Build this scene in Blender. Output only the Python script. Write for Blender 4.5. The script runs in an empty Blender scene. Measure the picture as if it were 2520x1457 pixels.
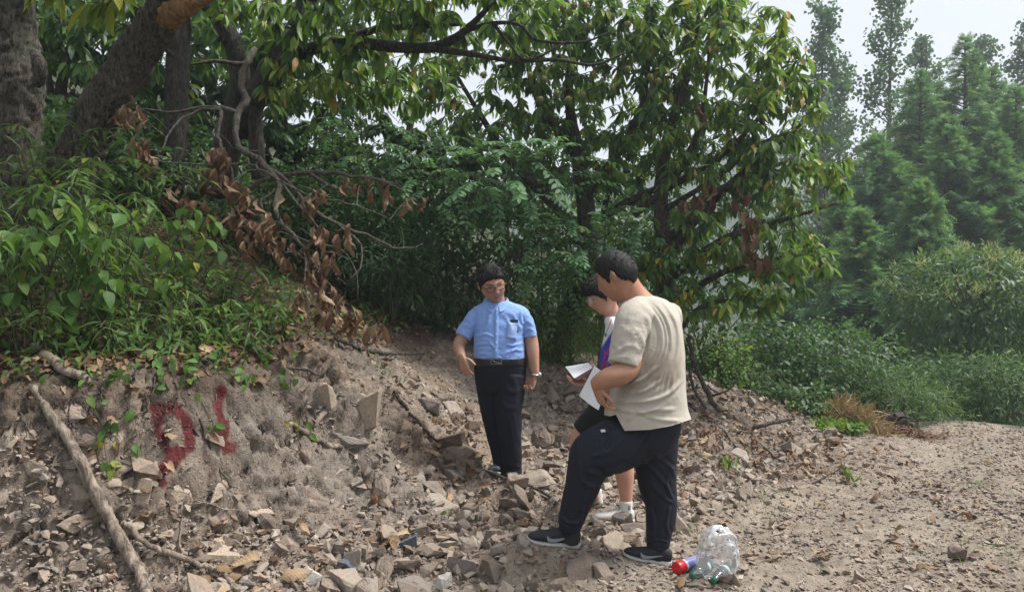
import bpy, bmesh, math, random
import numpy as np
from mathutils import Vector, Matrix

# ------------------------------------------------------------------ camera, sky, sun, exposure
scene = bpy.context.scene
COL = scene.collection
F, HZ, CH = 1940.0, 700.0, 1.6          # focal length and horizon row on a 2520 px wide sheet, eye height
cam_d = bpy.data.cameras.new('camera')
cam_d.sensor_width = 36.0
cam_d.lens = 36.0 * F / 2520.0
cam_d.shift_y = -(728.3 - HZ) / 2520.0
cam_d.clip_start, cam_d.clip_end = 0.05, 3000.0
cam = bpy.data.objects.new('camera', cam_d)
cam.location = (0, 0, CH)
cam.rotation_euler = (math.radians(90), 0, 0)
COL.objects.link(cam)
scene.camera = cam

SUN_EL, SUN_AZ = math.radians(58), math.radians(82)    # azimuth clockwise from +Y (into the picture), towards +X
world = bpy.data.worlds.new('World')
scene.world = world
world.use_nodes = True
wn, wl = world.node_tree.nodes, world.node_tree.links
wn.clear()
sky = wn.new('ShaderNodeTexSky')
sky.sky_type = 'NISHITA'
sky.sun_disc = False
sky.sun_elevation = SUN_EL
sky.sun_rotation = SUN_AZ
sky.air_density, sky.dust_density, sky.ozone_density = 1.0, 4.0, 1.5
veil = wn.new('ShaderNodeMixRGB')                       # thin even cloud over the whole sky
veil.blend_type = 'MIX'
veil.inputs['Fac'].default_value = 0.82
veil.inputs['Color2'].default_value = (8.2, 8.55, 9.2, 1)
bg = wn.new('ShaderNodeBackground')
bg.inputs['Strength'].default_value = 0.088
wo = wn.new('ShaderNodeOutputWorld')
wl.new(sky.outputs['Color'], veil.inputs['Color1'])
wl.new(veil.outputs['Color'], bg.inputs['Color'])
wl.new(bg.outputs['Background'], wo.inputs['Surface'])

sun_d = bpy.data.lights.new('sun', 'SUN')
sun_d.energy = 4.7
sun_d.angle = math.radians(20)
sun_d.color = (1.0, 0.97, 0.92)
sun = bpy.data.objects.new('sun', sun_d)
_sd = Vector((math.sin(SUN_AZ) * math.cos(SUN_EL), math.cos(SUN_AZ) * math.cos(SUN_EL), math.sin(SUN_EL)))
sun.rotation_euler = (-_sd).to_track_quat('-Z', 'Y').to_euler()
sun.location = (20, 20, 40)
COL.objects.link(sun)

scene.view_settings.view_transform = 'Standard'
scene.view_settings.look = 'None'
scene.view_settings.exposure = 0.46
scene.view_settings.gamma = 1.0
scene.view_settings.use_curve_mapping = False
scene.render.engine = 'CYCLES'
cy = scene.cycles
cy.use_denoising = True
cy.max_bounces, cy.diffuse_bounces, cy.glossy_bounces = 7, 3, 3
cy.transmission_bounces, cy.transparent_max_bounces, cy.volume_bounces = 4, 12, 0
cy.caustics_reflective = cy.caustics_refractive = False
cy.sample_clamp_indirect = 4.0

# ------------------------------------------------------------------ helpers
RNG = np.random.default_rng(11)
random.seed(5)

def P(u, v, Y):
    """a place in the scene, written as picture column / row and its distance in metres"""
    return np.array([(u - 1260.0) / F * Y, Y, CH - (v - HZ) / F * Y])

def _hash(ix, iy, iz, s):
    n = (ix * 374761393 + iy * 668265263 + iz * 1274126177 + s * 97471) & 0xffffffff
    n = ((n ^ (n >> 13)) * 1274126177) & 0xffffffff
    n = ((n ^ (n >> 15)) * 2246822519) & 0xffffffff
    return ((n ^ (n >> 16)) & 0xffffffff) / 4294967296.0

def vnoise(p, s=0):
    i = np.floor(p).astype(np.int64)
    f = p - i
    f = f * f * (3 - 2 * f)
    r = 0
    for dx in (0, 1):
        for dy in (0, 1):
            for dz in (0, 1):
                w = (f[:, 0] if dx else 1 - f[:, 0]) * (f[:, 1] if dy else 1 - f[:, 1]) * (f[:, 2] if dz else 1 - f[:, 2])
                r = r + w * _hash(i[:, 0] + dx, i[:, 1] + dy, i[:, 2] + dz, s)
    return r * 2 - 1

def fbm(p, octaves=4, s=0, gain=0.5):
    r, a = 0, 1.0
    for k in range(octaves):
        r = r + a * vnoise(p, s + k * 7)
        p = p * 2.03 + 11.3
        a *= gain
    return r

def cells(p, s=0):
    """distance to the nearest and second nearest feature point, and the nearest cell's random value"""
    i = np.floor(p).astype(np.int64)
    f1 = np.full(len(p), 9.0); f2 = np.full(len(p), 9.0); idv = np.zeros(len(p))
    for dx in (-1, 0, 1):
        for dy in (-1, 0, 1):
            for dz in (-1, 0, 1):
                c = i + np.array([dx, dy, dz])
                q = np.stack([c[:, k] + _hash(c[:, 0], c[:, 1], c[:, 2], s + 3 * k + 1) for k in range(3)], 1)
                d = np.linalg.norm(q - p, axis=1)
                near = d < f1
                f2 = np.where(near, f1, np.minimum(f2, d))
                idv = np.where(near, _hash(c[:, 0], c[:, 1], c[:, 2], s + 50), idv)
                f1 = np.where(near, d, f1)
    return f1, f2, idv

def sstep(a, b, x):
    t = np.clip((x - a) / (b - a), 0, 1)
    return t * t * (3 - 2 * t)

def unit(v):
    v = np.asarray(v, float)
    return v / (np.linalg.norm(v, axis=-1, keepdims=True) + 1e-12)

def mesh_np(name, verts, faces, mat=None, smooth=True, attrs=None):
    """faces: (N,3) / (N,4) array or list of such arrays"""
    if not isinstance(faces, (list, tuple)):
        faces = [faces]
    faces = [np.asarray(f, np.int32) for f in faces if len(f)]
    me = bpy.data.meshes.new(name)
    nv = len(verts)
    me.vertices.add(nv)
    me.vertices.foreach_set('co', np.asarray(verts, np.float32).ravel())
    loops = np.concatenate([f.ravel() for f in faces])
    sizes = np.concatenate([np.full(len(f), f.shape[1], np.int32) for f in faces])
    me.loops.add(len(loops))
    me.loops.foreach_set('vertex_index', loops)
    me.polygons.add(len(sizes))
    me.polygons.foreach_set('loop_start', np.concatenate([[0], np.cumsum(sizes)[:-1]]).astype(np.int32))
    me.polygons.foreach_set('use_smooth', np.full(len(sizes), bool(smooth)))
    me.update(calc_edges=True)
    if attrs:
        for k, a in attrs.items():
            a = np.asarray(a, np.float32)
            if a.ndim == 1:
                me.attributes.new(k, 'FLOAT', 'POINT').data.foreach_set('value', a)
            else:
                me.attributes.new(k, 'FLOAT_VECTOR', 'POINT').data.foreach_set('vector', a.ravel())
    if mat:
        me.materials.append(mat)
    return me

def link(name, me, parent=None, kind=None, label=None, cat=None, group=None):
    o = bpy.data.objects.new(name, me)
    COL.objects.link(o)
    if parent is not None:
        o.parent = parent
        o.matrix_parent_inverse = base_of(parent).inverted()
    for k, v in (('kind', kind), ('label', label), ('category', cat), ('group', group)):
        if v:
            o[k] = v
    return o

def base_of(o):
    m = o.matrix_basis.copy()
    return (base_of(o.parent) @ o.matrix_parent_inverse @ m) if o.parent else m

def thing(name, base, label, cat, group=None):
    o = link(name, None, None, None, label, cat, group)
    o.location = base
    o.empty_display_size = 0.1
    return o

def place(o, M):
    """put an object at a world matrix"""
    if o.parent is not None:
        o.matrix_parent_inverse = base_of(o.parent).inverted()
    o.matrix_basis = M

# ---- materials
class NT:
    def __init__(self, name):
        self.m = bpy.data.materials.new(name)
        self.m.use_nodes = True
        self.t = self.m.node_tree
        self.t.nodes.clear()
        self.out = self.t.nodes.new('ShaderNodeOutputMaterial')
    def n(self, typ, **kw):
        nd = self.t.nodes.new('ShaderNode' + typ)
        for k, v in kw.items():
            if k.startswith('_'):
                setattr(nd, k[1:], v)
        for k, v in kw.items():
            if not k.startswith('_'):
                key = int(k[1:]) if k[0] == 'i' and k[1:].isdigit() else k.replace('__', ' ')
                if hasattr(v, 'bl_idname') or isinstance(v, bpy.types.NodeSocket):
                    self.t.links.new(v, nd.inputs[key])
                else:
                    if isinstance(v, (tuple, list)) and len(v) == 3 and nd.inputs[key].type == 'RGBA':
                        v = (*v, 1)
                    nd.inputs[key].default_value = v
        return nd
    def coord(self, scale=1.0, kind='Object'):
        c = self.n('TexCoord').outputs[kind]
        mp = self.n('Mapping')
        self.t.links.new(c, mp.inputs['Vector'])
        mp.inputs['Scale'].default_value = scale if isinstance(scale, (tuple, list)) else (scale,) * 3
        return mp.outputs['Vector']
    def noise(self, vec, scale, detail=4, rough=0.55, dist=0.0):
        return self.n('TexNoise', Vector=vec, Scale=scale, Detail=detail, Roughness=rough, Distortion=dist).outputs['Fac']
    def ramp(self, fac, stops, interp='LINEAR'):
        r = self.t.nodes.new('ShaderNodeValToRGB')
        r.color_ramp.interpolation = interp
        el = r.color_ramp.elements
        while len(el) < len(stops):
            el.new(0.5)
        for e, (p, c) in zip(el, stops):
            e.position = p
            e.color = (*c, 1) if len(c) == 3 else c
        self.t.links.new(fac, r.inputs['Fac'])
        return r.outputs['Color']
    def mix(self, fac, a, b, mode='MIX'):
        return self.n('MixRGB', _blend_type=mode, Fac=fac, Color1=a, Color2=b).outputs['Color']
    def math(self, op, a, b=0.0, clamp=False):
        return self.n('Math', _operation=op, _use_clamp=clamp, i0=a, i1=b).outputs[0]
    def attr(self, name):
        return self.n('Attribute', _attribute_name=name)
    def bump(self, h, strength=0.5, dist=0.01, normal=None):
        b = self.n('Bump', Height=h, Strength=strength, Distance=dist)
        if normal is not None:
            self.t.links.new(normal, b.inputs['Normal'])
        return b.outputs['Normal']
    def bsdf(self, **kw):
        return self.n('BsdfPrincipled', **kw)
    def done(self, sh):
        self.t.links.new(sh.outputs[0] if hasattr(sh, 'outputs') else sh, self.out.inputs['Surface'])
        return self.m

def simple(name, col, rough=0.6, var=0.12, scale=30.0, bump=0.0, metal=0.0, spec=0.5, sheen=0.0, bscale=None):
    t = NT(name)
    co = t.coord()
    f = t.noise(co, scale, 4)
    c = t.ramp(f, [(0.3, tuple(x * (1 - var) for x in col)), (0.7, tuple(min(1, x * (1 + var)) for x in col))])
    b = t.bsdf(Base__Color=c, Roughness=rough, Metallic=metal)
    b.inputs['Specular IOR Level'].default_value = spec
    b.inputs['Sheen Weight'].default_value = sheen
    if bump:
        t.t.links.new(t.bump(t.noise(co, bscale or scale * 2, 3), bump, 0.004), b.inputs['Normal'])
    return t.done(b)

# ---- tubes
def tube(path, radii, n=6, cap=True, jitter=0.0, rng=None):
    path = np.asarray(path, float)
    m = len(path)
    radii = np.broadcast_to(np.asarray(radii, float), (m,)) if np.ndim(radii) == 0 or len(radii) == m else np.interp(np.linspace(0, 1, m), np.linspace(0, 1, len(radii)), radii)
    t = np.gradient(path, axis=0)
    t = unit(t)
    ref = np.array([0.0, 0, 1]) if abs(t[0][2]) < 0.9 else np.array([1.0, 0, 0])
    a = unit(np.cross(t, ref))
    for k in range(1, m):
        if np.dot(a[k], a[k - 1]) < 0:
            a[k] = -a[k]
    b = np.cross(t, a)
    th = np.linspace(0, 2 * math.pi, n, endpoint=False)
    rr = radii[:, None] * np.ones(n)[None]
    if jitter:
        rr = rr * (1 + jitter * (rng or RNG).standard_normal(rr.shape))
    v = path[:, None, :] + (a[:, None, :] * np.cos(th)[None, :, None] + b[:, None, :] * np.sin(th)[None, :, None]) * rr[:, :, None]
    v = v.reshape(-1, 3)
    i = np.arange(m - 1)[:, None] * n
    j = np.arange(n)[None]
    j2 = (j + 1) % n
    q = np.stack([i + j, i + j2, i + n + j2, i + n + j], -1).reshape(-1, 4)
    tri = np.zeros((0, 3), int)
    if cap:
        v = np.vstack([v, path[0] - t[0] * radii[0] * 0.3, path[-1] + t[-1] * radii[-1] * 0.5])
        c0, c1 = m * n, m * n + 1
        k = np.arange(n); k2 = (k + 1) % n
        tri = np.vstack([np.stack([np.full(n, c0), k2, k], -1), np.stack([np.full(n, c1), (m - 1) * n + k, (m - 1) * n + k2], -1)])
    return v, q, tri

def merge(parts):
    V, Q, T, o = [], [], [], 0
    for v, q, t in parts:
        V.append(v); Q.append(np.asarray(q, int).reshape(-1, 4) + o); T.append(np.asarray(t, int).reshape(-1, 3) + o)
        o += len(v)
    return np.vstack(V), np.vstack(Q), np.vstack(T)

def mesh_parts(name, parts, mat, smooth=True, attrs=None):
    v, q, t = merge(parts)
    return mesh_np(name, v, [q, t], mat, smooth, attrs)

def spline(pts, n):
    """Catmull-Rom through points (rows may carry extra columns such as radius)"""
    pts = np.asarray(pts, float)
    if len(pts) == 2:
        return pts[0] + (pts[1] - pts[0]) * np.linspace(0, 1, n)[:, None]
    p = np.vstack([2 * pts[0] - pts[1], pts, 2 * pts[-1] - pts[-2]])
    s = np.linspace(0, len(pts) - 1 - 1e-9, n)
    k = s.astype(int); f = (s - k)[:, None]
    a, b, c, d = p[k], p[k + 1], p[k + 2], p[k + 3]
    return 0.5 * (2 * b + (c - a) * f + (2 * a - 5 * b + 4 * c - d) * f ** 2 + (3 * b - a - 3 * c + d) * f ** 3)

def box_part(lo, hi):
    lo, hi = np.asarray(lo, float), np.asarray(hi, float)
    v = np.array([[x, y, z] for x in (lo[0], hi[0]) for y in (lo[1], hi[1]) for z in (lo[2], hi[2])])
    q = [[0, 1, 3, 2], [4, 6, 7, 5], [0, 4, 5, 1], [2, 3, 7, 6], [0, 2, 6, 4], [1, 5, 7, 3]]
    return v, np.array(q), np.zeros((0, 3), int)

# landmarks used to say which stone or leaf is which
LANDMARKS = [(425, 1060, 'painted zero'), (552, 1030, 'painted numeral one'), (230, 1230, 'bleached branch'), (570, 1375, 'broad flat slab'), (897, 1010, 'tall pale slab'), (935, 1200, 'rounded pale boulder'), (545, 1245, 'long rock ledge'),
             (762, 1418, 'pale grey flat stone'), (940, 1402, 'large tan rock'), (1005, 1337, 'blue-grey cube'), (1080, 1245, 'long hump of rock'), (1112, 1270, 'tiny green sprig'), (1100, 1085, 'flat brown slab'), (1030, 1040, 'slanting dark stick'),
             (1215, 1162, "blue-shirted man's shoes"), (1355, 1085, 'pair of pale blocks'), (1320, 1190, 'wide jagged stone'), (1300, 1220, 'thin stick in the rubble'), (1355, 1335, 'front black trainer'), (1590, 1375, 'rear black trainer'),
             (1510, 1280, 'white trainer'), (1430, 1405, 'wedge-shaped tan rock'), (1090, 1432, 'whitish speckled rock'), (1680, 1400, 'red spray-can cap'), (1765, 1370, 'plastic bag'), (1850, 1260, 'grass tuft on the track'), (1830, 1110, 'leaf pile'),
             (1795, 1160, 'blades at the leaf pile'), (2098, 1185, 'two tall green blades'), (2110, 1060, 'dry grass clump'), (2355, 1365, 'upright brown stone'), (2420, 1200, 'small bright tuft'), (2490, 1370, 'bright grass at the right edge'), (790, 1100, 'short dead branch'), (1650, 1090, "beige-shirted man's hips"), (1420, 1000, 'white notebook')]
ORD = ['nearest', 'second nearest', 'third nearest', 'fourth nearest', 'fifth nearest', 'sixth nearest', 'seventh nearest', 'eighth nearest', 'ninth nearest', 'tenth nearest'] + [w + ' nearest' for w in 'eleventh twelfth thirteenth fourteenth fifteenth sixteenth seventeenth eighteenth nineteenth twentieth twenty-first twenty-second twenty-third twenty-fourth twenty-fifth'.split()]
def name_by_landmarks(objs, noun, skip=()):
    """objs: (object, world point); each gets a label that says where it lies"""
    todo = {}
    for o, p in objs:
        u = 1260 + p[0] / p[1] * F; v = HZ + (CH - p[2]) / p[1] * F
        c = sorted((math.hypot(u - a, v - b), a, b, n) for a, b, n in LANDMARKS if n not in skip)[0]
        du, dv = u - c[1], v - c[2]
        side_ = ('right of' if du > 0 else 'left of') if abs(du) > abs(dv) else ('below' if dv > 0 else 'above')
        todo.setdefault((side_, c[3]), []).append((c[0], o))
    for (side_, n), lst in todo.items():
        lst.sort(key=lambda e: e[0])
        for k, (_, o) in enumerate(lst):
            o['label'] = '%s, %s to and %s the %s' % (noun, ORD[min(k, 24)], side_, n)
# ------------------------------------------------------------------ terrain
CTRL = [
 # the dirt track
 (2520,1457,4.1),(2200,1457,4.1),(1800,1457,4.1),(1260,1457,4.05),(2520,1200,6.2),(2000,1200,6.2),(1700,1300,5.17),(2300,1300,5.17),
 (2520,1075,8.3),(2250,1085,8.06),(2100,1100,7.75),(1950,1150,6.9),(1640,1397,4.4),
 # rubble below the bank
 (1360,1352,4.4),(1510,1290,5.2),(1230,1170,5.9),(1000,1390,4.45),(800,1410,4.2),(700,1457,4.0),(1100,1270,5.2),(930,1260,4.85),
 (1000,1140,5.7),(1130,1090,6.1),(1080,1000,6.6),(1040,930,7.1),(1000,870,7.6),(1150,880,8.2),(1300,905,8.7),(1300,1050,7.6),(1420,1015,8.0),
 (1400,900,8.8),(1330,1120,6.8),(1600,1120,7.0),(1560,1000,8.4),
 (1720,1010,8.0),(1850,1065,7.6),(1720,1110,7.0),(1830,1140,6.8),(1700,930,9.0),(1900,1080,7.7),
 # the cut face on the left
 (-250,1457,3.4),(-250,1000,3.85),(-250,850,4.3),
 (100,1457,3.62),(100,1300,3.74),(100,1150,3.83),(100,1000,3.92),(100,930,4.02),(100,880,4.4),(100,700,5.3),
 (430,1457,3.82),(430,1340,3.97),(430,1245,4.08),(430,1130,4.14),(430,1000,4.21),(430,940,4.29),(430,900,4.62),(430,820,5.2),(430,700,6.2),(270,1457,3.72),(270,1200,3.96),(270,1000,4.06),(270,935,4.15),(270,885,4.5),(560,1400,3.98),(560,1245,4.28),(560,1120,4.33),(560,1000,4.40),(560,935,4.50),(560,880,4.9),
 (650,1457,3.95),(650,1300,4.24),(650,1200,4.46),(650,1100,4.52),(650,990,4.60),(650,925,4.78),(650,840,5.5),
 (850,1290,4.66),(850,1160,4.98),(850,1060,5.06),(850,960,5.14),(850,900,5.4),(800,840,5.9),
 (940,1080,5.6),(940,960,5.9),(930,880,6.5),(700,770,6.3),(900,830,7.0),
 # hillside behind
 (100,610,6.3),(-250,640,6.2),(430,590,7.6),(700,640,8.6),(900,720,9.2),(1100,790,10),(1300,820,10.5),(1500,860,10.4),(1750,930,10.2),
]
FAR = [(-6,9,3.4),(-8,14,5.5),(-2,14,2.6),(3,14,0.3),(-14,20,9),(0,22,3.0),(7,10.5,-0.35),(6,14,-1.0),(12,12,-0.9),(5.6,7.2,0.0),(5.5,9.3,-0.02),
       (4.6,9.6,-0.05),(8,8,-0.05),(10,5,0.0),(7,3,0),(3,2,0),(0,2,0),(-2.2,2.4,0.05),(-4,2.4,0.15),(-6,4,1.5),(-6,1,0.3),(10,22,-2.2),(20,25,-2.5),
       (12,40,-2.5),(25,40,-2.5),(0,45,0),(-25,40,12),(-30,10,10),(40,15,-2.5),(40,60,-3),(0,80,-2),(-40,80,14),(-10,-8,0.2),(10,-8,0),(30,0,0),(-30,-5,3)]
_cp = np.array([P(*c) for c in CTRL] + [list(map(float, f)) for f in FAR])
def _ker(a, b):
    d2 = ((a[:, None, :] - b[None, :, :]) ** 2).sum(-1)
    return np.sqrt(d2 + 0.03)
_n = len(_cp)
_A = np.zeros((_n + 3, _n + 3))
_A[:_n, :_n] = _ker(_cp[:, :2], _cp[:, :2]) - 0.008 * np.eye(_n)
_A[:_n, _n] = 1; _A[:_n, _n + 1:] = _cp[:, :2]
_A[_n:, :_n] = _A[:_n, _n:].T
_w = np.linalg.solve(_A, np.concatenate([_cp[:, 2], [0, 0, 0]]))
def macro(xy):
    xy = np.asarray(xy, float)
    out = np.empty(len(xy))
    for k in range(0, len(xy), 40000):
        b = xy[k:k + 40000]
        out[k:k + 40000] = _ker(b, _cp[:, :2]) @ _w[:_n] + _w[_n] + b @ _w[_n + 1:]
    return out

TOE = np.array([(-2.2, 3.2), (-1.45, 3.9), (-0.45, 4.5), (0.55, 5.4), (1.5, 6.2), (2.45, 6.85), (3.1, 7.7), (3.6, 9.5), (4.0, 30)])
def track_side(x, y):
    """metres to the right of the foot of the bank"""
    return x - np.interp(y, TOE[:, 1], TOE[:, 0])

# near patch, 1.5 cm grid
X0, X1, Y0, Y1, ST = -4.3, 6.3, 2.8, 9.6, 0.0128
gx = np.arange(X0, X1, ST); gy = np.arange(Y0, Y1, ST)
NX, NY = len(gx), len(gy)
GX, GY = np.meshgrid(gx, gy)
XY = np.stack([GX.ravel(), GY.ravel()], 1)
H = macro(XY).reshape(NY, NX)
dzy, dzx = np.gradient(H, ST)
slope = np.hypot(dzx, dzy)
Nn = unit(np.stack([-dzx, -dzy, np.ones_like(H)], -1).reshape(-1, 3))
side = track_side(XY[:, 0], XY[:, 1])
edge = np.minimum.reduce([XY[:, 0] - X0, X1 - XY[:, 0], XY[:, 1] - Y0, Y1 - XY[:, 1]])
fade = sstep(0.0, 0.35, edge)
pw = np.column_stack([XY, H.ravel()])
steep = sstep(0.45, 1.3, slope.ravel())
onroad = sstep(-0.2, 0.7, side)
rub = (1 - onroad) * (1 - steep)
f1, f2, idv = cells(pw * np.array([13, 13, 11]) + .35 * fbm(pw * 20, 2, 2)[:, None], 3)
g1, g2, jdv = cells(pw * np.array([31, 31, 26]), 9)
b1, b2, bdv = cells(pw * np.array([4.6, 4.6, 5.5]) + .3 * fbm(pw * 6, 2, 4)[:, None], 17)
flute = vnoise(pw * np.array([15, 6, 3.0]), 21) * 0.6 + vnoise(pw * np.array([34, 14, 7.0]), 22) * 0.4
def blocks(a, b, r, crack):
    """stepped chunks with a dark joint between them"""
    return (r - .5) - .9 * sstep(crack, 0.0, b - a)
rid = 1 - np.abs(fbm(pw * np.array([7, 7, 5]), 4, 15))
rocky = sstep(-.25, .25, vnoise(pw * 1.7, 33))
calm = np.exp(-(((1260 + pw[:, 0] / pw[:, 1] * F - 470) / 130) ** 2 + ((HZ + (CH - pw[:, 2]) / pw[:, 1] * F - 1070) / 110) ** 2))
disp = steep * (1 - .55 * calm) * (0.030 * flute + 0.038 * blocks(b1, b2, bdv, .07) + (.006 + .030 * rocky) * blocks(f1, f2, idv, .10) + 0.010 * blocks(g1, g2, jdv, .12) + 0.018 * rid + 0.05 * fbm(pw * 2.2, 3, 5)) \
     + rub * (0.030 * blocks(f1, f2, idv, .14) + 0.014 * blocks(g1, g2, jdv, .15) + 0.045 * fbm(pw * 3, 4, 6)) \
     + onroad * (0.007 * blocks(g1, g2, jdv, .2) + .008 * blocks(f1, f2, idv, .2) * rocky + 0.020 * fbm(pw * 1.6, 3, 7) + 0.008 * fbm(pw * 14, 2, 8))
# two shallow wheel ruts along the track
for off, dep in ((1.15, 0.055), (2.5, 0.05)):
    disp -= dep * np.exp(-((side - off + 0.12 * vnoise(pw * 0.9, 31)) / 0.28) ** 2) * onroad
pv = pw + Nn * (disp * fade)[:, None]
# the ground is trodden to fit the soles standing on it
SOLES = [((1424, 1349, 4.43), (1297, 1334, 4.40)), ((1649, 1394, 4.43), (1533, 1368, 4.46)), ((1557, 1289, 5.22), (1460, 1283, 5.16)), ((1481, 1241, 5.45), (1395, 1238, 5.42)), ((1240, 1168, 6.10), (1205, 1166, 5.87)), ((1268, 1178, 6.02), (1256, 1184, 5.74))]
for a_, b_ in SOLES:
    a_, b_ = P(*a_), P(*b_)
    ab = b_[:2] - a_[:2]
    tt = np.clip(((pv[:, :2] - a_[:2]) @ ab) / (ab @ ab), 0, 1)
    dd = np.linalg.norm(pv[:, :2] - a_[:2] - tt[:, None] * ab, axis=1)
    zt = a_[2] + tt * (b_[2] - a_[2]) + .004
    pv[:, 2] += (zt - pv[:, 2]) * np.exp(-np.clip(dd - .05, 0, None) ** 2 / (2 * .07 ** 2))
# attributes: red spray paint, dark humus, washed dust
uu = 1260 + pv[:, 0] / pv[:, 1] * F
vv = HZ + (CH - pv[:, 2]) / pv[:, 1] * F
def seg_dist(px, py, pts):
    d = np.full(len(px), 1e9)
    for (ax, ay), (bx, by) in zip(pts[:-1], pts[1:]):
        t = np.clip(((px - ax) * (bx - ax) + (py - ay) * (by - ay)) / ((bx - ax) ** 2 + (by - ay) ** 2 + 1e-9), 0, 1)
        d = np.minimum(d, np.hypot(px - ax - t * (bx - ax), py - ay - t * (by - ay)))
    return d
ZERO = [(384, 1006), (412, 1001), (442, 1009), (460, 1040), (467, 1080), (464, 1106), (442, 1118), (421, 1119), (402, 1096), (391, 1060), (383, 1020), (384, 1006)]
ZTAIL = [(436, 1108), (428, 1140), (405, 1156), (392, 1168), (398, 1186)]
ONE = [(540, 962), (534, 1000), (543, 1034), (552, 1066), (558, 1104), (576, 1104)]
face = (pv[:, 1] < 5.4).astype(float)
wob = 7 * vnoise(pv * 26, 41) + 4 * vnoise(pv * 60, 42)
paint = np.maximum(sstep(20, 8, seg_dist(uu, vv, ZERO) + wob), 0.95 * sstep(22, 8, seg_dist(uu, vv, ZTAIL) + wob))
paint = np.maximum(paint, 0.85 * sstep(21, 8, seg_dist(uu, vv, ONE) + wob))
paint = np.maximum(paint, 0.3 * sstep(30, 4, seg_dist(uu, vv, [(700, 840), (740, 872)]) + wob)) * face
humus = sstep(0.78, 1.18, pv[:, 2] + 0.12 * fbm(pv * 3, 3, 51)) * sstep(0.3, -0.4, side)
humus = np.maximum(humus, sstep(8.4, 9.2, pv[:, 1] + 0.3 * vnoise(pv * 2, 52)) * sstep(0.4, -0.2, side))
humus *= 1 - 0.85 * np.exp(-(((uu - 800) / 130) ** 2 + ((vv - 880) / 60) ** 2))
litter = sstep(0.9, 0.1, np.hypot((pv[:, 0] - 2.25) / 0.9, (pv[:, 1] - 7.5) / 0.9)) 
rutm = np.zeros(len(pv))
for off in (1.15, 2.5):
    rutm = np.maximum(rutm, np.exp(-((side - off + 0.12 * vnoise(pw * 0.9, 31)) / 0.34) ** 2) * onroad)
rutm *= .55 + .45 * fbm(pv * 3, 3, 64)
roadm = sstep(.2, 1.2, side + .3 * vnoise(pv * 2, 63))
HD = pv[:, 2].reshape(NY, NX)

_ii, _jj = np.meshgrid(np.arange(NY - 1), np.arange(NX - 1), indexing='ij')
quads = np.stack([_ii * NX + _jj, _ii * NX + _jj + 1, (_ii + 1) * NX + _jj + 1, (_ii + 1) * NX + _jj], -1).reshape(-1, 4)
qside = side[quads[:, 0]] + 0.25 * vnoise(pw[quads[:, 0]] * 2.5, 61)

def ground_z(x, y):
    """height of the finished ground"""
    i = np.clip((np.asarray(y) - Y0) / ST, 0, NY - 1.001); j = np.clip((np.asarray(x) - X0) / ST, 0, NX - 1.001)
    inside = (np.asarray(x) > X0) & (np.asarray(x) < X1) & (np.asarray(y) > Y0) & (np.asarray(y) < Y1)
    near = HD[np.round(i).astype(int), np.round(j).astype(int)]
    if np.all(inside):
        return near
    far = macro(np.stack([np.atleast_1d(x), np.atleast_1d(y)], 1))
    return np.where(inside, near, far.reshape(np.shape(x)) if np.ndim(x) else far[0])

def hit(u, v, y0=3.0, y1=30.0):
    """where the line of sight through a picture point meets the ground"""
    ys = np.arange(y0, y1, 0.02)
    xs = (u - 1260) / F * ys
    zs = CH - (v - HZ) / F * ys
    g = ground_z(xs, ys)
    k = np.argmax(zs <= g)
    if zs[k] > g[k]:
        k = len(ys) - 1
    return np.array([xs[k], ys[k], g[k]])

def normal_at(x, y, h=0.12):
    gxx = (macro([[x + h, y]]) - macro([[x - h, y]]))[0] / (2 * h)
    gyy = (macro([[x, y + h]]) - macro([[x, y - h]]))[0] / (2 * h)
    return unit(np.array([-gxx, -gyy, 1.0]))

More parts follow.
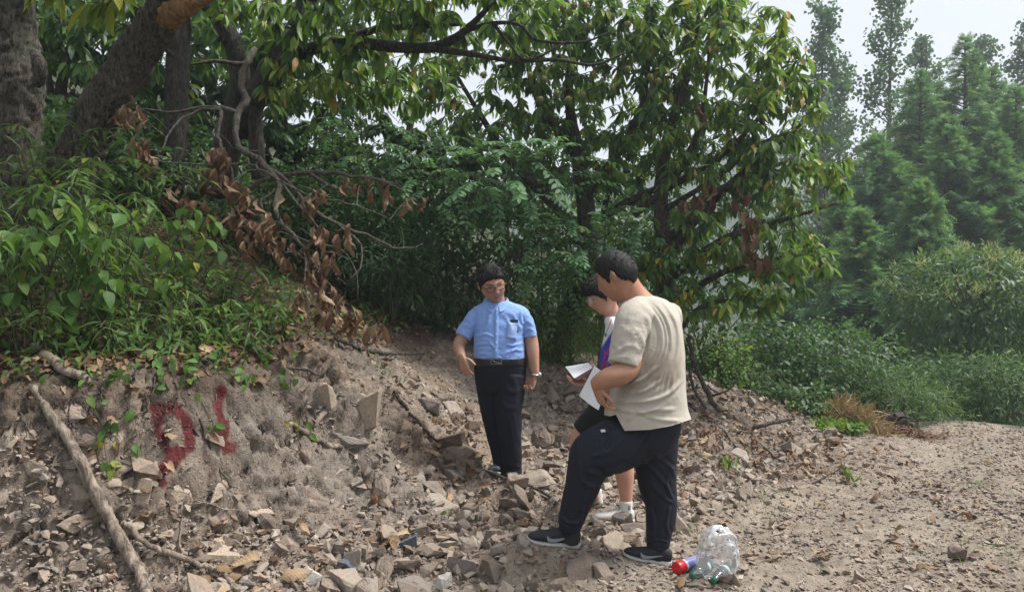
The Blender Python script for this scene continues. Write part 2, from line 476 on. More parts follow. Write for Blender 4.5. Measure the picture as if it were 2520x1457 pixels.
def soil_material():
    t = NT('soil')
    co = t.coord()
    big = t.noise(co, 1.3, 5, 0.6)
    mid = t.noise(co, 9, 6, 0.65)
    fine = t.noise(co, 55, 5, 0.7)
    base = t.ramp(mid, [(0.30, (0.125, 0.094, 0.072)), (0.5, (0.245, 0.190, 0.146)), (0.68, (0.39, 0.315, 0.25))])
    grey = t.ramp(mid, [(0.3, (0.150, 0.127, 0.107)), (0.7, (0.29, 0.252, 0.215))])
    c = t.mix(t.ramp(big, [(0.42, (0, 0, 0)), (0.62, (1, 1, 1))]), base, grey)
    c = t.mix(0.75, c, t.ramp(fine, [(0.3, (0.62, 0.61, 0.6)), (0.6, (1.12, 1.1, 1.08))]), 'MULTIPLY')
    # small stones set in the dirt
    vo = t.n('TexVoronoi', Vector=co, Scale=42.0, Randomness=1.0)
    stone = t.ramp(vo.outputs['Distance'], [(0.22, (1, 1, 1)), (0.36, (0, 0, 0))])
    pick = t.math('GREATER_THAN', t.n('SeparateColor', Color=vo.outputs['Color']).outputs[0], 0.55)
    sm = t.math('MULTIPLY', t.n('RGBToBW', Color=stone).outputs[0], pick)
    scol = t.ramp(t.n('SeparateColor', Color=vo.outputs['Color']).outputs[1], [(0, (0.17, 0.135, 0.115)), (0.5, (0.28, 0.225, 0.18)), (1, (0.38, 0.33, 0.285))])
    c = t.mix(t.math('MULTIPLY', sm, 0.8), c, scol)
    # packed yellowish dust of the wheel tracks
    c = t.mix(t.math('MULTIPLY', t.attr('road').outputs['Fac'], .5), c, t.ramp(mid, [(.3, (.16, .134, .104)), (.7, (.32, .274, .216))]))
    c = t.mix(t.math('MULTIPLY', t.attr('rut').outputs['Fac'], .6), c, t.ramp(fine, [(.3, (.24, .203, .155)), (.7, (.37, .318, .248))]))
    # dark root soil, leaf mould
    hum = t.math('MULTIPLY', t.attr('humus').outputs['Fac'], t.math('ADD', 0.45, t.math('MULTIPLY', mid, 0.8)), True)
    hcol = t.ramp(fine, [(0.3, (0.035, 0.025, 0.018)), (0.7, (0.12, 0.088, 0.062))])
    c = t.mix(hum, c, hcol)
    # sprayed red paint, broken up by the crumbly surface
    pa = t.attr('paint').outputs['Fac']
    pm = t.math('MULTIPLY', t.ramp(t.math('ADD', pa, t.math('MULTIPLY', t.math('SUBTRACT', t.math('ADD', t.math('MULTIPLY', mid, .5), t.math('MULTIPLY', fine, .5)), 0.5), 1.7)), [(0.25, (0, 0, 0)), (0.8, (1, 1, 1))]), 0.9)
    pcol = t.ramp(fine, [(0.3, (0.035, 0.006, 0.008)), (0.65, (0.16, 0.015, 0.021))])
    c = t.mix(pm, c, pcol)
    # rain-washed flutes on the steep face
    nz = t.n('SeparateXYZ', Vector=t.n('NewGeometry').outputs['Normal']).outputs['Z']
    stp = t.math('SUBTRACT', 1.0, t.n('MapRange', Value=nz, i1=.35, i2=.8).outputs[0], True)
    fl = t.noise(t.coord((1, 1, .14)), 62, 4, .6)
    c = t.mix(t.math('MULTIPLY', stp, .38), c, t.mix(1.0, c, t.ramp(fl, [(.32, (.5, .48, .46)), (.6, (1.25, 1.22, 1.2))]), 'MULTIPLY'))
    h = t.math('ADD', t.math('ADD', t.math('MULTIPLY', fine, 0.6), t.math('MULTIPLY', t.math('MULTIPLY', fl, stp), .7)), t.math('ADD', t.math('MULTIPLY', sm, 0.5), t.math('MULTIPLY', t.noise(co, 160, 3, 0.7), 0.25)))
    nrm = t.bump(h, 1.0, 0.02)
    b = t.bsdf(Base__Color=c, Roughness=0.92, Normal=nrm)
    b.inputs['Specular IOR Level'].default_value = 0.25
    return t.done(b)
SOIL = soil_material()
def sub_mesh(name, fsel):
    q = quads[fsel]
    used = np.unique(q)
    remap = np.zeros(len(pv), np.int32); remap[used] = np.arange(len(used))
    return mesh_np(name, pv[used], remap[q], SOIL, True, {'paint': paint[used], 'humus': humus[used], 'road': roadm[used], 'rut': np.clip(rutm[used], 0, 1)})
dirt_track = link('dirt_track', sub_mesh('dirt_track', qside > 0), kind='structure', label='pale stony dirt track running along the foot of the bank')
cut_bank = link('cut_bank', sub_mesh('cut_bank', qside <= 0), kind='structure', label='crumbling cut earth bank with rubble at its foot')

# the wider land around: coarse sheet reaching the far hills
def far_sheet():
    xs = np.concatenate([np.arange(-215, -30, 15), np.arange(-30, X0 - 0.01, 0.6), np.linspace(X0 + 0.1, X1 - 0.1, 25), np.arange(X1 + 0.2, 40, 0.6), np.arange(41, 215, 15)])
    ys = np.concatenate([np.arange(-110, -6, 12), np.arange(-6, Y0 - 0.01, 0.6), np.linspace(Y0 + 0.1, Y1 - 0.1, 18), np.arange(Y1 + 0.2, 60, 0.6), np.arange(61, 215, 15)])
    gx_, gy_ = np.meshgrid(xs, ys)
    xy = np.stack([gx_.ravel(), gy_.ravel()], 1)
    cl = np.clip(xy, [-30, -8], [40, 80])
    z = macro(cl) + 0.12 * fbm(np.column_stack([xy * 0.7, xy[:, 0] * 0]), 3, 71) * sstep(0, 1, np.maximum(np.abs(xy[:, 0] - 1) - 5.3, np.abs(xy[:, 1] - 6.2) - 3.4))
    nx, ny = len(xs), len(ys)
    i, j = np.meshgrid(np.arange(ny - 1), np.arange(nx - 1), indexing='ij')
    q = np.stack([i * nx + j, i * nx + j + 1, (i + 1) * nx + j + 1, (i + 1) * nx + j], -1).reshape(-1, 4)
    inn = (xy[:, 0] > X0) & (xy[:, 0] < X1) & (xy[:, 1] > Y0) & (xy[:, 1] < Y1)
    z = np.where(inn, z - 0.05, z)
    q = q[~np.all(inn[q], axis=1)]
    return mesh_np('hillside', np.column_stack([xy, z]), q, None, True)
def hillside_material():
    t = NT('forest_floor')
    co = t.coord()
    a = t.noise(co, 2.2, 6, 0.7)
    b_ = t.noise(co, 14, 5, 0.7)
    c = t.mix(t.ramp(a, [(0.4, (0, 0, 0)), (0.6, (1, 1, 1))]), (0.055, 0.042, 0.028), (0.035, 0.055, 0.018))
    c = t.mix(0.6, c, t.ramp(b_, [(0.3, (0.4, 0.4, 0.4)), (0.7, (1.3, 1.3, 1.3))]), 'MULTIPLY')
    return t.done(t.bsdf(Base__Color=c, Roughness=0.95, Normal=t.bump(b_, 0.8, 0.05)))
_m = far_sheet(); _m.materials.append(hillside_material())
hillside = link('hillside', _m, kind='structure', label='overgrown hillside falling away to the valley')

# far ridge behind the trees
def ridge():
    th = np.linspace(-1.3, 1.4, 90)
    V = []
    for r, hs in ((120, 0.0), (140, 0.55), (165, 1.0), (205, 0.6)):
        for a in th:
            hgt = 23 + 6 * math.sin(a * 3.1 + 0.6) + 4 * math.sin(a * 7.7) + 2 * math.sin(a * 19 + 2)
            V.append((r * math.sin(a), r * math.cos(a), -4 + hgt * hs * (1.0 - 0.05 * a)))
    n = len(th)
    q = [[k * n + j, k * n + j + 1, (k + 1) * n + j + 1, (k + 1) * n + j] for k in range(3) for j in range(n - 1)]
    return mesh_np('hills', np.array(V), np.array(q), simple('far_forest', (0.035, 0.06, 0.03), 0.95, 0.4, 0.12), True)
link('hills', ridge(), kind='structure', label='distant wooded ridge glimpsed through the branches')
# ------------------------------------------------------------------ vegetation tools
def leaf_template(n=5, width=0.3, peak=0.45, fold=0.25, droop=0.25, tip=1.0, curl=0.0):
    """a leaf of unit length along +Y, folded along its midrib; returns verts, quads, tris, luv(x,y)"""
    y = np.linspace(0, 1, n + 1)
    k = math.log(0.5) / math.log(peak)
    w = np.sin(math.pi * y ** k) ** tip * width * 0.5
    V, UV, Q, T = [], [], [], []
    def zz(x, yy):
        return fold * abs(x) - droop * yy * yy + curl * math.sin(yy * 5) * 0.06
    V.append((0, 0, 0)); UV.append((0, 0))
    for i in range(1, n):
        for sx in (-1, 0, 1):
            x = sx * w[i]
            wav = 0.03 * math.sin(i * 2.1 + sx) * abs(sx) * curl
            V.append((x, y[i], zz(x, y[i]) + wav)); UV.append((sx, y[i]))
    V.append((0, 1, zz(0, 1))); UV.append((0, 1))
    last = len(V) - 1
    T += [(0, 2, 1), (0, 3, 2)]
    for i in range(n - 2):
        a = 1 + 3 * i
        Q += [(a, a + 1, a + 4, a + 3), (a + 1, a + 2, a + 5, a + 4)]
    a = 1 + 3 * (n - 2)
    T += [(a, a + 1, last), (a + 1, a + 2, last)]
    return np.array(V, float), np.array(Q, int).reshape(-1, 4), np.array(T, int), np.array(UV, float)

def frames(axis, nrm):
    y = unit(axis)
    x = unit(np.cross(y, nrm))
    z = np.cross(x, y)
    return x, y, z

class Leaves:
    """collects leaves, then makes one joined mesh and, for the largest ones, single leaf objects"""
    def __init__(self, tmpl, mat):
        self.t, self.mat = tmpl, mat
        self.p, self.a, self.n, self.l, self.r = [], [], [], [], []
    def add(self, pos, axis, nrm, length, rnd):
        pos = np.atleast_2d(pos)
        m = len(pos)
        self.p.append(pos); self.a.append(np.broadcast_to(np.atleast_2d(axis), (m, 3))); self.n.append(np.broadcast_to(np.atleast_2d(nrm), (m, 3)))
        self.l.append(np.broadcast_to(length, (m,))); self.r.append(np.broadcast_to(rnd, (m,)))
    def arrays(self):
        return np.vstack(self.p), np.vstack(self.a), np.vstack(self.n), np.concatenate(self.l), np.concatenate(self.r)
    def build(self, parent, singles=0, mass_name='foliage', leaf_name='leaf'):
        p, a, n, l, r = self.arrays()
        size = l / (np.linalg.norm(p - np.array([0, 0, CH]), axis=1) + 0.1)
        uu_ = 1260 + p[:, 0] / np.maximum(p[:, 1], .1) * F
        vv_ = HZ + (CH - p[:, 2]) / np.maximum(p[:, 1], .1) * F
        off = (uu_ < -40) | (uu_ > 2560) | (vv_ < -60) | (vv_ > 1490)
        # leaves in front first: rank by size and by how far in front of the crown they hang
        front = -(p[:, 1] - p[:, 1].mean()) / (p[:, 1].std() + 1e-3)
        key = size / size.mean() + 0.6 * front - off * 100
        order = np.argsort(-key)
        one, rest = order[:singles], order[singles:]
        one = one[~off[one]]
        x, y, z = frames(a, n)
        V, Q, T, UV = self.t
        if len(rest):
            L = l[rest][:, None, None]
            W = p[rest][:, None, :] + L * (V[None, :, 0:1] * x[rest][:, None, :] + V[None, :, 1:2] * y[rest][:, None, :] + V[None, :, 2:3] * z[rest][:, None, :])
            k = len(V)
            off_ = (np.arange(len(rest)) * k)[:, None, None]
            luv = np.concatenate([np.broadcast_to(UV[None], (len(rest), k, 2)), np.broadcast_to(r[rest][:, None, None], (len(rest), k, 1))], -1)
            fs = []
            if len(Q): fs.append((Q[None] + off_).reshape(-1, 4))
            if len(T): fs.append((T[None] + off_).reshape(-1, 3))
            me = mesh_np(mass_name, W.reshape(-1, 3), fs, self.mat, True, {'luv': luv.reshape(-1, 3)})
            link(mass_name, me, parent, kind='stuff')
        if len(one):
            vs = []
            qs = np.quantile(r[one], [0.05, 0.2, 0.35, 0.5, 0.65, 0.8, 0.95])
            for q_ in qs:
                vs.append(mesh_np(leaf_name, V, [Q, T], self.mat, True, {'luv': np.column_stack([UV, np.full(len(V), q_)])}))
            for i in one:
                o = link(leaf_name, vs[int(np.argmin(np.abs(qs - r[i])))], parent)
                M = Matrix(((x[i][0] * l[i], y[i][0] * l[i], z[i][0] * l[i], p[i][0]),
                            (x[i][1] * l[i], y[i][1] * l[i], z[i][1] * l[i], p[i][1]),
                            (x[i][2] * l[i], y[i][2] * l[i], z[i][2] * l[i], p[i][2]), (0, 0, 0, 1)))
                place(o, M)

def leaf_material(name, stops, trans=(0.22, 0.30, 0.04), tw=0.38, rough=0.36, veins=9.0, spec=0.33, vein_strength=0.35):
    t = NT(name)
    at = t.attr('luv')
    sep = t.n('SeparateXYZ', Vector=at.outputs['Vector'])
    c = t.ramp(sep.outputs['Z'], stops)
    co = t.coord()
    c = t.mix(0.55, c, t.ramp(t.noise(co, 35, 3), [(0.3, (0.7, 0.7, 0.7)), (0.7, (1.25, 1.25, 1.25))]), 'MULTIPLY')
    ax = t.math('ABSOLUTE', sep.outputs['X'])
    wv = t.math('SINE', t.math('MULTIPLY', t.math('SUBTRACT', sep.outputs['Y'], t.math('MULTIPLY', ax, 0.16)), veins * 6.28))
    side_v = t.ramp(wv, [(0.80, (0, 0, 0)), (0.98, (1, 1, 1))])
    mid = t.ramp(ax, [(0.0, (1, 1, 1)), (0.12, (0, 0, 0))])
    vn = t.math('MAXIMUM', t.math('MULTIPLY', t.n('RGBToBW', Color=side_v).outputs[0], 0.6), t.n('RGBToBW', Color=mid).outputs[0])
    c = t.mix(t.math('MULTIPLY', vn, vein_strength), c, t.mix(1.0, c, (1.9, 1.8, 1.5), 'MULTIPLY'))
    nrm = t.bump(t.math('SUBTRACT', wv, t.math('MULTIPLY', vn, 0.5)), 0.25, 0.003)
    b = t.bsdf(Base__Color=c, Roughness=rough, Normal=nrm)
    b.inputs['Specular IOR Level'].default_value = spec
    tc = t.mix(1.0, t.mix(0.5, c, (0.5, 0.5, 0.5), 'MIX'), tuple(x * 2.2 for x in trans), 'MULTIPLY')
    tr = t.n('BsdfTranslucent', Color=t.mix(0.6, c, trans), Normal=nrm)
    ms = t.n('MixShader', Fac=tw)
    t.t.links.new(b.outputs[0], ms.inputs[1]); t.t.links.new(tr.outputs[0], ms.inputs[2])
    return t.done(ms)

G_CHEST = leaf_material('chestnut_leaf', [(0.0, (0.026, 0.064, 0.029)), (0.35, (0.047, 0.110, 0.035)), (0.62, (0.086, 0.176, 0.038)), (0.82, (0.180, 0.271, 0.047)), (0.93, (0.377, 0.400, 0.057)), (1.0, (0.468, 0.259, 0.057))], (0.288, 0.480, 0.057), 0.36)
G_YELLOW = leaf_material('yellowing_chestnut_leaf', [(0.0, (0.049, 0.101, 0.026)), (0.4, (0.105, 0.172, 0.029)), (0.7, (0.208, 0.258, 0.036)), (0.9, (0.391, 0.375, 0.042)), (1.0, (0.391, 0.204, 0.042))], (0.363, 0.438, 0.042), 0.42)
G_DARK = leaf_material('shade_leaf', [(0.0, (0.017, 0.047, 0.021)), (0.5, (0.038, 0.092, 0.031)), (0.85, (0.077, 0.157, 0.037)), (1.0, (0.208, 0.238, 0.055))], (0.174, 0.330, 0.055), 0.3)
G_BRIGHT = leaf_material('undergrowth_leaf', [(0.0, (0.037, 0.088, 0.023)), (0.4, (0.065, 0.149, 0.030)), (0.75, (0.113, 0.214, 0.040)), (0.93, (0.220, 0.267, 0.047)), (1.0, (0.450, 0.326, 0.047))], (0.231, 0.390, 0.059), 0.38, 0.5)
G_PINNATE = leaf_material('pinnate_leaflet', [(0.0, (0.045, 0.118, 0.063)), (0.5, (0.080, 0.192, 0.085)), (0.85, (0.136, 0.273, 0.103)), (1.0, (0.255, 0.328, 0.085))], (0.224, 0.454, 0.111), 0.36, 0.5, 6)
G_FEATHER = leaf_material('redwood_needle', [(0.0, (0.048, 0.122, 0.056)), (0.5, (0.092, 0.202, 0.075)), (0.85, (0.171, 0.311, 0.100)), (1.0, (0.341, 0.325, 0.124))], (0.293, 0.541, 0.124), 0.3, 0.6, 4, 0.3)
G_POPLAR = leaf_material('poplar_leaf', [(0.0, (0.035, 0.081, 0.043)), (0.5, (0.065, 0.136, 0.064)), (1.0, (0.130, 0.217, 0.080))], (0.196, 0.361, 0.099), 0.35, 0.4, 5)
G_BAMBOO = leaf_material('bamboo_leaf', [(0.0, (0.036, 0.079, 0.027)), (0.5, (0.070, 0.132, 0.043)), (0.85, (0.122, 0.196, 0.056)), (1.0, (0.268, 0.252, 0.074))], (0.195, 0.327, 0.062), 0.36, 0.5, 3)
G_DEAD = leaf_material('dead_leaf', [(0.0, (0.085, 0.042, 0.026)), (0.35, (0.15, 0.085, 0.052)), (0.7, (0.235, 0.15, 0.095)), (1.0, (0.36, 0.255, 0.17))], (0.18, 0.105, 0.055), 0.18, 0.6, 11, 0.25, 0.55)
G_LITTER = leaf_material('leaf_litter', [(0.0, (0.06, 0.032, 0.018)), (0.4, (0.14, 0.08, 0.042)), (0.75, (0.25, 0.165, 0.095)), (1.0, (0.40, 0.29, 0.18))], (0.22, 0.12, 0.05), 0.15, 0.65, 10, 0.3, 0.4)
G_CATKIN = leaf_material('catkin', [(0.0, (0.26, 0.31, 0.10)), (1.0, (0.46, 0.48, 0.20))], (0.32, 0.36, 0.12), 0.35, 0.7, 3)

def bark_material(name, dark, light, zs=0.18, scale=26.0, bump=0.9, moss=0.0):
    t = NT(name)
    co = t.coord((1, 1, zs))
    co1 = t.coord()
    f = t.noise(co, scale, 7, 0.68, 0.6)
    g = t.noise(co1, 6, 5, 0.6)
    c = t.ramp(f, [(0.40, dark), (0.52, tuple((a + b) / 2 for a, b in zip(dark, light))), (0.66, light)])
    c = t.mix(0.6, c, t.ramp(g, [(0.3, (0.55, 0.55, 0.55)), (0.7, (1.3, 1.28, 1.25))]), 'MULTIPLY')
    if moss:
        c = t.mix(t.math('MULTIPLY', t.ramp(t.noise(co1, 3.5, 5), [(0.5, (0, 0, 0)), (0.62, (1, 1, 1))]), moss), c, (0.16, 0.17, 0.12))
    return t.done(t.bsdf(Base__Color=c, Roughness=0.9, Normal=t.bump(f, bump, 0.035)))
B_CHEST = bark_material('chestnut_bark', (0.014, 0.011, 0.009), (0.13, 0.105, 0.082), 0.3, 44, 1.0)
B_TRUNK = bark_material('old_chestnut_bark', (0.012, 0.010, 0.008), (0.20, 0.165, 0.13), 0.30, 46, 1.0, 0.5)
B_DARK = bark_material('dark_bark', (0.008, 0.007, 0.006), (0.085, 0.072, 0.060), 0.3, 50, 0.8)
B_DEAD = bark_material('dead_branch_bark', (0.028, 0.022, 0.018), (0.15, 0.122, 0.098), 0.4, 45, 0.7, 0.3)
B_PALE = bark_material('bleached_wood', (0.10, 0.078, 0.058), (0.40, 0.33, 0.26), 0.25, 30, 0.7)
B_STEM = bark_material('green_stem', (0.04, 0.045, 0.02), (0.13, 0.13, 0.06), 0.4, 40, 0.3)
B_SPLIT = bark_material('split_raw_wood', (0.22, 0.10, 0.045), (0.50, 0.30, 0.16), 0.3, 30, 0.6)

T_CHEST = leaf_template(5, 0.30, 0.5, 0.30, 0.28, 0.85)
T_CHEST_FAR = leaf_template(3, 0.32, 0.5, 0.3, 0.25, 0.8)
T_OVAL = leaf_template(5, 0.52, 0.42, 0.3, 0.25, 0.8)
T_OVAL_FAR = leaf_template(3, 0.55, 0.42, 0.3, 0.2, 0.8)
T_HEART = leaf_template(6, 0.62, 0.34, 0.22, 0.22, 0.75)
T_LEAFLET = leaf_template(3, 0.45, 0.45, 0.2, 0.12, 0.7)
T_LANCE = leaf_template(4, 0.16, 0.35, 0.5, 0.35, 0.9)
T_LANCE_FAR = leaf_template(3, 0.2, 0.4, 0.4, 0.3, 0.9)
T_ROUND = leaf_template(3, 0.9, 0.4, 0.2, 0.1, 0.7)
T_CURL = leaf_template(7, 0.40, 0.46, 0.85, 0.24, 0.72, 2.4)
T_HANG = leaf_template(7, 0.33, 0.45, 1.1, 0.10, 0.75, 2.6)
T_GRASS = leaf_template(4, 0.06, 0.3, 0.5, 0.45, 0.8)
T_CURL2 = leaf_template(7, 0.44, 0.48, -0.55, -0.22, 0.7, 2.2)

def limb(pts, n=None, sides=10, bumpy=0.06, rng=RNG, wob=0.0):
    """pts: (u, v, Y, r) picture places with a radius in metres"""
    a = np.array([list(P(*p[:3])) + [p[3]] for p in pts])
    L = np.linalg.norm(np.diff(a[:, :3], axis=0), axis=1).sum()
    n = n or max(4, int(L / 0.07))
    s = spline(a, n)
    if wob:
        s[1:-1, :3] += rng.normal(0, wob, (n - 2, 3))
    return s

def limb_tube(s, sides=10, rough=0.10, seed=0):
    v, q, t = tube(s[:, :3], np.maximum(s[:, 3], 0.0015), sides)
    if rough and sides >= 8:
        c = np.repeat(s[:, :3], sides, axis=0)
        body = v[:len(c)]
        rad = body - c
        nz = (.5 - np.abs(vnoise(np.column_stack([body[:, 0] * 26, body[:, 1] * 26, body[:, 2] * 5]), seed))) * 1.3 + vnoise(body * 7, seed + 1) * 0.8 + .5 * vnoise(body * 40, seed + 2)
        v[:len(c)] = c + rad * (1 + rough * nz)[:, None]
    return v, q, t

def ellipsoid_points(e, n, rng, shell=0.55):
    u, v, Y, ru, rv, ry = e
    d = unit(rng.normal(size=(n, 3)))
    r = (shell + (1 - shell) * rng.random(n)) if shell > 0.9 else rng.random(n) ** (1 / (3 + 2 * shell))
    c = P(u, v, Y)
    return c + d * r[:, None] * np.array([ru * Y / F, ry, rv * Y / F])

def connect(nodes, tips, rng, up=0.15, sag=0.0):
    """join every twig tip to the nearest wood, working outwards; returns polylines"""
    nodes = np.asarray(nodes, float)
    paths = []
    d0 = np.array([np.min(((nodes - t) ** 2).sum(1)) for t in tips])
    for k in np.argsort(d0):
        t = tips[k]
        d2 = ((nodes - t) ** 2).sum(1)
        # prefer wood that lies below and inwards
        i = int(np.argmin(d2 * (1 + 0.5 * (nodes[:, 2] > t[2]))))
        a = nodes[i]
        L = math.sqrt(d2[i]) + 1e-6
        m = max(4, int(L / 0.16) + 2)
        mid = (a + t) / 2 + rng.normal(0, 0.09 * L, 3) + np.array([0, 0, up * L])
        s = np.linspace(0, 1, m)[:, None]
        c = (1 - s) ** 2 * a + 2 * s * (1 - s) * mid + s * s * t
        c[1:-1] += rng.normal(0, 0.012, (m - 2, 3)) * min(1, L)
        nodes = np.vstack([nodes, c[1:]])
        paths.append((c, L))
    return paths

def twig_meshes(paths, r0=0.012, tipr=0.002, sides=5):
    out = []
    for c, L in paths:
        ra = min(0.03, max(0.0035, r0 * (0.35 + 0.55 * L)))
        out.append(tube(c, np.linspace(ra, tipr, len(c)), sides, cap=False))
    return out

def chestnut_leaves(LV, paths, rng, per=9, length=0.17, droop=0.75, yellow=0.0, spread=0.32):
    for c, L in paths:
        k = rng.poisson(per)
        if k < 2: k = 2
        seg = np.linalg.norm(np.diff(c, axis=0), axis=1)
        tot = seg.sum()
        w = np.maximum(1 - rng.random(k) ** 1.3 * min(1, spread / max(tot, 1e-3)), 0)
        cum = np.concatenate([[0], np.cumsum(seg)]) / max(tot, 1e-6)
        pos = np.stack([np.interp(w, cum, c[:, j]) for j in range(3)], 1)
        tw = unit(c[-1] - c[-2])
        th = rng.random(k) * 2 * math.pi
        rad = np.stack([np.cos(th), np.sin(th), np.zeros(k)], 1)
        ax = unit(0.75 * rad + 0.35 * tw + rng.normal(0, 0.2, (k, 3)) + np.array([0, 0, -1]) * (droop * (0.5 + 0.8 * rng.random(k)))[:, None])
        nr = unit(np.array([0, 0, 1.0]) + 0.55 * rad + rng.normal(0, 0.35, (k, 3)))
        cl = rng.random()
        rnd = np.clip(0.25 + 0.45 * cl + rng.normal(0, 0.16, k) + yellow, 0, 1)
        LV.add(pos, ax, nr, length * (0.6 + 0.6 * rng.random(k)), rnd)

def make_tree(name, label, cat, base, trunk, limbs, crowns, mat_bark, leaf_mat, tmpl, seed, per=9, length=0.17, droop=0.75, yellow=0.0,
              singles=0, group=None, trunk_sides=14, limb_sides=9, r0=0.012, twig_len=None, extra_tips=None, up=0.15):
    rng = np.random.default_rng(seed)
    t = thing(name, base, label, cat, group)
    nodes = []
    for k, s in enumerate([trunk] + limbs):
        if s is None: continue
        nodes.append(s[2 if k == 0 else 1:, :3])
        part = limb_tube(s, trunk_sides if k == 0 else limb_sides, 0.12, seed * 3 + k)
        link('trunk' if k == 0 else 'branch', mesh_parts('trunk' if k == 0 else 'branch', [part], mat_bark), t)
    nodes = np.vstack(nodes)
    tips = [ellipsoid_points(e[:6], e[6], rng) for e in crowns]
    if extra_tips is not None: tips.append(extra_tips)
    tips = np.vstack(tips)
    paths = connect(nodes, tips, rng, up)
    link('twigs', mesh_parts('twigs', twig_meshes(paths, r0), mat_bark), t, kind='stuff')
    LV = Leaves(tmpl, leaf_mat)
    chestnut_leaves(LV, paths, rng, per, length, droop, yellow)
    LV.build(t, singles)
    return t, paths, rng

def burr_mesh(col, seed=1, r=1.0, spikes=150):
    rng = np.random.default_rng(seed)
    d = unit(rng.normal(size=(spikes, 3)))
    parts = []
    bm = bmesh.new(); bmesh.ops.create_icosphere(bm, subdivisions=2, radius=0.72 * r)
    v = np.array([x.co for x in bm.verts]); f = np.array([[x.index for x in fa.verts] for fa in bm.faces]); bm.free()
    parts.append((v, np.zeros((0, 4), int), f))
    for a in d:
        s = unit(np.cross(a, [0.3, 0.5, 0.8])); q = np.cross(a, s)
        b0 = a * 0.66 * r
        w = 0.075 * r
        parts.append((np.array([b0 + s * w, b0 - 0.5 * s * w + 0.87 * q * w, b0 - 0.5 * s * w - 0.87 * q * w, a * (0.95 + 0.2 * rng.random()) * r]), np.zeros((0, 4), int), np.array([[0, 1, 3], [1, 2, 3], [2, 0, 3]])))
    return mesh_parts('burr', parts, col, False)
M_BURR = burr_mesh(simple('green_burr', (0.16, 0.17, 0.045), 0.7, 0.25, 60))
M_BURR_BROWN = burr_mesh(simple('brown_burr', (0.15, 0.075, 0.035), 0.8, 0.25, 60), 2)
def hang_burr(parent, p, r=0.032):
    o = link('burr', M_BURR, parent)
    place(o, Matrix.Translation(Vector(p)) @ Matrix.Rotation(random.random() * 6, 4, 'Z') @ Matrix.Scale(r, 4))

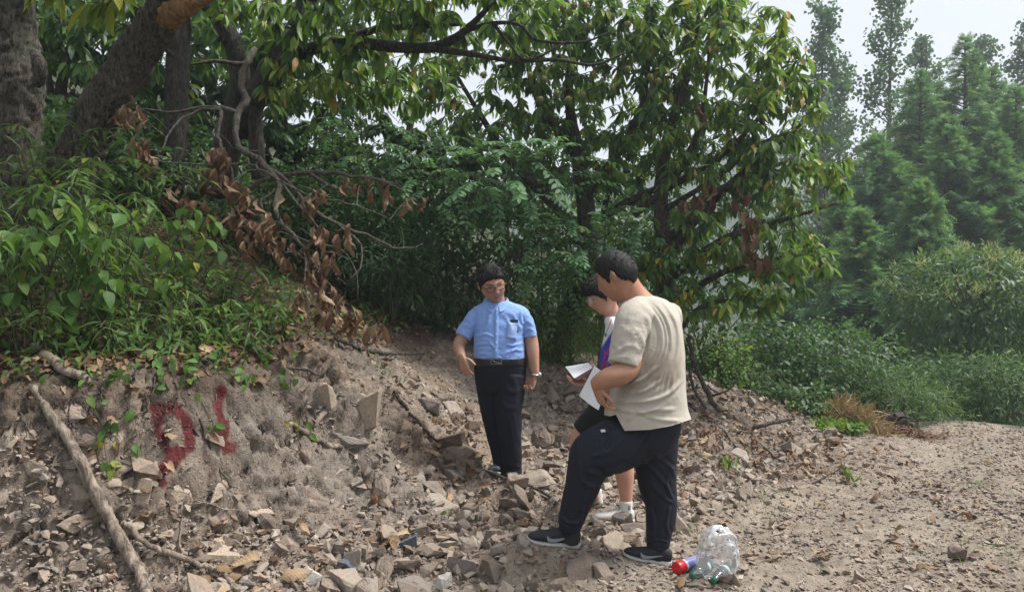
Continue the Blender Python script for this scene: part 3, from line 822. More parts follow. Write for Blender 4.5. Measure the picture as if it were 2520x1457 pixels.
# ------------------------------------------------------------------ trees on the bank
def build_bank_trees():
    # leftmost old trunk, running out of the top of the picture
    base = P(20, 660, 5.9)
    tr = limb([(5, 690, 5.9, .25), (12, 480, 5.8, .215), (20, 330, 5.75, .205), (22, 200, 5.7, .215), (12, 60, 5.65, .195), (5, -120, 5.6, .18), (30, -400, 5.4, .15), (60, -700, 5.2, .12)], 200)
    lb = [limb([(20, -150, 5.6, .10), (160, -260, 5.2, .07), (330, -330, 4.7, .05), (520, -330, 4.3, .03)]),
          limb([(10, -250, 5.5, .09), (-150, -350, 5.2, .06), (-350, -420, 4.9, .03)]),
          limb([(15, -60, 5.6, .05), (90, -40, 5.2, .03), (190, -30, 4.8, .02), (270, -40, 4.6, .012)])]
    t, paths, rng = make_tree('chestnut_tree', 'thick grey trunk cut off by the left edge of the picture', 'tree', base, tr, lb,
        [(250, -260, 4.9, 420, 130, 1.0, 85), (-250, -300, 5.2, 300, 160, .8, 20), (190, -40, 4.5, 110, 50, .35, 9)],
        B_TRUNK, G_YELLOW, T_CHEST, 21, 9, 0.19, 0.9, 0.0, 60, 'chestnut trees on the bank', 56)
    knot = limb([(85, 130, 5.55, .03), (98, 160, 5.5, .05), (100, 180, 5.5, .045), (90, 210, 5.55, .03)])
    link('knot', mesh_parts('knot', [limb_tube(knot, 12, .2, 4)], B_TRUNK), t)
    # leaning trunk with a torn limb
    tr = limb([(120, 600, 6.2, .20), (190, 400, 6.0, .165), (232, 300, 5.9, .15), (310, 172, 5.8, .142), (385, 62, 5.7, .135), (450, -40, 5.6, .125), (520, -200, 5.5, .10), (560, -400, 5.4, .08)], 180)
    lb = [limb([(520, -200, 5.5, .07), (700, -330, 5.2, .05), (880, -380, 5.0, .03)]), limb([(540, -300, 5.4, .06), (450, -450, 5.0, .04), (350, -520, 4.7, .03)])]
    t, paths, rng = make_tree('chestnut_tree', 'grey trunk leaning to the right with a torn orange-brown limb at the top', 'tree', P(120, 600, 6.2), tr, lb,
        [(760, -270, 5.2, 330, 110, .8, 48), (420, -420, 5.0, 300, 120, .8, 12), (660, -60, 5.4, 110, 40, .4, 6)], B_TRUNK, G_YELLOW, T_CHEST, 22, 9, 0.18, 0.85, 0.02, 40, 'chestnut trees on the bank', 48)
    torn = limb([(385, 62, 5.74, .10), (432, 26, 5.56, .085), (482, 5, 5.42, .055), (545, -16, 5.3, .010)], 24)
    link('torn_limb', mesh_parts('torn_limb', [limb_tube(torn, 12, .25, 8)], B_SPLIT), t)['label'] = 'torn limb of raw orange-brown wood'
    # dark straight trunk
    tr = limb([(440, 520, 8.3, .15), (437, 420, 8.2, .12), (436, 250, 8.2, .112), (440, 60, 8.2, .112), (445, -100, 8.2, .1), (470, -300, 8.1, .08), (500, -500, 8, .05)], 150)
    lb = [limb([(440, 20, 8.2, .05), (380, -60, 8, .04), (260, -120, 7.8, .02)]), limb([(445, -90, 8.2, .06), (540, -200, 8, .04), (640, -260, 7.8, .02)]),
          limb([(437, 150, 8.15, .03), (370, 90, 7.9, .02), (300, 60, 7.7, .012)])]
    make_tree('chestnut_tree', 'straight dark trunk standing between the leaning trunk and the forked tree', 'tree', P(440, 520, 8.3), tr, lb,
        [(300, -60, 7.8, 260, 110, .9, 40), (560, -180, 8, 260, 130, .9, 26), (200, 130, 8.2, 190, 130, .7, 70), (330, 230, 8.6, 160, 120, .6, 50), (540, 60, 8.4, 160, 110, .6, 50)],
        B_DARK, G_CHEST, T_CHEST, 23, 9, 0.17, 0.8, -0.12, 60, 'chestnut trees on the bank', 36)
    # forked chestnut with the long branch reaching to the right
    tr = limb([(540, 480, 7.5, .15), (552, 400, 7.5, .13), (572, 300, 7.5, .115), (592, 210, 7.45, .10), (575, 110, 7.4, .085), (530, 30, 7.4, .075), (490, -60, 7.3, .06)], 50)
    lb = [limb([(590, 330, 7.5, .11), (615, 270, 7.4, .115), (650, 212, 7.3, .115), (698, 130, 7.15, .11), (738, 60, 7.0, .10), (765, -20, 6.9, .09), (800, -160, 6.8, .06)], 40, 14),
          limb([(685, 160, 7.1, .06), (745, 128, 6.9, .056), (850, 104, 6.7, .05), (960, 116, 6.5, .045), (1060, 118, 6.4, .042), (1110, 100, 6.35, .038), (1145, 75, 6.3, .03), (1200, 20, 6.2, .02), (1240, -40, 6.2, .012)]),
          limb([(840, 104, 6.7, .035), (930, 72, 6.55, .03), (1040, 65, 6.4, .024), (1140, 60, 6.3, .015)]),
          limb([(1040, 118, 6.4, .03), (1150, 132, 6.25, .022), (1260, 150, 6.15, .016), (1370, 148, 6.05, .014), (1460, 160, 6.0, .011), (1540, 130, 6.0, .007)]),
          limb([(1140, 78, 6.3, .022), (1215, 58, 6.2, .017), (1280, 62, 6.1, .014), (1320, 100, 6.1, .012), (1430, 105, 6.05, .009), (1500, 80, 6.0, .006)]),
          limb([(1215, 60, 6.2, .014), (1255, 110, 6.15, .012), (1300, 150, 6.1, .010), (1400, 100, 6.05, .006)]),
          limb([(640, 440, 7.45, .075), (632, 360, 7.4, .07), (628, 260, 7.35, .07), (632, 190, 7.3, .06), (622, 130, 7.3, .05)], 40, 14),
          limb([(765, -20, 6.9, .06), (900, -100, 6.6, .045), (1060, -120, 6.4, .03), (1250, -100, 6.3, .015)]),
          limb([(500, 20, 7.4, .05), (560, -60, 7.2, .04), (640, -120, 7.1, .02)])]
    t, paths, rng = make_tree('chestnut_tree', 'forked dark chestnut whose long bare branch reaches right across the top', 'tree', P(540, 480, 7.5), tr, lb,
        [(860, 30, 6.5, 230, 90, .7, 80), (1150, 20, 6.2, 260, 60, .6, 55), (760, 200, 7.3, 190, 110, .6, 70), (640, 40, 7.4, 150, 80, .6, 40), (930, 190, 6.9, 170, 90, .5, 50), (1000, -90, 6.4, 330, 70, .7, 32)],
        B_DARK, G_CHEST, T_CHEST, 24, 10, 0.155, 0.8, 0.12, 220, 'chestnut trees on the bank', 18)
    for u, v, Y in ((740, 70, 6.6), (935, 160, 6.6), (945, 200, 6.6), (1060, 215, 6.5), (930, 140, 6.6), (1385, 20, 6.1), (1400, 30, 6.1), (1370, 45, 6.1), (1412, 15, 6.1), (1440, 12, 6.1)):
        hang_burr(t, P(u, v, Y), 0.034)
    # middle chestnut, thick trunk behind the three people
    tr = limb([(1370, 880, 9.6, .20), (1392, 810, 9.5, .165), (1420, 735, 9.4, .15), (1445, 650, 9.3, .13), (1440, 500, 9.2, .10), (1415, 350, 9.2, .075), (1400, 220, 9.1, .05), (1420, 80, 9.1, .03)], 50)
    lb = [limb([(1445, 600, 9.3, .08), (1360, 500, 9.0, .06), (1260, 400, 8.8, .045), (1180, 280, 8.7, .03), (1120, 180, 8.6, .015)]),
          limb([(1440, 480, 9.2, .07), (1520, 380, 9.0, .05), (1580, 260, 8.9, .035), (1600, 120, 8.8, .02)]),
          limb([(1440, 560, 9.2, .06), (1540, 500, 9.0, .045), (1640, 450, 8.9, .03), (1720, 380, 8.8, .02)]),
          limb([(1418, 380, 9.2, .05), (1330, 260, 9.0, .04), (1290, 120, 8.9, .025), (1270, 20, 8.8, .015)])]
    t, paths, rng = make_tree('chestnut_tree', 'broad green chestnut with spiky burrs rising behind the blue-shirted man', 'tree', P(1370, 880, 9.6), tr, lb,
        [(1200, 220, 8.9, 250, 120, .8, 140), (1480, 210, 8.9, 280, 160, .8, 230), (1450, 380, 9.1, 230, 90, .6, 90), (1250, 50, 8.8, 280, 110, .8, 170), (1560, 30, 8.9, 280, 100, .8, 170), (1620, 380, 8.8, 140, 130, .7, 70)],
        B_CHEST, G_CHEST, T_CHEST, 25, 11, 0.148, 0.75, 0.08, 240, 'chestnut trees on the bank', 18)
    for u, v, Y in ((1435, 235, 8.1), (1190, 185, 8.0), (1110, 150, 8.0), (1305, 185, 8.0), (1340, 195, 8.0), (1370, 230, 8.0), (1400, 245, 8.0), (1250, 75, 8.0), (1450, 65, 8.0), (1508, 218, 8.0), (1600, 190, 8.0), (1545, 60, 8.0), (1545, 170, 8.0), (1330, 245, 8.0)):
        hang_burr(t, P(u, v, Y), 0.042)
    # right chestnut: many slim stems fanning to the right
    tr = limb([(1650, 1010, 9.0, .14), (1645, 850, 8.9, .115), (1640, 700, 8.8, .10), (1630, 560, 8.7, .085), (1628, 430, 8.7, .07), (1655, 300, 8.6, .05), (1700, 160, 8.6, .03), (1720, 40, 8.5, .02)], 50)
    lb = [limb([(1640, 640, 8.8, .06), (1720, 530, 8.6, .05), (1850, 405, 8.4, .035), (1950, 325, 8.3, .02), (2010, 270, 8.2, .012)]),
          limb([(1635, 600, 8.75, .05), (1740, 490, 8.5, .04), (1850, 430, 8.3, .028), (1960, 390, 8.2, .014)]),
          limb([(1640, 690, 8.8, .05), (1780, 590, 8.5, .04), (1930, 540, 8.3, .026), (2060, 500, 8.2, .012)]),
          limb([(1560, 530, 8.8, .04), (1650, 450, 8.6, .04), (1715, 330, 8.5, .03), (1740, 190, 8.4, .018), (1745, 60, 8.4, .012)]),
          limb([(1630, 470, 8.7, .04), (1780, 380, 8.4, .03), (1900, 250, 8.3, .02), (1960, 150, 8.2, .012)]),
          limb([(1642, 760, 8.8, .045), (1760, 680, 8.5, .034), (1880, 640, 8.3, .022), (2000, 630, 8.2, .010)]),
          limb([(1645, 840, 8.85, .04), (1720, 760, 8.5, .03), (1800, 740, 8.3, .018), (1880, 760, 8.2, .009)]),
          limb([(1630, 520, 8.7, .035), (1760, 440, 8.4, .026), (1880, 350, 8.2, .016), (1980, 320, 8.1, .01)])]
    t, paths, rng = make_tree('chestnut_tree', 'chestnut with slim dark stems fanning right, behind the man in the beige shirt', 'tree', P(1650, 1010, 9.0), tr, lb,
        [(1800, 150, 8.5, 190, 155, .8, 190), (1890, 280, 8.3, 135, 145, .7, 125), (1945, 430, 8.2, 140, 115, .7, 100), (1740, 380, 8.5, 190, 140, .7, 85), (1910, 610, 8.1, 170, 70, .6, 80),
         (1730, 560, 8.4, 150, 90, .6, 55), (1780, 740, 8.1, 120, 50, .5, 32), (1640, 660, 8.4, 90, 80, .5, 40), (1890, 700, 8.1, 90, 40, .4, 24), (1660, 80, 8.6, 160, 110, .7, 60), (1560, 640, 8.5, 90, 80, .5, 36)],
        B_CHEST, G_CHEST, T_CHEST, 26, 9, 0.148, 0.75, 0.14, 280, 'chestnut trees on the bank', 16)
    for u, v, Y in ((1940, 270, 7.6), (1990, 470, 7.6), (2030, 505, 7.6), (1920, 510, 7.6), (1760, 120, 7.8), (1780, 60, 7.8), (1960, 500, 7.6), (1620, 200, 7.8)):
        hang_burr(t, P(u, v, Y), 0.04)
    dd = Leaves(T_HANG, G_DEAD)
    for u, v, Y, k in ((1710, 490, 8.0, 6), (1740, 460, 8.0, 5), (1840, 560, 7.9, 6), (1850, 600, 7.9, 7), (1860, 630, 7.9, 6), (1720, 280, 8.2, 4), (1850, 540, 7.9, 5), (1820, 470, 8.0, 4)):
        p = P(u, v, Y)
        dd.add(p + RNG.normal(0, .05, (k, 3)), np.array([0, 0, -1]) + RNG.normal(0, .25, (k, 3)), RNG.normal(0, 1, (k, 3)), 0.15 + .08 * RNG.random(k), RNG.random(k) * 0.6)
    dd.build(t, 43, 'dead_foliage', 'dead_leaf')

    # fill trees up the hillside
    specs = [('dark evergreen-looking tree in deep shade behind the forked chestnut', 700, 560, 10.5, [(700, 260, 10.2, 260, 190, 1.0, 170), (560, 330, 10.5, 200, 150, .8, 100), (860, 330, 10.5, 220, 140, .8, 110), (300, 330, 9.5, 240, 150, .8, 110), (700, 60, 10.4, 330, 120, 1.0, 170), (450, 130, 10.2, 220, 140, .8, 110), (880, 120, 10.4, 180, 110, .8, 90)], 27),
             ('leafy tree behind the gap of sky left of the middle chestnut', 1000, 700, 11.0, [(1000, 400, 10.8, 230, 110, .9, 130), (1180, 450, 10.8, 230, 110, .8, 130), (850, 480, 10.5, 220, 120, .8, 120)], 28),
             ('tall tree behind the middle chestnut, seen between its leaves', 1500, 800, 12.5, [(1500, 350, 12.2, 330, 200, 1.2, 190), (1250, 430, 12.2, 280, 150, 1, 140), (1750, 480, 12, 230, 200, 1, 150), (1560, 620, 11, 260, 110, .9, 140)], 29),
             ('dark tree crowding the top left corner behind the old trunk', 150, 560, 8.8, [(150, 180, 8.8, 260, 180, .8, 130), (330, 90, 9.2, 240, 140, .8, 140), (100, 30, 9.0, 300, 110, .8, 120), (60, 380, 8.0, 230, 130, .6, 90)], 30)]
    for lab, u, v, Y, cr, sd in specs:
        tr = limb([(u, v + 40, Y + .2, .14), (u + 10, v - 120, Y + .1, .11), (u - 10, v - 260, Y, .08), (u + 15, v - 420, Y, .04)])
        lb = [limb([(u, v - 120, Y, .05), ((u + e[0]) / 2, (v - 120 + e[1]) / 2, (Y + e[2]) / 2, .04), (e[0], e[1], e[2], .015)]) for e in cr]
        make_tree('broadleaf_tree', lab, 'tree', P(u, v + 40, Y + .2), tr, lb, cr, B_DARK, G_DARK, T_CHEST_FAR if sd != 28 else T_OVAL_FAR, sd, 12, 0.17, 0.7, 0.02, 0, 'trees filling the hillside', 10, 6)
build_bank_trees()
# ------------------------------------------------------------------ broken dead branch hanging over the bank
def build_dead_branch():
    t = thing('dead_branch', P(590, 270, 6.3), 'broken grey branch hung with brown withered leaves, fallen over the bank', 'branch')
    L = [
     [(628, 122, 6.7, .03), (612, 150, 6.6, .035), (598, 175, 6.5, .034), (596, 215, 6.4, .033), (606, 250, 6.3, .033), (588, 278, 6.25, .032), (580, 330, 6.15, .03), (588, 362, 6.1, .03), (648, 408, 5.9, .028), (688, 455, 5.75, .024), (676, 515, 5.6, .02), (712, 570, 5.5, .017), (750, 620, 5.4, .013), (755, 700, 5.3, .008), (748, 760, 5.25, .005)],
     [(604, 158, 6.55, .028), (560, 156, 6.5, .022), (520, 150, 6.5, .017), (468, 160, 6.45, .008)],
     [(586, 280, 6.25, .024), (548, 266, 6.2, .022), (500, 266, 6.2, .017), (440, 275, 6.15, .012), (380, 272, 6.1, .009), (322, 268, 6.1, .005)],
     [(548, 266, 6.2, .018), (490, 272, 6.1, .014), (440, 300, 6.0, .011), (415, 340, 5.9, .009), (395, 375, 5.8, .006)],
     [(545, 262, 6.2, .02), (538, 320, 6.1, .017), (540, 350, 6.05, .016), (560, 400, 5.9, .014), (575, 440, 5.85, .010), (545, 520, 5.8, .007)],
     [(640, 402, 5.92, .02), (700, 440, 5.8, .018), (760, 505, 5.7, .015), (850, 560, 5.6, .013), (930, 590, 5.6, .011), (972, 612, 5.6, .009), (1040, 600, 5.6, .005)],
     [(600, 470, 6.3, .022), (660, 440, 6.25, .022), (720, 428, 6.2, .022), (790, 425, 6.15, .02), (860, 432, 6.1, .017), (930, 442, 6.05, .013), (1000, 475, 6.0, .007)],
     [(765, 428, 6.15, .017), (800, 450, 6.05, .016), (835, 468, 6.0, .012)],
     [(690, 440, 5.8, .013), (740, 510, 5.6, .010), (780, 560, 5.5, .008), (800, 610, 5.4, .006), (790, 690, 5.3, .004)],
     [(835, 555, 5.6, .011), (880, 590, 5.5, .009), (890, 650, 5.4, .007), (850, 700, 5.35, .005)],
     [(690, 455, 5.75, .010), (640, 500, 5.65, .008), (660, 560, 5.55, .006), (650, 620, 5.5, .004)],
     [(750, 620, 5.4, .009), (800, 690, 5.3, .007), (850, 760, 5.25, .006), (900, 850, 5.2, .004)],
     [(600, 400, 6.0, .014), (540, 405, 5.95, .010), (440, 400, 5.9, .008), (340, 395, 5.85, .006), (265, 398, 5.8, .004)],
     [(715, 575, 5.5, .010), (770, 600, 5.4, .008), (830, 610, 5.4, .007), (875, 660, 5.35, .005), (880, 740, 5.3, .003)],
     [(600, 400, 6.0, .013), (650, 420, 5.7, .010), (760, 480, 5.55, .008), (860, 500, 5.55, .006), (960, 540, 5.6, .004)],
    ]
    rng = np.random.default_rng(77)
    nodes = []
    for k, pts in enumerate(L):
        s = limb(pts, None, wob=0.006, rng=rng)
        s[:, 3] *= 0.82
        link('branch', mesh_parts('branch', [limb_tube(s, 9, .14, 90 + k)], B_DEAD), t)
        nodes.append(s[3:, :3])
    nodes = np.vstack(nodes)
    cl = [(300, 290, 6.0, 7), (330, 280, 6.0, 7), (350, 365, 5.8, 9), (345, 400, 5.8, 7), (540, 395, 5.9, 8), (520, 440, 5.8, 9), (548, 410, 5.9, 7), (570, 465, 5.8, 9), (600, 500, 5.7, 10), (628, 505, 5.7, 8), (580, 550, 5.7, 9),
          (640, 575, 5.6, 9), (665, 590, 5.5, 9), (655, 560, 5.5, 6), (760, 505, 5.6, 7), (780, 500, 5.6, 4), (838, 460, 6.0, 5), (885, 475, 6.0, 6), (860, 590, 5.5, 6), (800, 640, 5.3, 9), (780, 690, 5.3, 10), (805, 740, 5.25, 10), (790, 780, 5.2, 9),
          (850, 790, 5.2, 8), (920, 820, 5.2, 8), (690, 520, 5.6, 3), (785, 580, 5.5, 6), (1020, 505, 6.0, 5), (600, 560, 5.6, 8), (620, 620, 5.5, 7), (480, 520, 5.7, 6), (440, 480, 5.8, 6), (700, 640, 5.4, 6), (520, 560, 5.7, 7), (870, 760, 5.2, 5), (940, 470, 6.0, 4), (740, 740, 5.25, 6)]
    LV = Leaves(T_HANG, G_DEAD)
    tw = []
    for u, v, Y, k in cl:
        p = P(u, v - 18, Y - .25)
        i = int(np.argmin(((nodes - p) ** 2).sum(1)))
        if np.linalg.norm(nodes[i] - p) > 0.02:
            mid = (nodes[i] + p) / 2 + np.array([0, 0, .03])
            tw.append(tube(spline([nodes[i], mid, p], 6), np.linspace(.005, .003, 6), 5, cap=False))
        q = p + rng.normal(0, .035, (k, 3))
        LV.add(q, np.array([0, 0, -1.0]) + rng.normal(0, .2, (k, 3)), rng.normal(0, 1, (k, 3)) + np.array([0, -.6, 0]), 0.085 + .08 * rng.random(k), np.clip(rng.normal(.45, .27, k), 0, 1))
    # bare side twigs
    tips = np.vstack([ellipsoid_points(e, n, rng) for e, n in (((760, 560, 5.5, 140, 130, .3), 34), ((560, 420, 5.9, 130, 110, .3), 18), ((900, 620, 5.6, 130, 90, .3), 16), ((800, 720, 5.3, 90, 90, .2), 16))])
    tw += twig_meshes(connect(nodes, tips, rng, 0.1), 0.008, 0.0015, 4)
    link('twigs', mesh_parts('twigs', tw, B_DEAD), t, kind='stuff')
    LV.build(t, 290, 'dead_foliage', 'dead_leaf')
build_dead_branch()

# ------------------------------------------------------------------ shrubs
def shrub(name, label, cat, e, n, tmpl, mat, length, seed, group, stems=10, down=0.25, yellow=0.0, singles=0, shell=0.55, lump=0.35, base=None, stem_mat=None, ragged=0.3):
    rng = np.random.default_rng(seed)
    u, v, Y, ru, rv, ry = e
    c = P(u, v, Y); R = np.array([ru * Y / F, ry, rv * Y / F])
    gx_, gy_ = c[0], c[1]
    b = np.array([gx_, gy_, float(ground_z(np.array([gx_]), np.array([gy_]))[0])]) if base is None else base
    t = thing(name, b, label, cat, group)
    d = unit(rng.normal(size=(n, 3)))
    # lumpy outline: several overlapping lobes
    lob = 1 + lump * vnoise(d * 2.3 + seed, seed) + ragged * 0.6 * vnoise(d * 6 + seed, seed + 1)
    r = rng.random(n) ** (1 / (3 + 3 * shell)) * lob
    pos = c + d * r[:, None] * R
    pos[:, 2] = np.maximum(pos[:, 2], b[2] + 0.02)
    ax = unit(0.7 * d + rng.normal(0, .55, (n, 3)) + np.array([0, 0, -down]))
    nr = unit(np.array([0, 0, 1.0]) + .5 * d + rng.normal(0, .4, (n, 3)))
    clump = vnoise(pos * 5.5, seed + 2)
    rnd = np.clip(.42 + .28 * clump + rng.normal(0, .15, n) + yellow, 0, 1)
    LV = Leaves(tmpl, mat); LV.add(pos, ax, nr, length * (.55 + .7 * rng.random(n)), rnd)
    LV.build(t, singles)
    st = []
    for k in range(stems):
        tip = c + unit(rng.normal(size=3) + np.array([0, 0, .5])) * R * (.7 + .35 * rng.random())
        b0 = b + np.array([rng.normal(0, .25) * R[0] * .5, rng.normal(0, .15) * R[1], -.03])
        mid = (b0 + tip) / 2 + np.array([0, 0, .15 * R[2]]) + rng.normal(0, .06, 3)
        st.append(tube(spline([b0, mid, tip], 9), np.linspace(.013, .003, 9), 5))
    if st:
        link('stems', mesh_parts('stems', st, stem_mat or B_STEM), t)
    return t

def pinnate(name, label, e, nf, seed, group, flen=0.34, leaflet=0.055, pairs=8, stems=(), yellow=0.0):
    """sapling with feathery compound leaves: fronds of paired leaflets"""
    rng = np.random.default_rng(seed)
    u, v, Y, ru, rv, ry = e
    c = P(u, v, Y); R = np.array([ru * Y / F, ry, rv * Y / F])
    b = np.array([c[0], c[1] + .7, float(ground_z(np.array([c[0]]), np.array([c[1] + .7]))[0])])
    t = thing(name, b, label, 'shrub', group)
    top = c + np.array([0, 0, R[2] * .9])
    trunk = spline([b, (b + top) / 2 + rng.normal(0, .06, 3), top], 14)
    nodes = [trunk]
    st = [tube(trunk, np.linspace(.02, .005, 14), 7)]
    for s in stems:
        a = limb(s); nodes.append(a[:, :3]); st.append(limb_tube(a, 6))
    nodes = np.vstack(nodes)
    rach = []
    LV = Leaves(T_LEAFLET, G_PINNATE)
    tips = ellipsoid_points(e, nf, rng, .6)
    paths = connect(nodes, tips, rng, .1)
    st += twig_meshes(paths, .009, .002, 4)
    for cpath, _ in paths:
        p0 = cpath[-1]
        out = unit((p0 - c) / R * np.array([1, 1, .4]) + rng.normal(0, .35, 3) + np.array([0, -.25, 0]))
        L = flen * (.7 + .5 * rng.random())
        p1 = p0 + out * L * .5 + np.array([0, 0, .06 * L]); p2 = p0 + out * L + np.array([0, 0, -.28 * L])
        s = np.linspace(0, 1, 2 * pairs + 2)[:, None]
        q = (1 - s) ** 2 * p0 + 2 * s * (1 - s) * p1 + s * s * p2
        rach.append(tube(q[::3], .0018, 4, cap=False))
        tg = unit(np.gradient(q, axis=0))
        side_ = unit(np.cross(tg, [0, 0, 1.0]))
        base_r = .5 + .22 * rng.normal()
        for sg in (-1, 1):
            k = np.arange(2, len(q), 2)
            ax = unit(side_[k] * sg + .45 * tg[k] + np.array([0, 0, -.25]) + rng.normal(0, .12, (len(k), 3)))
            up = unit(np.cross(side_[k], tg[k])) * np.array([1, 1, 1])
            up = np.where(up[:, 2:3] < 0, -up, up) + rng.normal(0, .2, (len(k), 3))
            LV.add(q[k], ax, up, leaflet * (.8 + .4 * rng.random(len(k))), np.clip(base_r + rng.normal(0, .08, len(k)) + yellow, 0, 1))
        LV.add(q[-1], tg[-1], np.array([0, 0, 1.0]), leaflet, np.clip(base_r, 0, 1))
    link('stems', mesh_parts('stems', st, B_STEM), t)
    link('leaf_stalks', mesh_parts('leaf_stalks', rach, B_STEM), t, kind='stuff')
    LV.build(t, 0, 'leaflets')
    return t

def build_shrubs():
    g = 'locust saplings in front of the chestnuts'
    pinnate('locust_sapling', 'tall sapling with paired blue-green leaflets in the middle of the picture', (1260, 440, 8.2, 150, 95, .5), 50, 101, g, .50, .088, 9)
    pinnate('locust_sapling', 'pale locust sapling spreading feathery leaves above the bareheaded men', (1490, 590, 8.3, 160, 65, .45), 60, 102, g, .42, .066, 9)
    pinnate('locust_sapling', 'locust sapling left of the tall one, over the dead branch', (1080, 430, 8.3, 140, 95, .5), 46, 103, g, .42, .07, 8)
    pinnate('locust_sapling', 'low locust sapling beside the blue-shirted man\'s head', (1330, 620, 8.4, 120, 75, .45), 40, 104, g, .40, .065, 8, (), .1)
    pinnate('locust_sapling', 'shaded locust sapling under the forked chestnut', (880, 300, 7.9, 120, 110, .45), 44, 105, g, .36, .06, 8)
    g = 'bushes filling the hillside behind the men'
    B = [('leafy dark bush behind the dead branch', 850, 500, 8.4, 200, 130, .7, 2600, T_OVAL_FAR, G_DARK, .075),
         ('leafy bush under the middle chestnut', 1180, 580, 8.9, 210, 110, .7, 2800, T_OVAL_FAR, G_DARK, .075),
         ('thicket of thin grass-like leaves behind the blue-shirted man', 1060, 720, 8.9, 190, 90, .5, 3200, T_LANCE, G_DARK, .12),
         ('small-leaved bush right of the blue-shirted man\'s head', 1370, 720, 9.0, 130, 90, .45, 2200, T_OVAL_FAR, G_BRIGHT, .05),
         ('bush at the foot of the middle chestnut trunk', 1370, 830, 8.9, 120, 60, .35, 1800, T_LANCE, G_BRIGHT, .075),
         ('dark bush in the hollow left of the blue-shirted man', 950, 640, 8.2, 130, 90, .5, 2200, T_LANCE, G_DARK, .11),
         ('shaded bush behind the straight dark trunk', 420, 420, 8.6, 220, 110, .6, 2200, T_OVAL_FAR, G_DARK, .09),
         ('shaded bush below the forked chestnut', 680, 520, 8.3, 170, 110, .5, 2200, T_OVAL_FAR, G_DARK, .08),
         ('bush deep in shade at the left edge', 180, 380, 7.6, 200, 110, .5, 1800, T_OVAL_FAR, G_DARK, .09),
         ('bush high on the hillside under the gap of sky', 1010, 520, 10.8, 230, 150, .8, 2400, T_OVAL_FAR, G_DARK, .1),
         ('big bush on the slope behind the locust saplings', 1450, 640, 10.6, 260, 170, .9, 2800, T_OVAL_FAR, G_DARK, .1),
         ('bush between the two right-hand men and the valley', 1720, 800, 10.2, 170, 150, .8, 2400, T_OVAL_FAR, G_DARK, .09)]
    for k, (lab, u, v, Y, ru, rv, ry, n, tm, mt, ln) in enumerate(B):
        shrub('bush', lab, 'bush', (u, v, Y, ru, rv, ry), n, tm, mt, ln, 120 + k, g, 9)
    g = 'bushes beyond the track'
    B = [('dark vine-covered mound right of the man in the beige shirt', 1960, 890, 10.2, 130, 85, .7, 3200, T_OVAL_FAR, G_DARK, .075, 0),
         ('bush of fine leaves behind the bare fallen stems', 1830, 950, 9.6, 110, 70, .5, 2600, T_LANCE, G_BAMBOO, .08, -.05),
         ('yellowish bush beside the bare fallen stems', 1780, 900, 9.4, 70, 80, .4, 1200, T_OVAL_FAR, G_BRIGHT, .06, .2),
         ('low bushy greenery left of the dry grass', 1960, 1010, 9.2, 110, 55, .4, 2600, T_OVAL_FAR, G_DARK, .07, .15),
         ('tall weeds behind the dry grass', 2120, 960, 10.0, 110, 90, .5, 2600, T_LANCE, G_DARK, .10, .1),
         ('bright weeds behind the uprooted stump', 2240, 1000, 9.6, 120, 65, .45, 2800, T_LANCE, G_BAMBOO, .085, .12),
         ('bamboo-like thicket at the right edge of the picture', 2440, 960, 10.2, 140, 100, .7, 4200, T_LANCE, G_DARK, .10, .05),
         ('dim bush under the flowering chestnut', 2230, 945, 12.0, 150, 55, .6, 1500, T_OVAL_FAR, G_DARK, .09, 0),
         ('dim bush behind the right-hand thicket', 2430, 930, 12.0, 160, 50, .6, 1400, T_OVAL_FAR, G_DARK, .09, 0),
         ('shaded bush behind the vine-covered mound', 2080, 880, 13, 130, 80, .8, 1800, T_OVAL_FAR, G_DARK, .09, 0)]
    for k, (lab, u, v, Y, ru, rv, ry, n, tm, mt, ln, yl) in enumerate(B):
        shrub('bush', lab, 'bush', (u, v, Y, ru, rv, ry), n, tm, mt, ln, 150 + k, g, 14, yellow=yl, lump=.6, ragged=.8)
build_shrubs()

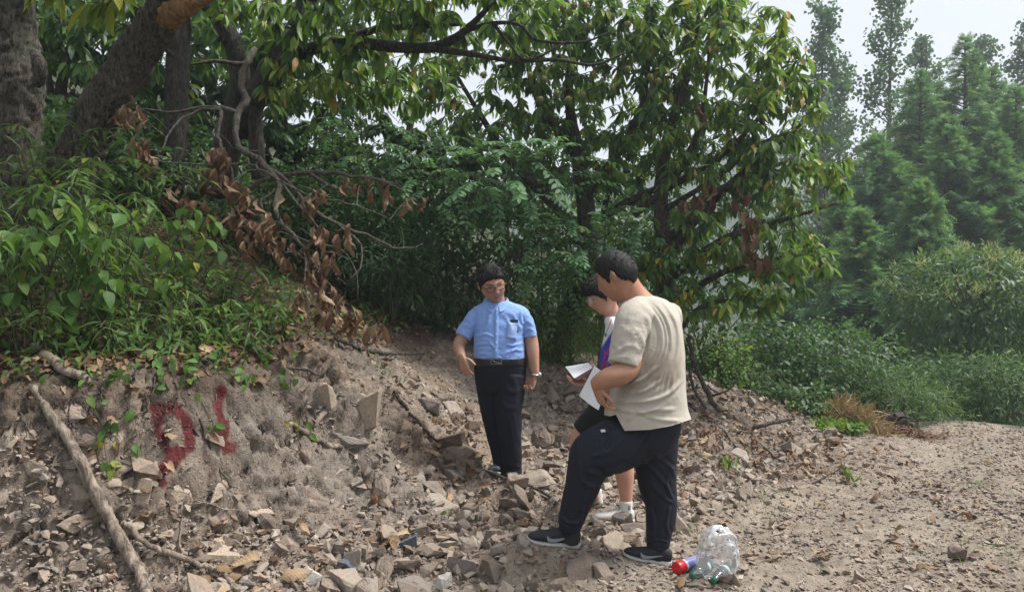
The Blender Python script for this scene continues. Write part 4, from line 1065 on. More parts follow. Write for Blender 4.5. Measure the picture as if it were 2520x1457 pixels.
# ------------------------------------------------------------------ trees across the valley
def poplar(label, u, vtop, Y, ru, seed, vbase=900):
    rng = np.random.default_rng(seed)
    b = P(u, vbase, Y); b[2] = -2.6
    t = thing('poplar_tree', b, label, 'tree', 'poplars across the valley')
    top = P(u + rng.normal(0, 8), vtop, Y)
    tr = spline([b, (b + top) / 2 + rng.normal(0, .15, 3), top], 24)
    link('trunk', mesh_parts('trunk', [tube(tr, np.linspace(.2, .02, 24), 8)], B_CHEST), t)
    st, P_, A_ = [], [], []
    n = 62
    for k in range(n):
        f = .25 + .75 * (k + rng.random()) / n
        p0 = np.array([np.interp(f, np.linspace(0, 1, 24), tr[:, j]) for j in range(3)])
        L = 1.2 * ru * Y / F * (1.25 - 1.05 * (f - .25) / .75) * (.6 + .6 * rng.random())
        th = rng.random() * 6.283
        d = np.array([math.cos(th), math.sin(th), 0])
        p2 = p0 + d * L + np.array([0, 0, L * (.7 + .5 * rng.random())])
        q = spline([p0, (p0 + p2) / 2 + d * .12 * L, p2], 7)
        st.append(tube(q, np.linspace(.03, .006, 7), 4, cap=False))
        m = int(50 + 50 * rng.random())
        w = rng.random(m) ** .8
        pos = np.stack([np.interp(w, np.linspace(0, 1, 7), q[:, j]) for j in range(3)], 1) + rng.normal(0, .16, (m, 3))
        P_.append(pos)
    pos = np.vstack(P_)
    LV = Leaves(T_ROUND, G_POPLAR)
    m = len(pos)
    LV.add(pos, np.array([0, 0, -.7]) + rng.normal(0, .6, (m, 3)), rng.normal(0, 1, (m, 3)), .15 * (.7 + .6 * rng.random(m)), np.clip(.45 + .3 * vnoise(pos * 1.2, seed) + rng.normal(0, .15, m), 0, 1))
    link('branches', mesh_parts('branches', st, B_CHEST), t)
    LV.build(t)

def redwood(label, u, vtop, Y, ru, seed, vbase=880):
    """soft conical tree with drooping feathery sprays"""
    rng = np.random.default_rng(seed)
    b = P(u, vbase, Y); b[2] = -2.6
    t = thing('dawn_redwood', b, label, 'tree', 'feathery conical trees across the valley')
    top = P(u, vtop, Y)
    tr = spline([b, (b + top) / 2, top], 20)
    link('trunk', mesh_parts('trunk', [tube(tr, np.linspace(.22, .02, 20), 8)], B_CHEST), t)
    R = 1.3 * ru * Y / F
    Hh = top[2] - b[2]
    st, S = [], []
    n = 240
    for k in range(n):
        f = .22 + .78 * ((k + rng.random()) / n)
        p0 = b + (top - b) * f
        env = R * (min(1.0, 1.45 * (1 - f) ** .78) + .03)
        L = env * (.45 + .75 * rng.random())
        th = k * 2.4 + rng.normal(0, .4)
        d = np.array([math.cos(th), math.sin(th), 0])
        p2 = p0 + d * L + np.array([0, 0, L * (.28 - .35 * rng.random())])
        q = spline([p0, (p0 + p2) / 2 + np.array([0, 0, .12 * L]), p2], 8)
        st.append(tube(q, np.linspace(.025, .005, 8), 4, cap=False))
        m = int(16 + 44 * L / max(R, .1))
        w = .15 + .85 * rng.random(m) ** .7
        pos = np.stack([np.interp(w, np.linspace(0, 1, 8), q[:, j]) for j in range(3)], 1) + rng.normal(0, .03 + .07 * (1 - f), (m, 3))
        ax = unit(d * .8 + rng.normal(0, .4, (m, 3)) + np.array([0, 0, -.35 + .9 * max(0, f - .8) / .2]))
        S.append(np.hstack([pos, ax, np.full((m, 1), rng.normal(0, .2)), np.full((m, 1), .30 + .70 * min(1, (1 - f) * 2.2))]))
    S = np.vstack(S)
    LV = Leaves(SPRAY, G_FEATHER)
    m = len(S)
    LV.add(S[:, :3], S[:, 3:6], np.array([0, 0, 1.0]) + rng.normal(0, .35, (m, 3)), .52 * S[:, 7] * (.6 + .7 * rng.random(m)), np.clip(.5 + .15 * vnoise(S[:, :3] * 1.1, seed) + S[:, 6] + rng.normal(0, .1, m), 0, 1))
    link('branches', mesh_parts('branches', st, B_CHEST), t)
    LV.build(t)

def spray_template():
    """a feathery branchlet: a rib with thin paired blades"""
    V, T, UV = [], [], []
    for k in range(5):
        y = .08 + .78 * k / 4
        ln = .36 * math.sin(math.pi * (.20 + .68 * k / 4)) ** .8
        for s in (-1, 1):
            i = len(V)
            V += [(0, y, -.1 * y * y), (s * ln, y + .16, -.1 * y * y - .25 * ln), (0, y + .13, -.1 * y * y)]
            UV += [(0, y), (s, y), (0, y)]
            T.append((i, i + 1, i + 2) if s > 0 else (i, i + 2, i + 1))
    i = len(V)
    V += [(-.012, 0, 0), (.012, 0, 0), (0, 1.0, -.12)]; UV += [(0, 0), (0, 0), (0, 1)]; T.append((i, i + 1, i + 2))
    return np.array(V, float), np.zeros((0, 4), int), np.array(T), np.array(UV, float)
SPRAY = spray_template()
T_CATKIN = leaf_template(3, 0.13, 0.45, 0.5, 0.2, 0.6)

def build_valley_trees():
    for lab, u, vt, Y, ru, sd in (('slim poplar just right of the chestnut crown', 2010, 25, 33, 90, 201), ('tallest poplar, its top leaving the picture', 2180, -25, 34, 110, 202),
                                  ('poplar peeping out between two feathery trees', 2285, 100, 38, 85, 203), ('sparse poplar at the right edge', 2525, 60, 36, 90, 204),
                                  ('poplar top behind the feathery tree at the right', 2420, 110, 38, 90, 205), ('short poplar low beside the chestnut', 2065, 175, 36, 95, 206)):
        poplar(lab, u, vt, Y, ru, sd)
    for lab, u, vt, Y, ru, sd in (('tallest feathery conical tree at the right', 2375, 92, 26, 150, 211), ('feathery conical tree left of the tallest one', 2265, 175, 25, 135, 212),
                                  ('feathery tree at the right edge of the picture', 2500, 215, 24, 150, 213), ('broad feathery tree low on the left of the grove', 2160, 330, 24, 130, 214),
                                  ('feathery tree in front of the tallest one', 2330, 290, 22.5, 130, 215), ('low feathery tree behind the chestnut branches', 2070, 480, 23, 110, 216),
                                  ('feathery tree in front at the right edge', 2450, 330, 22, 130, 217), ('dim feathery tree at the left end of the grove', 1980, 560, 24, 110, 218), ('slim feathery tree between the two tallest', 2315, 205, 27, 105, 219), ('feathery tree top right of the tallest one', 2440, 170, 27, 115, 220), ('low feathery tree left of the flowering chestnut', 2120, 520, 20, 105, 221), ('low feathery tree behind the flowering chestnut', 2270, 450, 20, 115, 222)):
        redwood(lab, u, vt, Y, ru, sd)
    # flowering chestnut with pale catkins
    rng = np.random.default_rng(231)
    Y = 14.5
    t = shrub('flowering_chestnut_tree', 'round-topped chestnut covered with pale yellow catkins', 'tree', (2390, 745, Y, 205, 125, 1.5), 5200, T_CHEST_FAR, G_DARK, .17, 231, None, 0, .5, .05, 0, .8, .22, base=P(2395, 905, Y))
    tr = limb([(2395, 920, Y, .11), (2392, 850, Y, .09), (2388, 780, Y, .07), (2380, 700, Y, .04)])
    link('trunk', mesh_parts('trunk', [limb_tube(tr, 10)], B_CHEST), t)
    for e in ((2290, 680), (2480, 690), (2340, 650), (2450, 640), (2420, 780), (2310, 770)):
        s = limb([(2392, 830, Y, .05), ((2392 + e[0]) / 2, (800 + e[1]) / 2, Y - .2, .035), (e[0], e[1], Y - .3, .012)])
        link('branch', mesh_parts('branch', [limb_tube(s, 8)], B_CHEST), t)
    d = unit(rng.normal(size=(420, 3)) * np.array([1, 1, .8]) + np.array([0, -.35, .55]))
    d = d[d[:, 2] > .05][:85]
    c = P(2390, 745, Y); R = np.array([205 * Y / F, 1.5, 125 * Y / F])
    LV = Leaves(T_CATKIN, G_CATKIN)
    for a in d:
        p = c + a * R * (1.0 + .05 * rng.random())
        k = 15
        LV.add(p + rng.normal(0, .06, (k, 3)), unit(a * .6 + rng.normal(0, .6, (k, 3)) + np.array([0, 0, .35])), rng.normal(0, 1, (k, 3)), .13 * (.6 + .6 * rng.random(k)), rng.random(k))
    LV.build(t, 0, 'catkins')
build_valley_trees()

# ------------------------------------------------------------------ thin morning haze over the valley
def build_haze():
    v, q, t_ = box_part((-218, -112, -9), (218, 218, 34))
    m = bpy.data.materials.new('haze'); m.use_nodes = True
    nt = m.node_tree; nt.nodes.clear()
    o_ = nt.nodes.new('ShaderNodeOutputMaterial'); pv__ = nt.nodes.new('ShaderNodeVolumePrincipled')
    pv__.inputs['Color'].default_value = (.86, .92, 1.0, 1); pv__.inputs['Density'].default_value = HAZE; pv__.inputs['Anisotropy'].default_value = .3
    nt.links.new(pv__.outputs[0], o_.inputs['Volume'])
    link('haze', mesh_np('haze', v, q, m, False), kind='stuff', label='thin pale haze in the air over the valley')
HAZE = 0.0021
build_haze()
# ------------------------------------------------------------------ stones
def rock_material(name, warm=0.0, dark=1.0):
    t = NT(name)
    co = t.coord()
    r = t.attr('rnd').outputs['Fac']
    oi = t.n('ObjectInfo').outputs['Random']
    k = t.math('FRACT', t.math('ADD', r, oi))
    base = t.ramp(k, [(0.0, (0.16 * dark, 0.130 * dark, 0.110 * dark)), (0.3, (0.25 * dark, 0.208 * dark, 0.175 * dark)), (0.6, (0.31 * dark, 0.25 * dark, 0.20 * dark)), (0.85, (0.36 * dark, 0.315 * dark, 0.27 * dark)), (1.0, (0.20 * dark, 0.18 * dark, 0.168 * dark))])
    co2 = t.coord(1.0, 'Generated')
    f = t.noise(co, 9, 6, 0.7)
    g = t.noise(co, 48, 4, 0.7)
    c = t.mix(0.75, base, t.ramp(f, [(0.3, (0.55, 0.54, 0.53)), (0.55, (1.0, 0.98, 0.95)), (0.75, (1.3, 1.25, 1.18))]), 'MULTIPLY')
    c = t.mix(0.5, c, t.ramp(g, [(0.3, (0.7, 0.7, 0.7)), (0.7, (1.2, 1.2, 1.2))]), 'MULTIPLY')
    rust = t.ramp(t.noise(co, 4, 3), [(0.56, (0, 0, 0)), (0.68, (1, 1, 1))])
    c = t.mix(t.math('MULTIPLY', t.n('RGBToBW', Color=rust).outputs[0], 0.45), c, (0.30, 0.17, 0.09))
    h = t.math('ADD', f, t.math('MULTIPLY', g, 0.35))
    b = t.bsdf(Base__Color=c, Roughness=0.88, Normal=t.bump(h, 0.55, 0.012))
    b.inputs['Specular IOR Level'].default_value = 0.25
    return t.done(b)
ROCK = rock_material('stone')
ROCK_GREY = simple('blue_grey_stone', (0.10, 0.11, 0.125), 0.8, 0.3, 14, 0.5)
ROCK_PALE = simple('pale_stone', (0.40, 0.37, 0.335), 0.85, 0.25, 12, 0.6)
ROCK_EARTH = simple('earthy_stone', (0.34, 0.27, 0.205), 0.9, 0.28, 11, 0.7)

def rock_shape(seed, pts=13, asp=(1, .78, .55), detail=0):
    rng = np.random.default_rng(seed)
    # a jittered block with broken-off corners
    p = np.array([[x, y, z] for x in (-1, 1) for y in (-1, 1) for z in (-1, 1)], float)
    p = p * (.25 + .75 * rng.random((8, 3)))
    sh = rng.normal(0, .28, (3, 3)); np.fill_diagonal(sh, 0); p = p + p @ sh
    ex = rng.uniform(-1, 1, (max(0, pts - 8), 3)); ex = ex / np.abs(ex).max(1, keepdims=True) * (.85 + .25 * rng.random((len(ex), 1))) if len(ex) else ex
    p = np.vstack([p, ex]) * np.array(asp)
    bm = bmesh.new()
    for q in p: bm.verts.new(q)
    bmesh.ops.convex_hull(bm, input=bm.verts)
    bmesh.ops.delete(bm, geom=[v for v in bm.verts if not v.link_faces], context='VERTS')
    bmesh.ops.dissolve_limit(bm, angle_limit=math.radians(14), verts=bm.verts, edges=bm.edges)
    if detail:
        bmesh.ops.bevel(bm, geom=bm.edges[:], offset=0.035, segments=2, affect='EDGES', profile=.5)
        bmesh.ops.triangulate(bm, faces=bm.faces)
        for _ in range(detail):
            bmesh.ops.subdivide_edges(bm, edges=[e for e in bm.edges if e.calc_length() > .16], cuts=1, use_grid_fill=True)
            bmesh.ops.triangulate(bm, faces=bm.faces)
        v = np.array([x.co for x in bm.verts])
        n = np.array([x.normal for x in bm.verts])
        d = .05 * fbm(v * 2.6 + seed, 4, seed) + .015 * vnoise(v * 14, seed + 3)
        v = v + n * d[:, None]
        for x, c in zip(bm.verts, v): x.co = c
    bmesh.ops.triangulate(bm, faces=bm.faces)
    bm.normal_update()
    v = np.array([x.co for x in bm.verts]); f = np.array([[x.index for x in fa.verts] for fa in bm.faces])
    bm.free()
    return v, f
ROCKS = [rock_shape(s, 9 + s % 4, (1, .6 + .3 * ((s * 7) % 5) / 4, .34 + .32 * ((s * 3) % 7) / 6)) for s in range(24)]
BIG = [rock_shape(100 + s, 12 + s % 4, (1, .65 + .1 * (s % 3), .5 + .1 * (s % 3)), 3) for s in range(10)]
ROCK_ME = [mesh_np('stone', v, f, ROCK, False, {'rnd': np.full(len(v), (k * .37) % 1)}) for k, (v, f) in enumerate([rock_shape(s_, 9 + s_ % 4, (1, .6 + .3 * ((s_ * 7) % 5) / 4, .34 + .32 * ((s_ * 3) % 7) / 6), 2) for s_ in range(24)])]

def rot_rand(rng, tilt=0.35):
    a = Matrix.Rotation(rng.random() * 6.283, 3, 'Z')
    b = Matrix.Rotation(rng.normal(0, tilt), 3, 'X')
    c = Matrix.Rotation(rng.normal(0, tilt), 3, 'Y')
    return b @ c @ a

FEET = [P(1360, 1352, 4.4), P(1590, 1395, 4.4), P(1510, 1288, 5.2), P(1468, 1240, 5.45), P(1215, 1160, 6.05), P(1258, 1175, 5.85), P(1740, 1400, 4.4)]
def clear_of_feet(p, r):
    return all(math.hypot(p[0] - f[0], p[1] - f[1]) > r + .13 for f in FEET)

def build_stones():
    rng = np.random.default_rng(401)
    # boulders one can name: picture place of the centre, size in picture columns, flatness, look
    B = [(897, 1015, 78, 150, .8, 'tall pale slab of rock standing in the cut bank', 0, 'cut_bank'), (935, 1200, 74, 70, .8, 'rounded pale boulder on the slope above the brown burr', 3, None),
         (570, 1378, 118, 92, .45, 'broad flat pale slab at the bottom of the bank', 1, 'cut_bank'), (540, 1340, 70, 60, .5, 'grey slab leaning on the broad flat slab', 4, 'cut_bank'),
         (348, 1215, 70, 110, .5, 'long pale stone set in the bank beside the bleached branch', 2, 'cut_bank'), (545, 1245, 170, 46, .6, 'long ledge of rock under the painted numerals', 5, 'cut_bank'),
         (800, 990, 70, 100, .6, 'square block of rock left of the tall pale slab', 6, 'cut_bank'), (1055, 1000, 62, 52, .8, 'grey block near the top of the rubble, left of the blue-shirted man', 7, None),
         (1090, 985, 46, 40, .8, 'pale flat-topped stone among the upper rubble', 8, None), (1120, 1015, 64, 54, .9, 'large brown stone beside the blue-shirted man\'s hanging hand', 9, None),
         (1100, 1085, 98, 52, .5, 'flat brown slab left of the blue-shirted man\'s knees', 0, None), (1140, 1110, 78, 50, .7, 'jutting stone with dry leaves caught under it', 1, None),
         (1385, 1085, 58, 44, .8, 'pair of pale blocks on the slope right of the blue-shirted man, the right one', 2, None), (1330, 1080, 76, 60, .7, 'pale block on the slope right of the blue-shirted man, the left one', 3, None),
         (1300, 1115, 40, 36, .8, 'round stone beside the blue-shirted man\'s left shin', 4, None), (1320, 1185, 96, 46, .6, 'wide jagged stone right of the blue-shirted man\'s shoes', 5, None),
         (1275, 1188, 60, 44, .8, 'pointed stone in front of the blue-shirted man\'s shoe', 6, None), (1282, 1268, 62, 46, .8, 'stone under the dry leaf left of the black trainer', 7, None),
         (1160, 1255, 46, 40, .8, 'small block beside the sprig of green leaves', 8, None), (1080, 1245, 130, 62, .6, 'long hump of rock half buried in the rubble', 9, 'cut_bank'),
         (1005, 1337, 48, 54, .9, 'dark blue-grey cube of stone beside dry leaves', 0, None), (855, 1392, 50, 46, .8, 'grey rounded stone at the bottom of the picture', 1, None),
         (762, 1418, 66, 50, .5, 'pale grey flat stone at the bottom of the picture', 2, None), (940, 1402, 84, 70, .8, 'large tan rock near the bottom edge', 3, None),
         (1090, 1432, 60, 60, .8, 'speckled whitish rock at the bottom edge', 4, None), (1430, 1405, 92, 62, .7, 'wedge-shaped tan rock below the front black trainer', 5, None),
         (1480, 1322, 52, 56, .9, 'square stone between the black trainers', 6, None), (1535, 1325, 84, 50, .8, 'long sloping stone between the black trainers', 7, None),
         (1525, 1278, 72, 46, .7, 'reddish stone hiding the toe of the white trainer', 8, None), (1490, 1412, 60, 50, .8, 'grey-brown stone at the bottom below the right black trainer', 9, None),
         (1225, 1330, 60, 40, .7, 'orange-tinged stone left of the front black trainer', 0, None), (850, 1345, 40, 30, .8, 'small pale block left of the dry leaves', 1, None),
         (185, 992, 44, 30, .8, 'round yellowish stone in the roots at the left', 2, 'cut_bank'), (680, 1195, 60, 56, .8, 'brown block set in the bank below the yellow sprig', 3, 'cut_bank'),
         (742, 1210, 60, 46, .8, 'stone set in the bank under the short dead branch', 4, 'cut_bank'), (1780, 1190, 40, 26, .7, 'stone at the foot of the leaf pile on the right', 5, None),
         (2355, 1365, 46, 44, .8, 'upright brown stone alone on the right of the track', 6, None), (2050, 1085, 40, 30, .7, 'pale stone at the edge of the greenery', 7, None),
         (1380, 1440, 60, 40, .8, 'low stone cut by the bottom edge under the trainers', 8, None), (250, 1330, 60, 40, .6, 'stone low in the bank right of the left edge', 9, 'cut_bank')]
    mats = {20: ROCK_GREY, 21: ROCK_GREY, 22: ROCK_PALE, 24: ROCK_PALE, 0: ROCK_EARTH, 2: ROCK_EARTH, 3: ROCK_EARTH, 4: ROCK_EARTH, 5: ROCK_EARTH, 6: ROCK_EARTH}
    n_single = 0
    for k, (u, v, w, h, fl, lab, sh, own) in enumerate(B):
        p = hit(u, v + h * .30)
        Y = p[1]
        vt, f = BIG[sh]
        s = w * .5 * Y / F
        me = mesh_np('stone', vt, f, mats.get(k, ROCK), False, {'rnd': np.full(len(vt), rng.random())})
        if own:
            o = link('stone', me, cut_bank); o['label'] = lab
        else:
            o = link('stone', me, None, None, lab, 'stone', 'stones of the rubble slope')
            n_single += 1
        sz = max(.5 * h * Y / F, .3 * s)
        ext = np.abs(vt).max(0)
        R = Matrix.Rotation(rng.normal(0, .25), 3, 'Z') @ Matrix.Rotation(rng.normal(0, .12), 3, 'Y')
        S = Matrix.Diagonal((s / ext[0], s * .7 / ext[1], sz / ext[2]))
        M = (R @ S).to_4x4()
        q = P(u, v, Y + (.55 * s if own else .2 * s))
        M.translation = Vector(q)
        place(o, M)
    # more blocks bedded in the cut face
    for k in range(34):
        u, v = rng.uniform(30, 860), rng.uniform(960, 1340)
        if 340 < u < 620 and v < 1215: continue
        p = hit(u, v); nn = normal_at(p[0], p[1])
        vt, f = BIG[int(rng.integers(0, 10))]
        s = rng.uniform(20, 46) * p[1] / F
        o = link('stone', mesh_np('stone', vt, f, ROCK_EARTH if k % 2 else ROCK, False, {'rnd': np.full(len(vt), rng.random())}), cut_bank)
        xx = unit(np.cross([0, 0, 1.0], nn)); yy = np.cross(nn, xx)
        a = rng.uniform(-.6, .6); xx, yy = xx * math.cos(a) + yy * math.sin(a), yy * math.cos(a) - xx * math.sin(a)
        sy = s * rng.uniform(.5, .95)
        M = Matrix([[xx[i] * s, yy[i] * sy, nn[i] * s * .8, (p - nn * s * .22)[i]] for i in range(3)] + [[0, 0, 0, 1]])
        place(o, M)
    # loose rubble
    cand = 34000
    y = 3.7 + (9.4 - 3.7) * rng.random(cand) ** 1.25
    x = (rng.uniform(-.68, .68, cand)) * y
    ok = (x > X0 + .1) & (x < X1 - .1)
    x, y = x[ok], y[ok]
    sd = track_side(x, y)
    j = np.clip(((x - X0) / ST).astype(int), 0, NX - 1); i = np.clip(((y - Y0) / ST).astype(int), 0, NY - 1)
    sl = slope[i, j]
    patch = .5 + .5 * vnoise(np.column_stack([x * 1.7, y * 1.7, x * 0]), 410)
    wide_ = np.interp(y, [3.8, 4.6, 5.6, 7, 9], [1.2, 1.05, .7, .2, .2])
    dens = np.where(sd < wide_, .62 * sstep(-3.6, -2.4, sd), .07 * sstep(wide_ + 1.6, wide_, sd) + .035)
    dens = np.where((sd < .15) & (sl > .85), .26, dens)
    uu2 = 1260 + x / y * F; vv2 = HZ + (CH - HD[i, j]) / y * F
    dens = np.where((uu2 > 330) & (uu2 < 620) & (vv2 < 1215), .03, dens)
    dens *= .35 + .9 * patch
    z = HD[i, j]
    top = sstep(.95, .75, z)
    dens *= np.where(sd < 0, .15 + .85 * top, 1)
    keep = rng.random(len(x)) < dens
    x, y, z, sd, sl = x[keep][:9000], y[keep][:9000], z[keep][:9000], sd[keep][:9000], sl[keep][:9000]
    size = np.exp(rng.normal(np.log(.0195), .62, len(x)))
    size = np.clip(size, .010, .105) * np.where(sd < wide_[keep][:9000], 1.0, .55) * np.where(sl > 1.0, .8, 1) * np.where(z > .85, .45, 1)
    app = size / y
    order = np.argsort(-app)
    singles, loose = 0, []
    mv, mf, mr, off = [], [], [], 0
    for k in order:
        p = np.array([x[k], y[k], z[k]])
        if size[k] > .03 and not clear_of_feet(p, size[k]): continue
        rk = int(rng.integers(0, 24))
        R = rot_rand(rng, .4)
        s = size[k] * np.array([1, 1, 1.0 + .3 * rng.random()])
        c = p + np.array([0, 0, .30 * size[k]]) if sl[k] < .85 else p - normal_at(p[0], p[1]) * .25 * size[k]
        if singles < 250 - n_single:
            if sd[k] > .15: lab, gr = 'angular stone lying loose on the open dirt track', 'loose stones on the track'
            elif x[k] / y[k] < -.17: lab, gr = 'angular brown stone on the foot of the painted bank', 'stones at the foot of the painted bank'
            elif y[k] > 5.7: lab, gr = 'angular brown stone in the rubble around the blue-shirted man', 'stones around the blue-shirted man'
            else: lab, gr = 'angular brown stone in the near rubble around the black and white trainers', 'stones of the near rubble'
            o = link('stone', ROCK_ME[rk], None, None, lab, 'stone', gr)
            loose.append((o, c))
            M = (R @ Matrix.Diagonal(s)).to_4x4(); M.translation = Vector(c)
            place(o, M)
            singles += 1
        else:
            v, f = ROCKS[rk]
            w = (v * s) @ np.array(R).T + c
            mv.append(w); mf.append(f + off); mr.append(np.full(len(w), rng.random())); off += len(w)
    name_by_landmarks(loose, 'angular stone')
    # gravel
    cand = 60000
    y = 3.6 + 5.6 * rng.random(cand) ** 1.5
    x = rng.uniform(-.68, .68, cand) * y
    ok = (x > X0 + .1) & (x < X1 - .1)
    x, y = x[ok], y[ok]
    sd = track_side(x, y)
    j = np.clip(((x - X0) / ST).astype(int), 0, NX - 1); i = np.clip(((y - Y0) / ST).astype(int), 0, NY - 1)
    z = HD[i, j]
    patch = .5 + .5 * fbm(np.column_stack([x * 1.3, y * 1.3, x * 0]), 3, 412)
    far_band = sstep(1.2, 2.2, sd) * sstep(5.2, 6.4, y) * 1.4
    dens = np.where(z > .85, .15, .75) * (.25 + patch) + .5 * far_band
    keep = rng.random(len(x)) < dens
    x, y, z = x[keep], y[keep], z[keep]
    lo = [rock_shape(300 + s, 7, (1, .8, .6)) for s in range(8)]
    for k in range(len(x)):
        v, f = lo[k % 8]
        s = min(.032, math.exp(rng.normal(math.log(.0092), .5)))
        a = rng.random() * 6.283
        ca, sa = math.cos(a), math.sin(a)
        w = v * s
        w = np.column_stack([w[:, 0] * ca - w[:, 1] * sa, w[:, 0] * sa + w[:, 1] * ca, w[:, 2]]) + np.array([x[k], y[k], z[k] + .25 * s])
        mv.append(w); mf.append(f + off); mr.append(np.full(len(w), rng.random())); off += len(w)
    me = mesh_np('gravel', np.vstack(mv), np.vstack(mf), ROCK, False, {'rnd': np.concatenate(mr)})
    link('gravel', me, kind='stuff', label='small stones and gravel strewn over track and rubble')
build_stones()

# ------------------------------------------------------------------ sticks and roots
def on_ground(pts, lift=0.6, n=None, wob=.004, rng=RNG):
    """pts: picture places on the ground with a radius"""
    a = []
    for u, v, r in pts:
        p = hit(u, v)
        nn = normal_at(p[0], p[1])
        a.append(list(p + nn * r * lift) + [r])
    a = np.array(a)
    L = np.linalg.norm(np.diff(a[:, :3], axis=0), axis=1).sum()
    s = spline(a, n or max(6, int(L / .03)))
    # keep the stick on top of the surface
    g = ground_z(s[:, 0], s[:, 1])
    s[:, 2] = np.maximum(s[:, 2], g + s[:, 3] * .2)
    k = np.ones(5) / 5
    zz = np.convolve(np.pad(s[:, 2], 2, mode='edge'), k, 'valid')
    s[:, 2] = zz
    s[1:-1, :3] += rng.normal(0, wob, (len(s) - 2, 3))
    return s

def stick(name, label, pts, mat, group=None, sides=10, lift=.6, extra=()):
    s = on_ground(pts, lift)
    t = thing(name, s[0, :3], label, 'stick', group)
    link('stem', mesh_parts('stem', [limb_tube(s, sides, .16, int(abs(s[0, 0]) * 1000) % 97)], mat), t)
    for e in extra:
        q = on_ground(e, .8)
        link('twig', mesh_parts('twig', [limb_tube(q, 6, 0)], mat), t)
    return t
def build_sticks():
    g = 'sticks lying on the bank and rubble'
    stick('fallen_branch', 'thick bleached branch lying down the face of the left bank', [(85, 968, .022), (125, 1055, .023), (180, 1135, .025), (232, 1230, .028), (268, 1290, .027), (300, 1345, .027), (340, 1410, .026), (362, 1480, .026)], B_PALE, g, 14, 1.3,
          [[(120, 1045, .008), (150, 1000, .006), (190, 990, .004)], [(170, 1130, .008), (140, 1150, .006), (125, 1180, .005)]])
    stick('fallen_branch', 'thin grey branch curving right from the bleached one', [(298, 1312, .013), (360, 1355, .013), (430, 1388, .014), (500, 1408, .013), (550, 1425, .013), (580, 1470, .012)], B_PALE, g, 10, 3.0)
    stick('fallen_log', 'short pale log under the greenery at the upper left of the bank', [(85, 872, .026), (150, 915, .025), (218, 962, .023)], B_PALE, g, 12, 1.2)
    stick('fallen_branch', 'thin stick beside the short pale log', [(105, 872, .010), (180, 922, .010), (252, 946, .007)], B_DEAD, g, 8, 1.4)
    stick('fallen_branch', 'short dead branch with a yellow-green sprig at its end', [(690, 1052, .015), (740, 1066, .018), (790, 1098, .018), (838, 1116, .014)], B_PALE, g, 10, 1.6, [[(838, 1116, .007), (870, 1130, .005), (890, 1170, .004)], [(770, 1085, .007), (800, 1060, .004)]])
    stick('fallen_branch', 'dark straight stick slanting through the upper rubble', [(930, 930, .014), (985, 1000, .013), (1040, 1068, .012), (1082, 1102, .010)], B_CHEST, g, 8, 2.2)
    stick('fallen_branch', 'dark branch lying level along the top of the rubble', [(820, 845, .012), (880, 862, .014), (950, 876, .014), (1042, 882, .008)], B_CHEST, g, 8, 1.6)
    stick('fallen_branch', 'thin stick in front of the blue-shirted man\'s shoes', [(1195, 1168, .010), (1250, 1192, .010), (1310, 1214, .010), (1372, 1242, .009)], B_CHEST, g, 8, 2.6)
    stick('fallen_branch', 'grey twig hanging between the painted numerals', [(478, 1010, .008), (498, 1080, .008), (528, 1150, .007), (575, 1222, .006)], B_DEAD, g, 7, 1.6)
    stick('straw', 'pale upright straw below the painted numerals', [(447, 1245, .004), (444, 1340, .004), (438, 1455, .004)], B_PALE, g, 5, 2.0)
    stick('straw', 'pale straw lying right of the upright one', [(448, 1244, .0035), (520, 1258, .0035), (600, 1276, .003)], B_PALE, g, 5, 2.5)
    stick('fallen_branch', 'short grey stick on the bare soil left of the tall slab', [(700, 908, .010), (750, 918, .010), (785, 938, .007)], B_DEAD, g, 7, 1.2)
    stick('fallen_branch', 'small pale stick in the rubble below the tall slab', [(925, 1092, .008), (960, 1085, .008), (1005, 1068, .006)], B_PALE, g, 7, 1.5)
    stick('fallen_branch', 'forked twig standing among dry leaves near the bottom edge', [(690, 1395, .004), (700, 1340, .004), (705, 1310, .003)], B_DEAD, g, 6, 2)
    stick('fallen_branch', 'thin stick on the ground below the water bottles', [(1690, 1444, .004), (1740, 1448, .004), (1800, 1446, .003)], B_DEAD, g, 6, 1.5)
    stick('fallen_branch', 'dark curved stick on the track beyond the leaf pile', [(2000, 1196, .006), (2070, 1160, .006), (2110, 1162, .005)], B_CHEST, g, 6, 1.5)
    # fallen bare stems at the right of the bank
    t = thing('fallen_tree_top', P(1690, 860, 8.2), 'bare dark stems fallen down the bank right of the beige-shirted man', 'branch')
    for pts in ([(1692, 830, 8.3, .022), (1712, 900, 8.2, .024), (1745, 975, 8.0, .026), (1795, 1035, 7.8, .026), (1860, 1072, 7.6, .022), (1935, 1100, 7.5, .016), (2005, 1118, 7.4, .009)],
                [(1697, 905, 8.1, .016), (1712, 965, 8.0, .016), (1738, 1005, 7.9, .013)],
                [(1855, 1052, 7.7, .02), (1910, 1040, 7.75, .018), (1955, 1030, 7.8, .012)],
                [(1800, 1040, 7.8, .014), (1860, 1095, 7.4, .012), (1920, 1150, 7.0, .009), (1980, 1170, 6.9, .006)],
                [(1745, 975, 8.0, .012), (1790, 960, 7.9, .008), (1820, 925, 7.9, .005)], [(1880, 1080, 7.6, .010), (1900, 1120, 7.3, .008), (1945, 1165, 7.0, .005)],
                [(1700, 1000, 7.9, .01), (1760, 1050, 7.6, .009), (1830, 1120, 7.0, .006)]):
        s = limb(pts, None, wob=.006)
        g_ = ground_z(s[:, 0], s[:, 1]); s[:, 2] = np.maximum(s[:, 2], g_ + .012)
        link('branch', mesh_parts('branch', [limb_tube(s, 8, .14)], B_CHEST), t)
    # fine roots hanging out of the cut face
    rng = np.random.default_rng(421)
    out = []
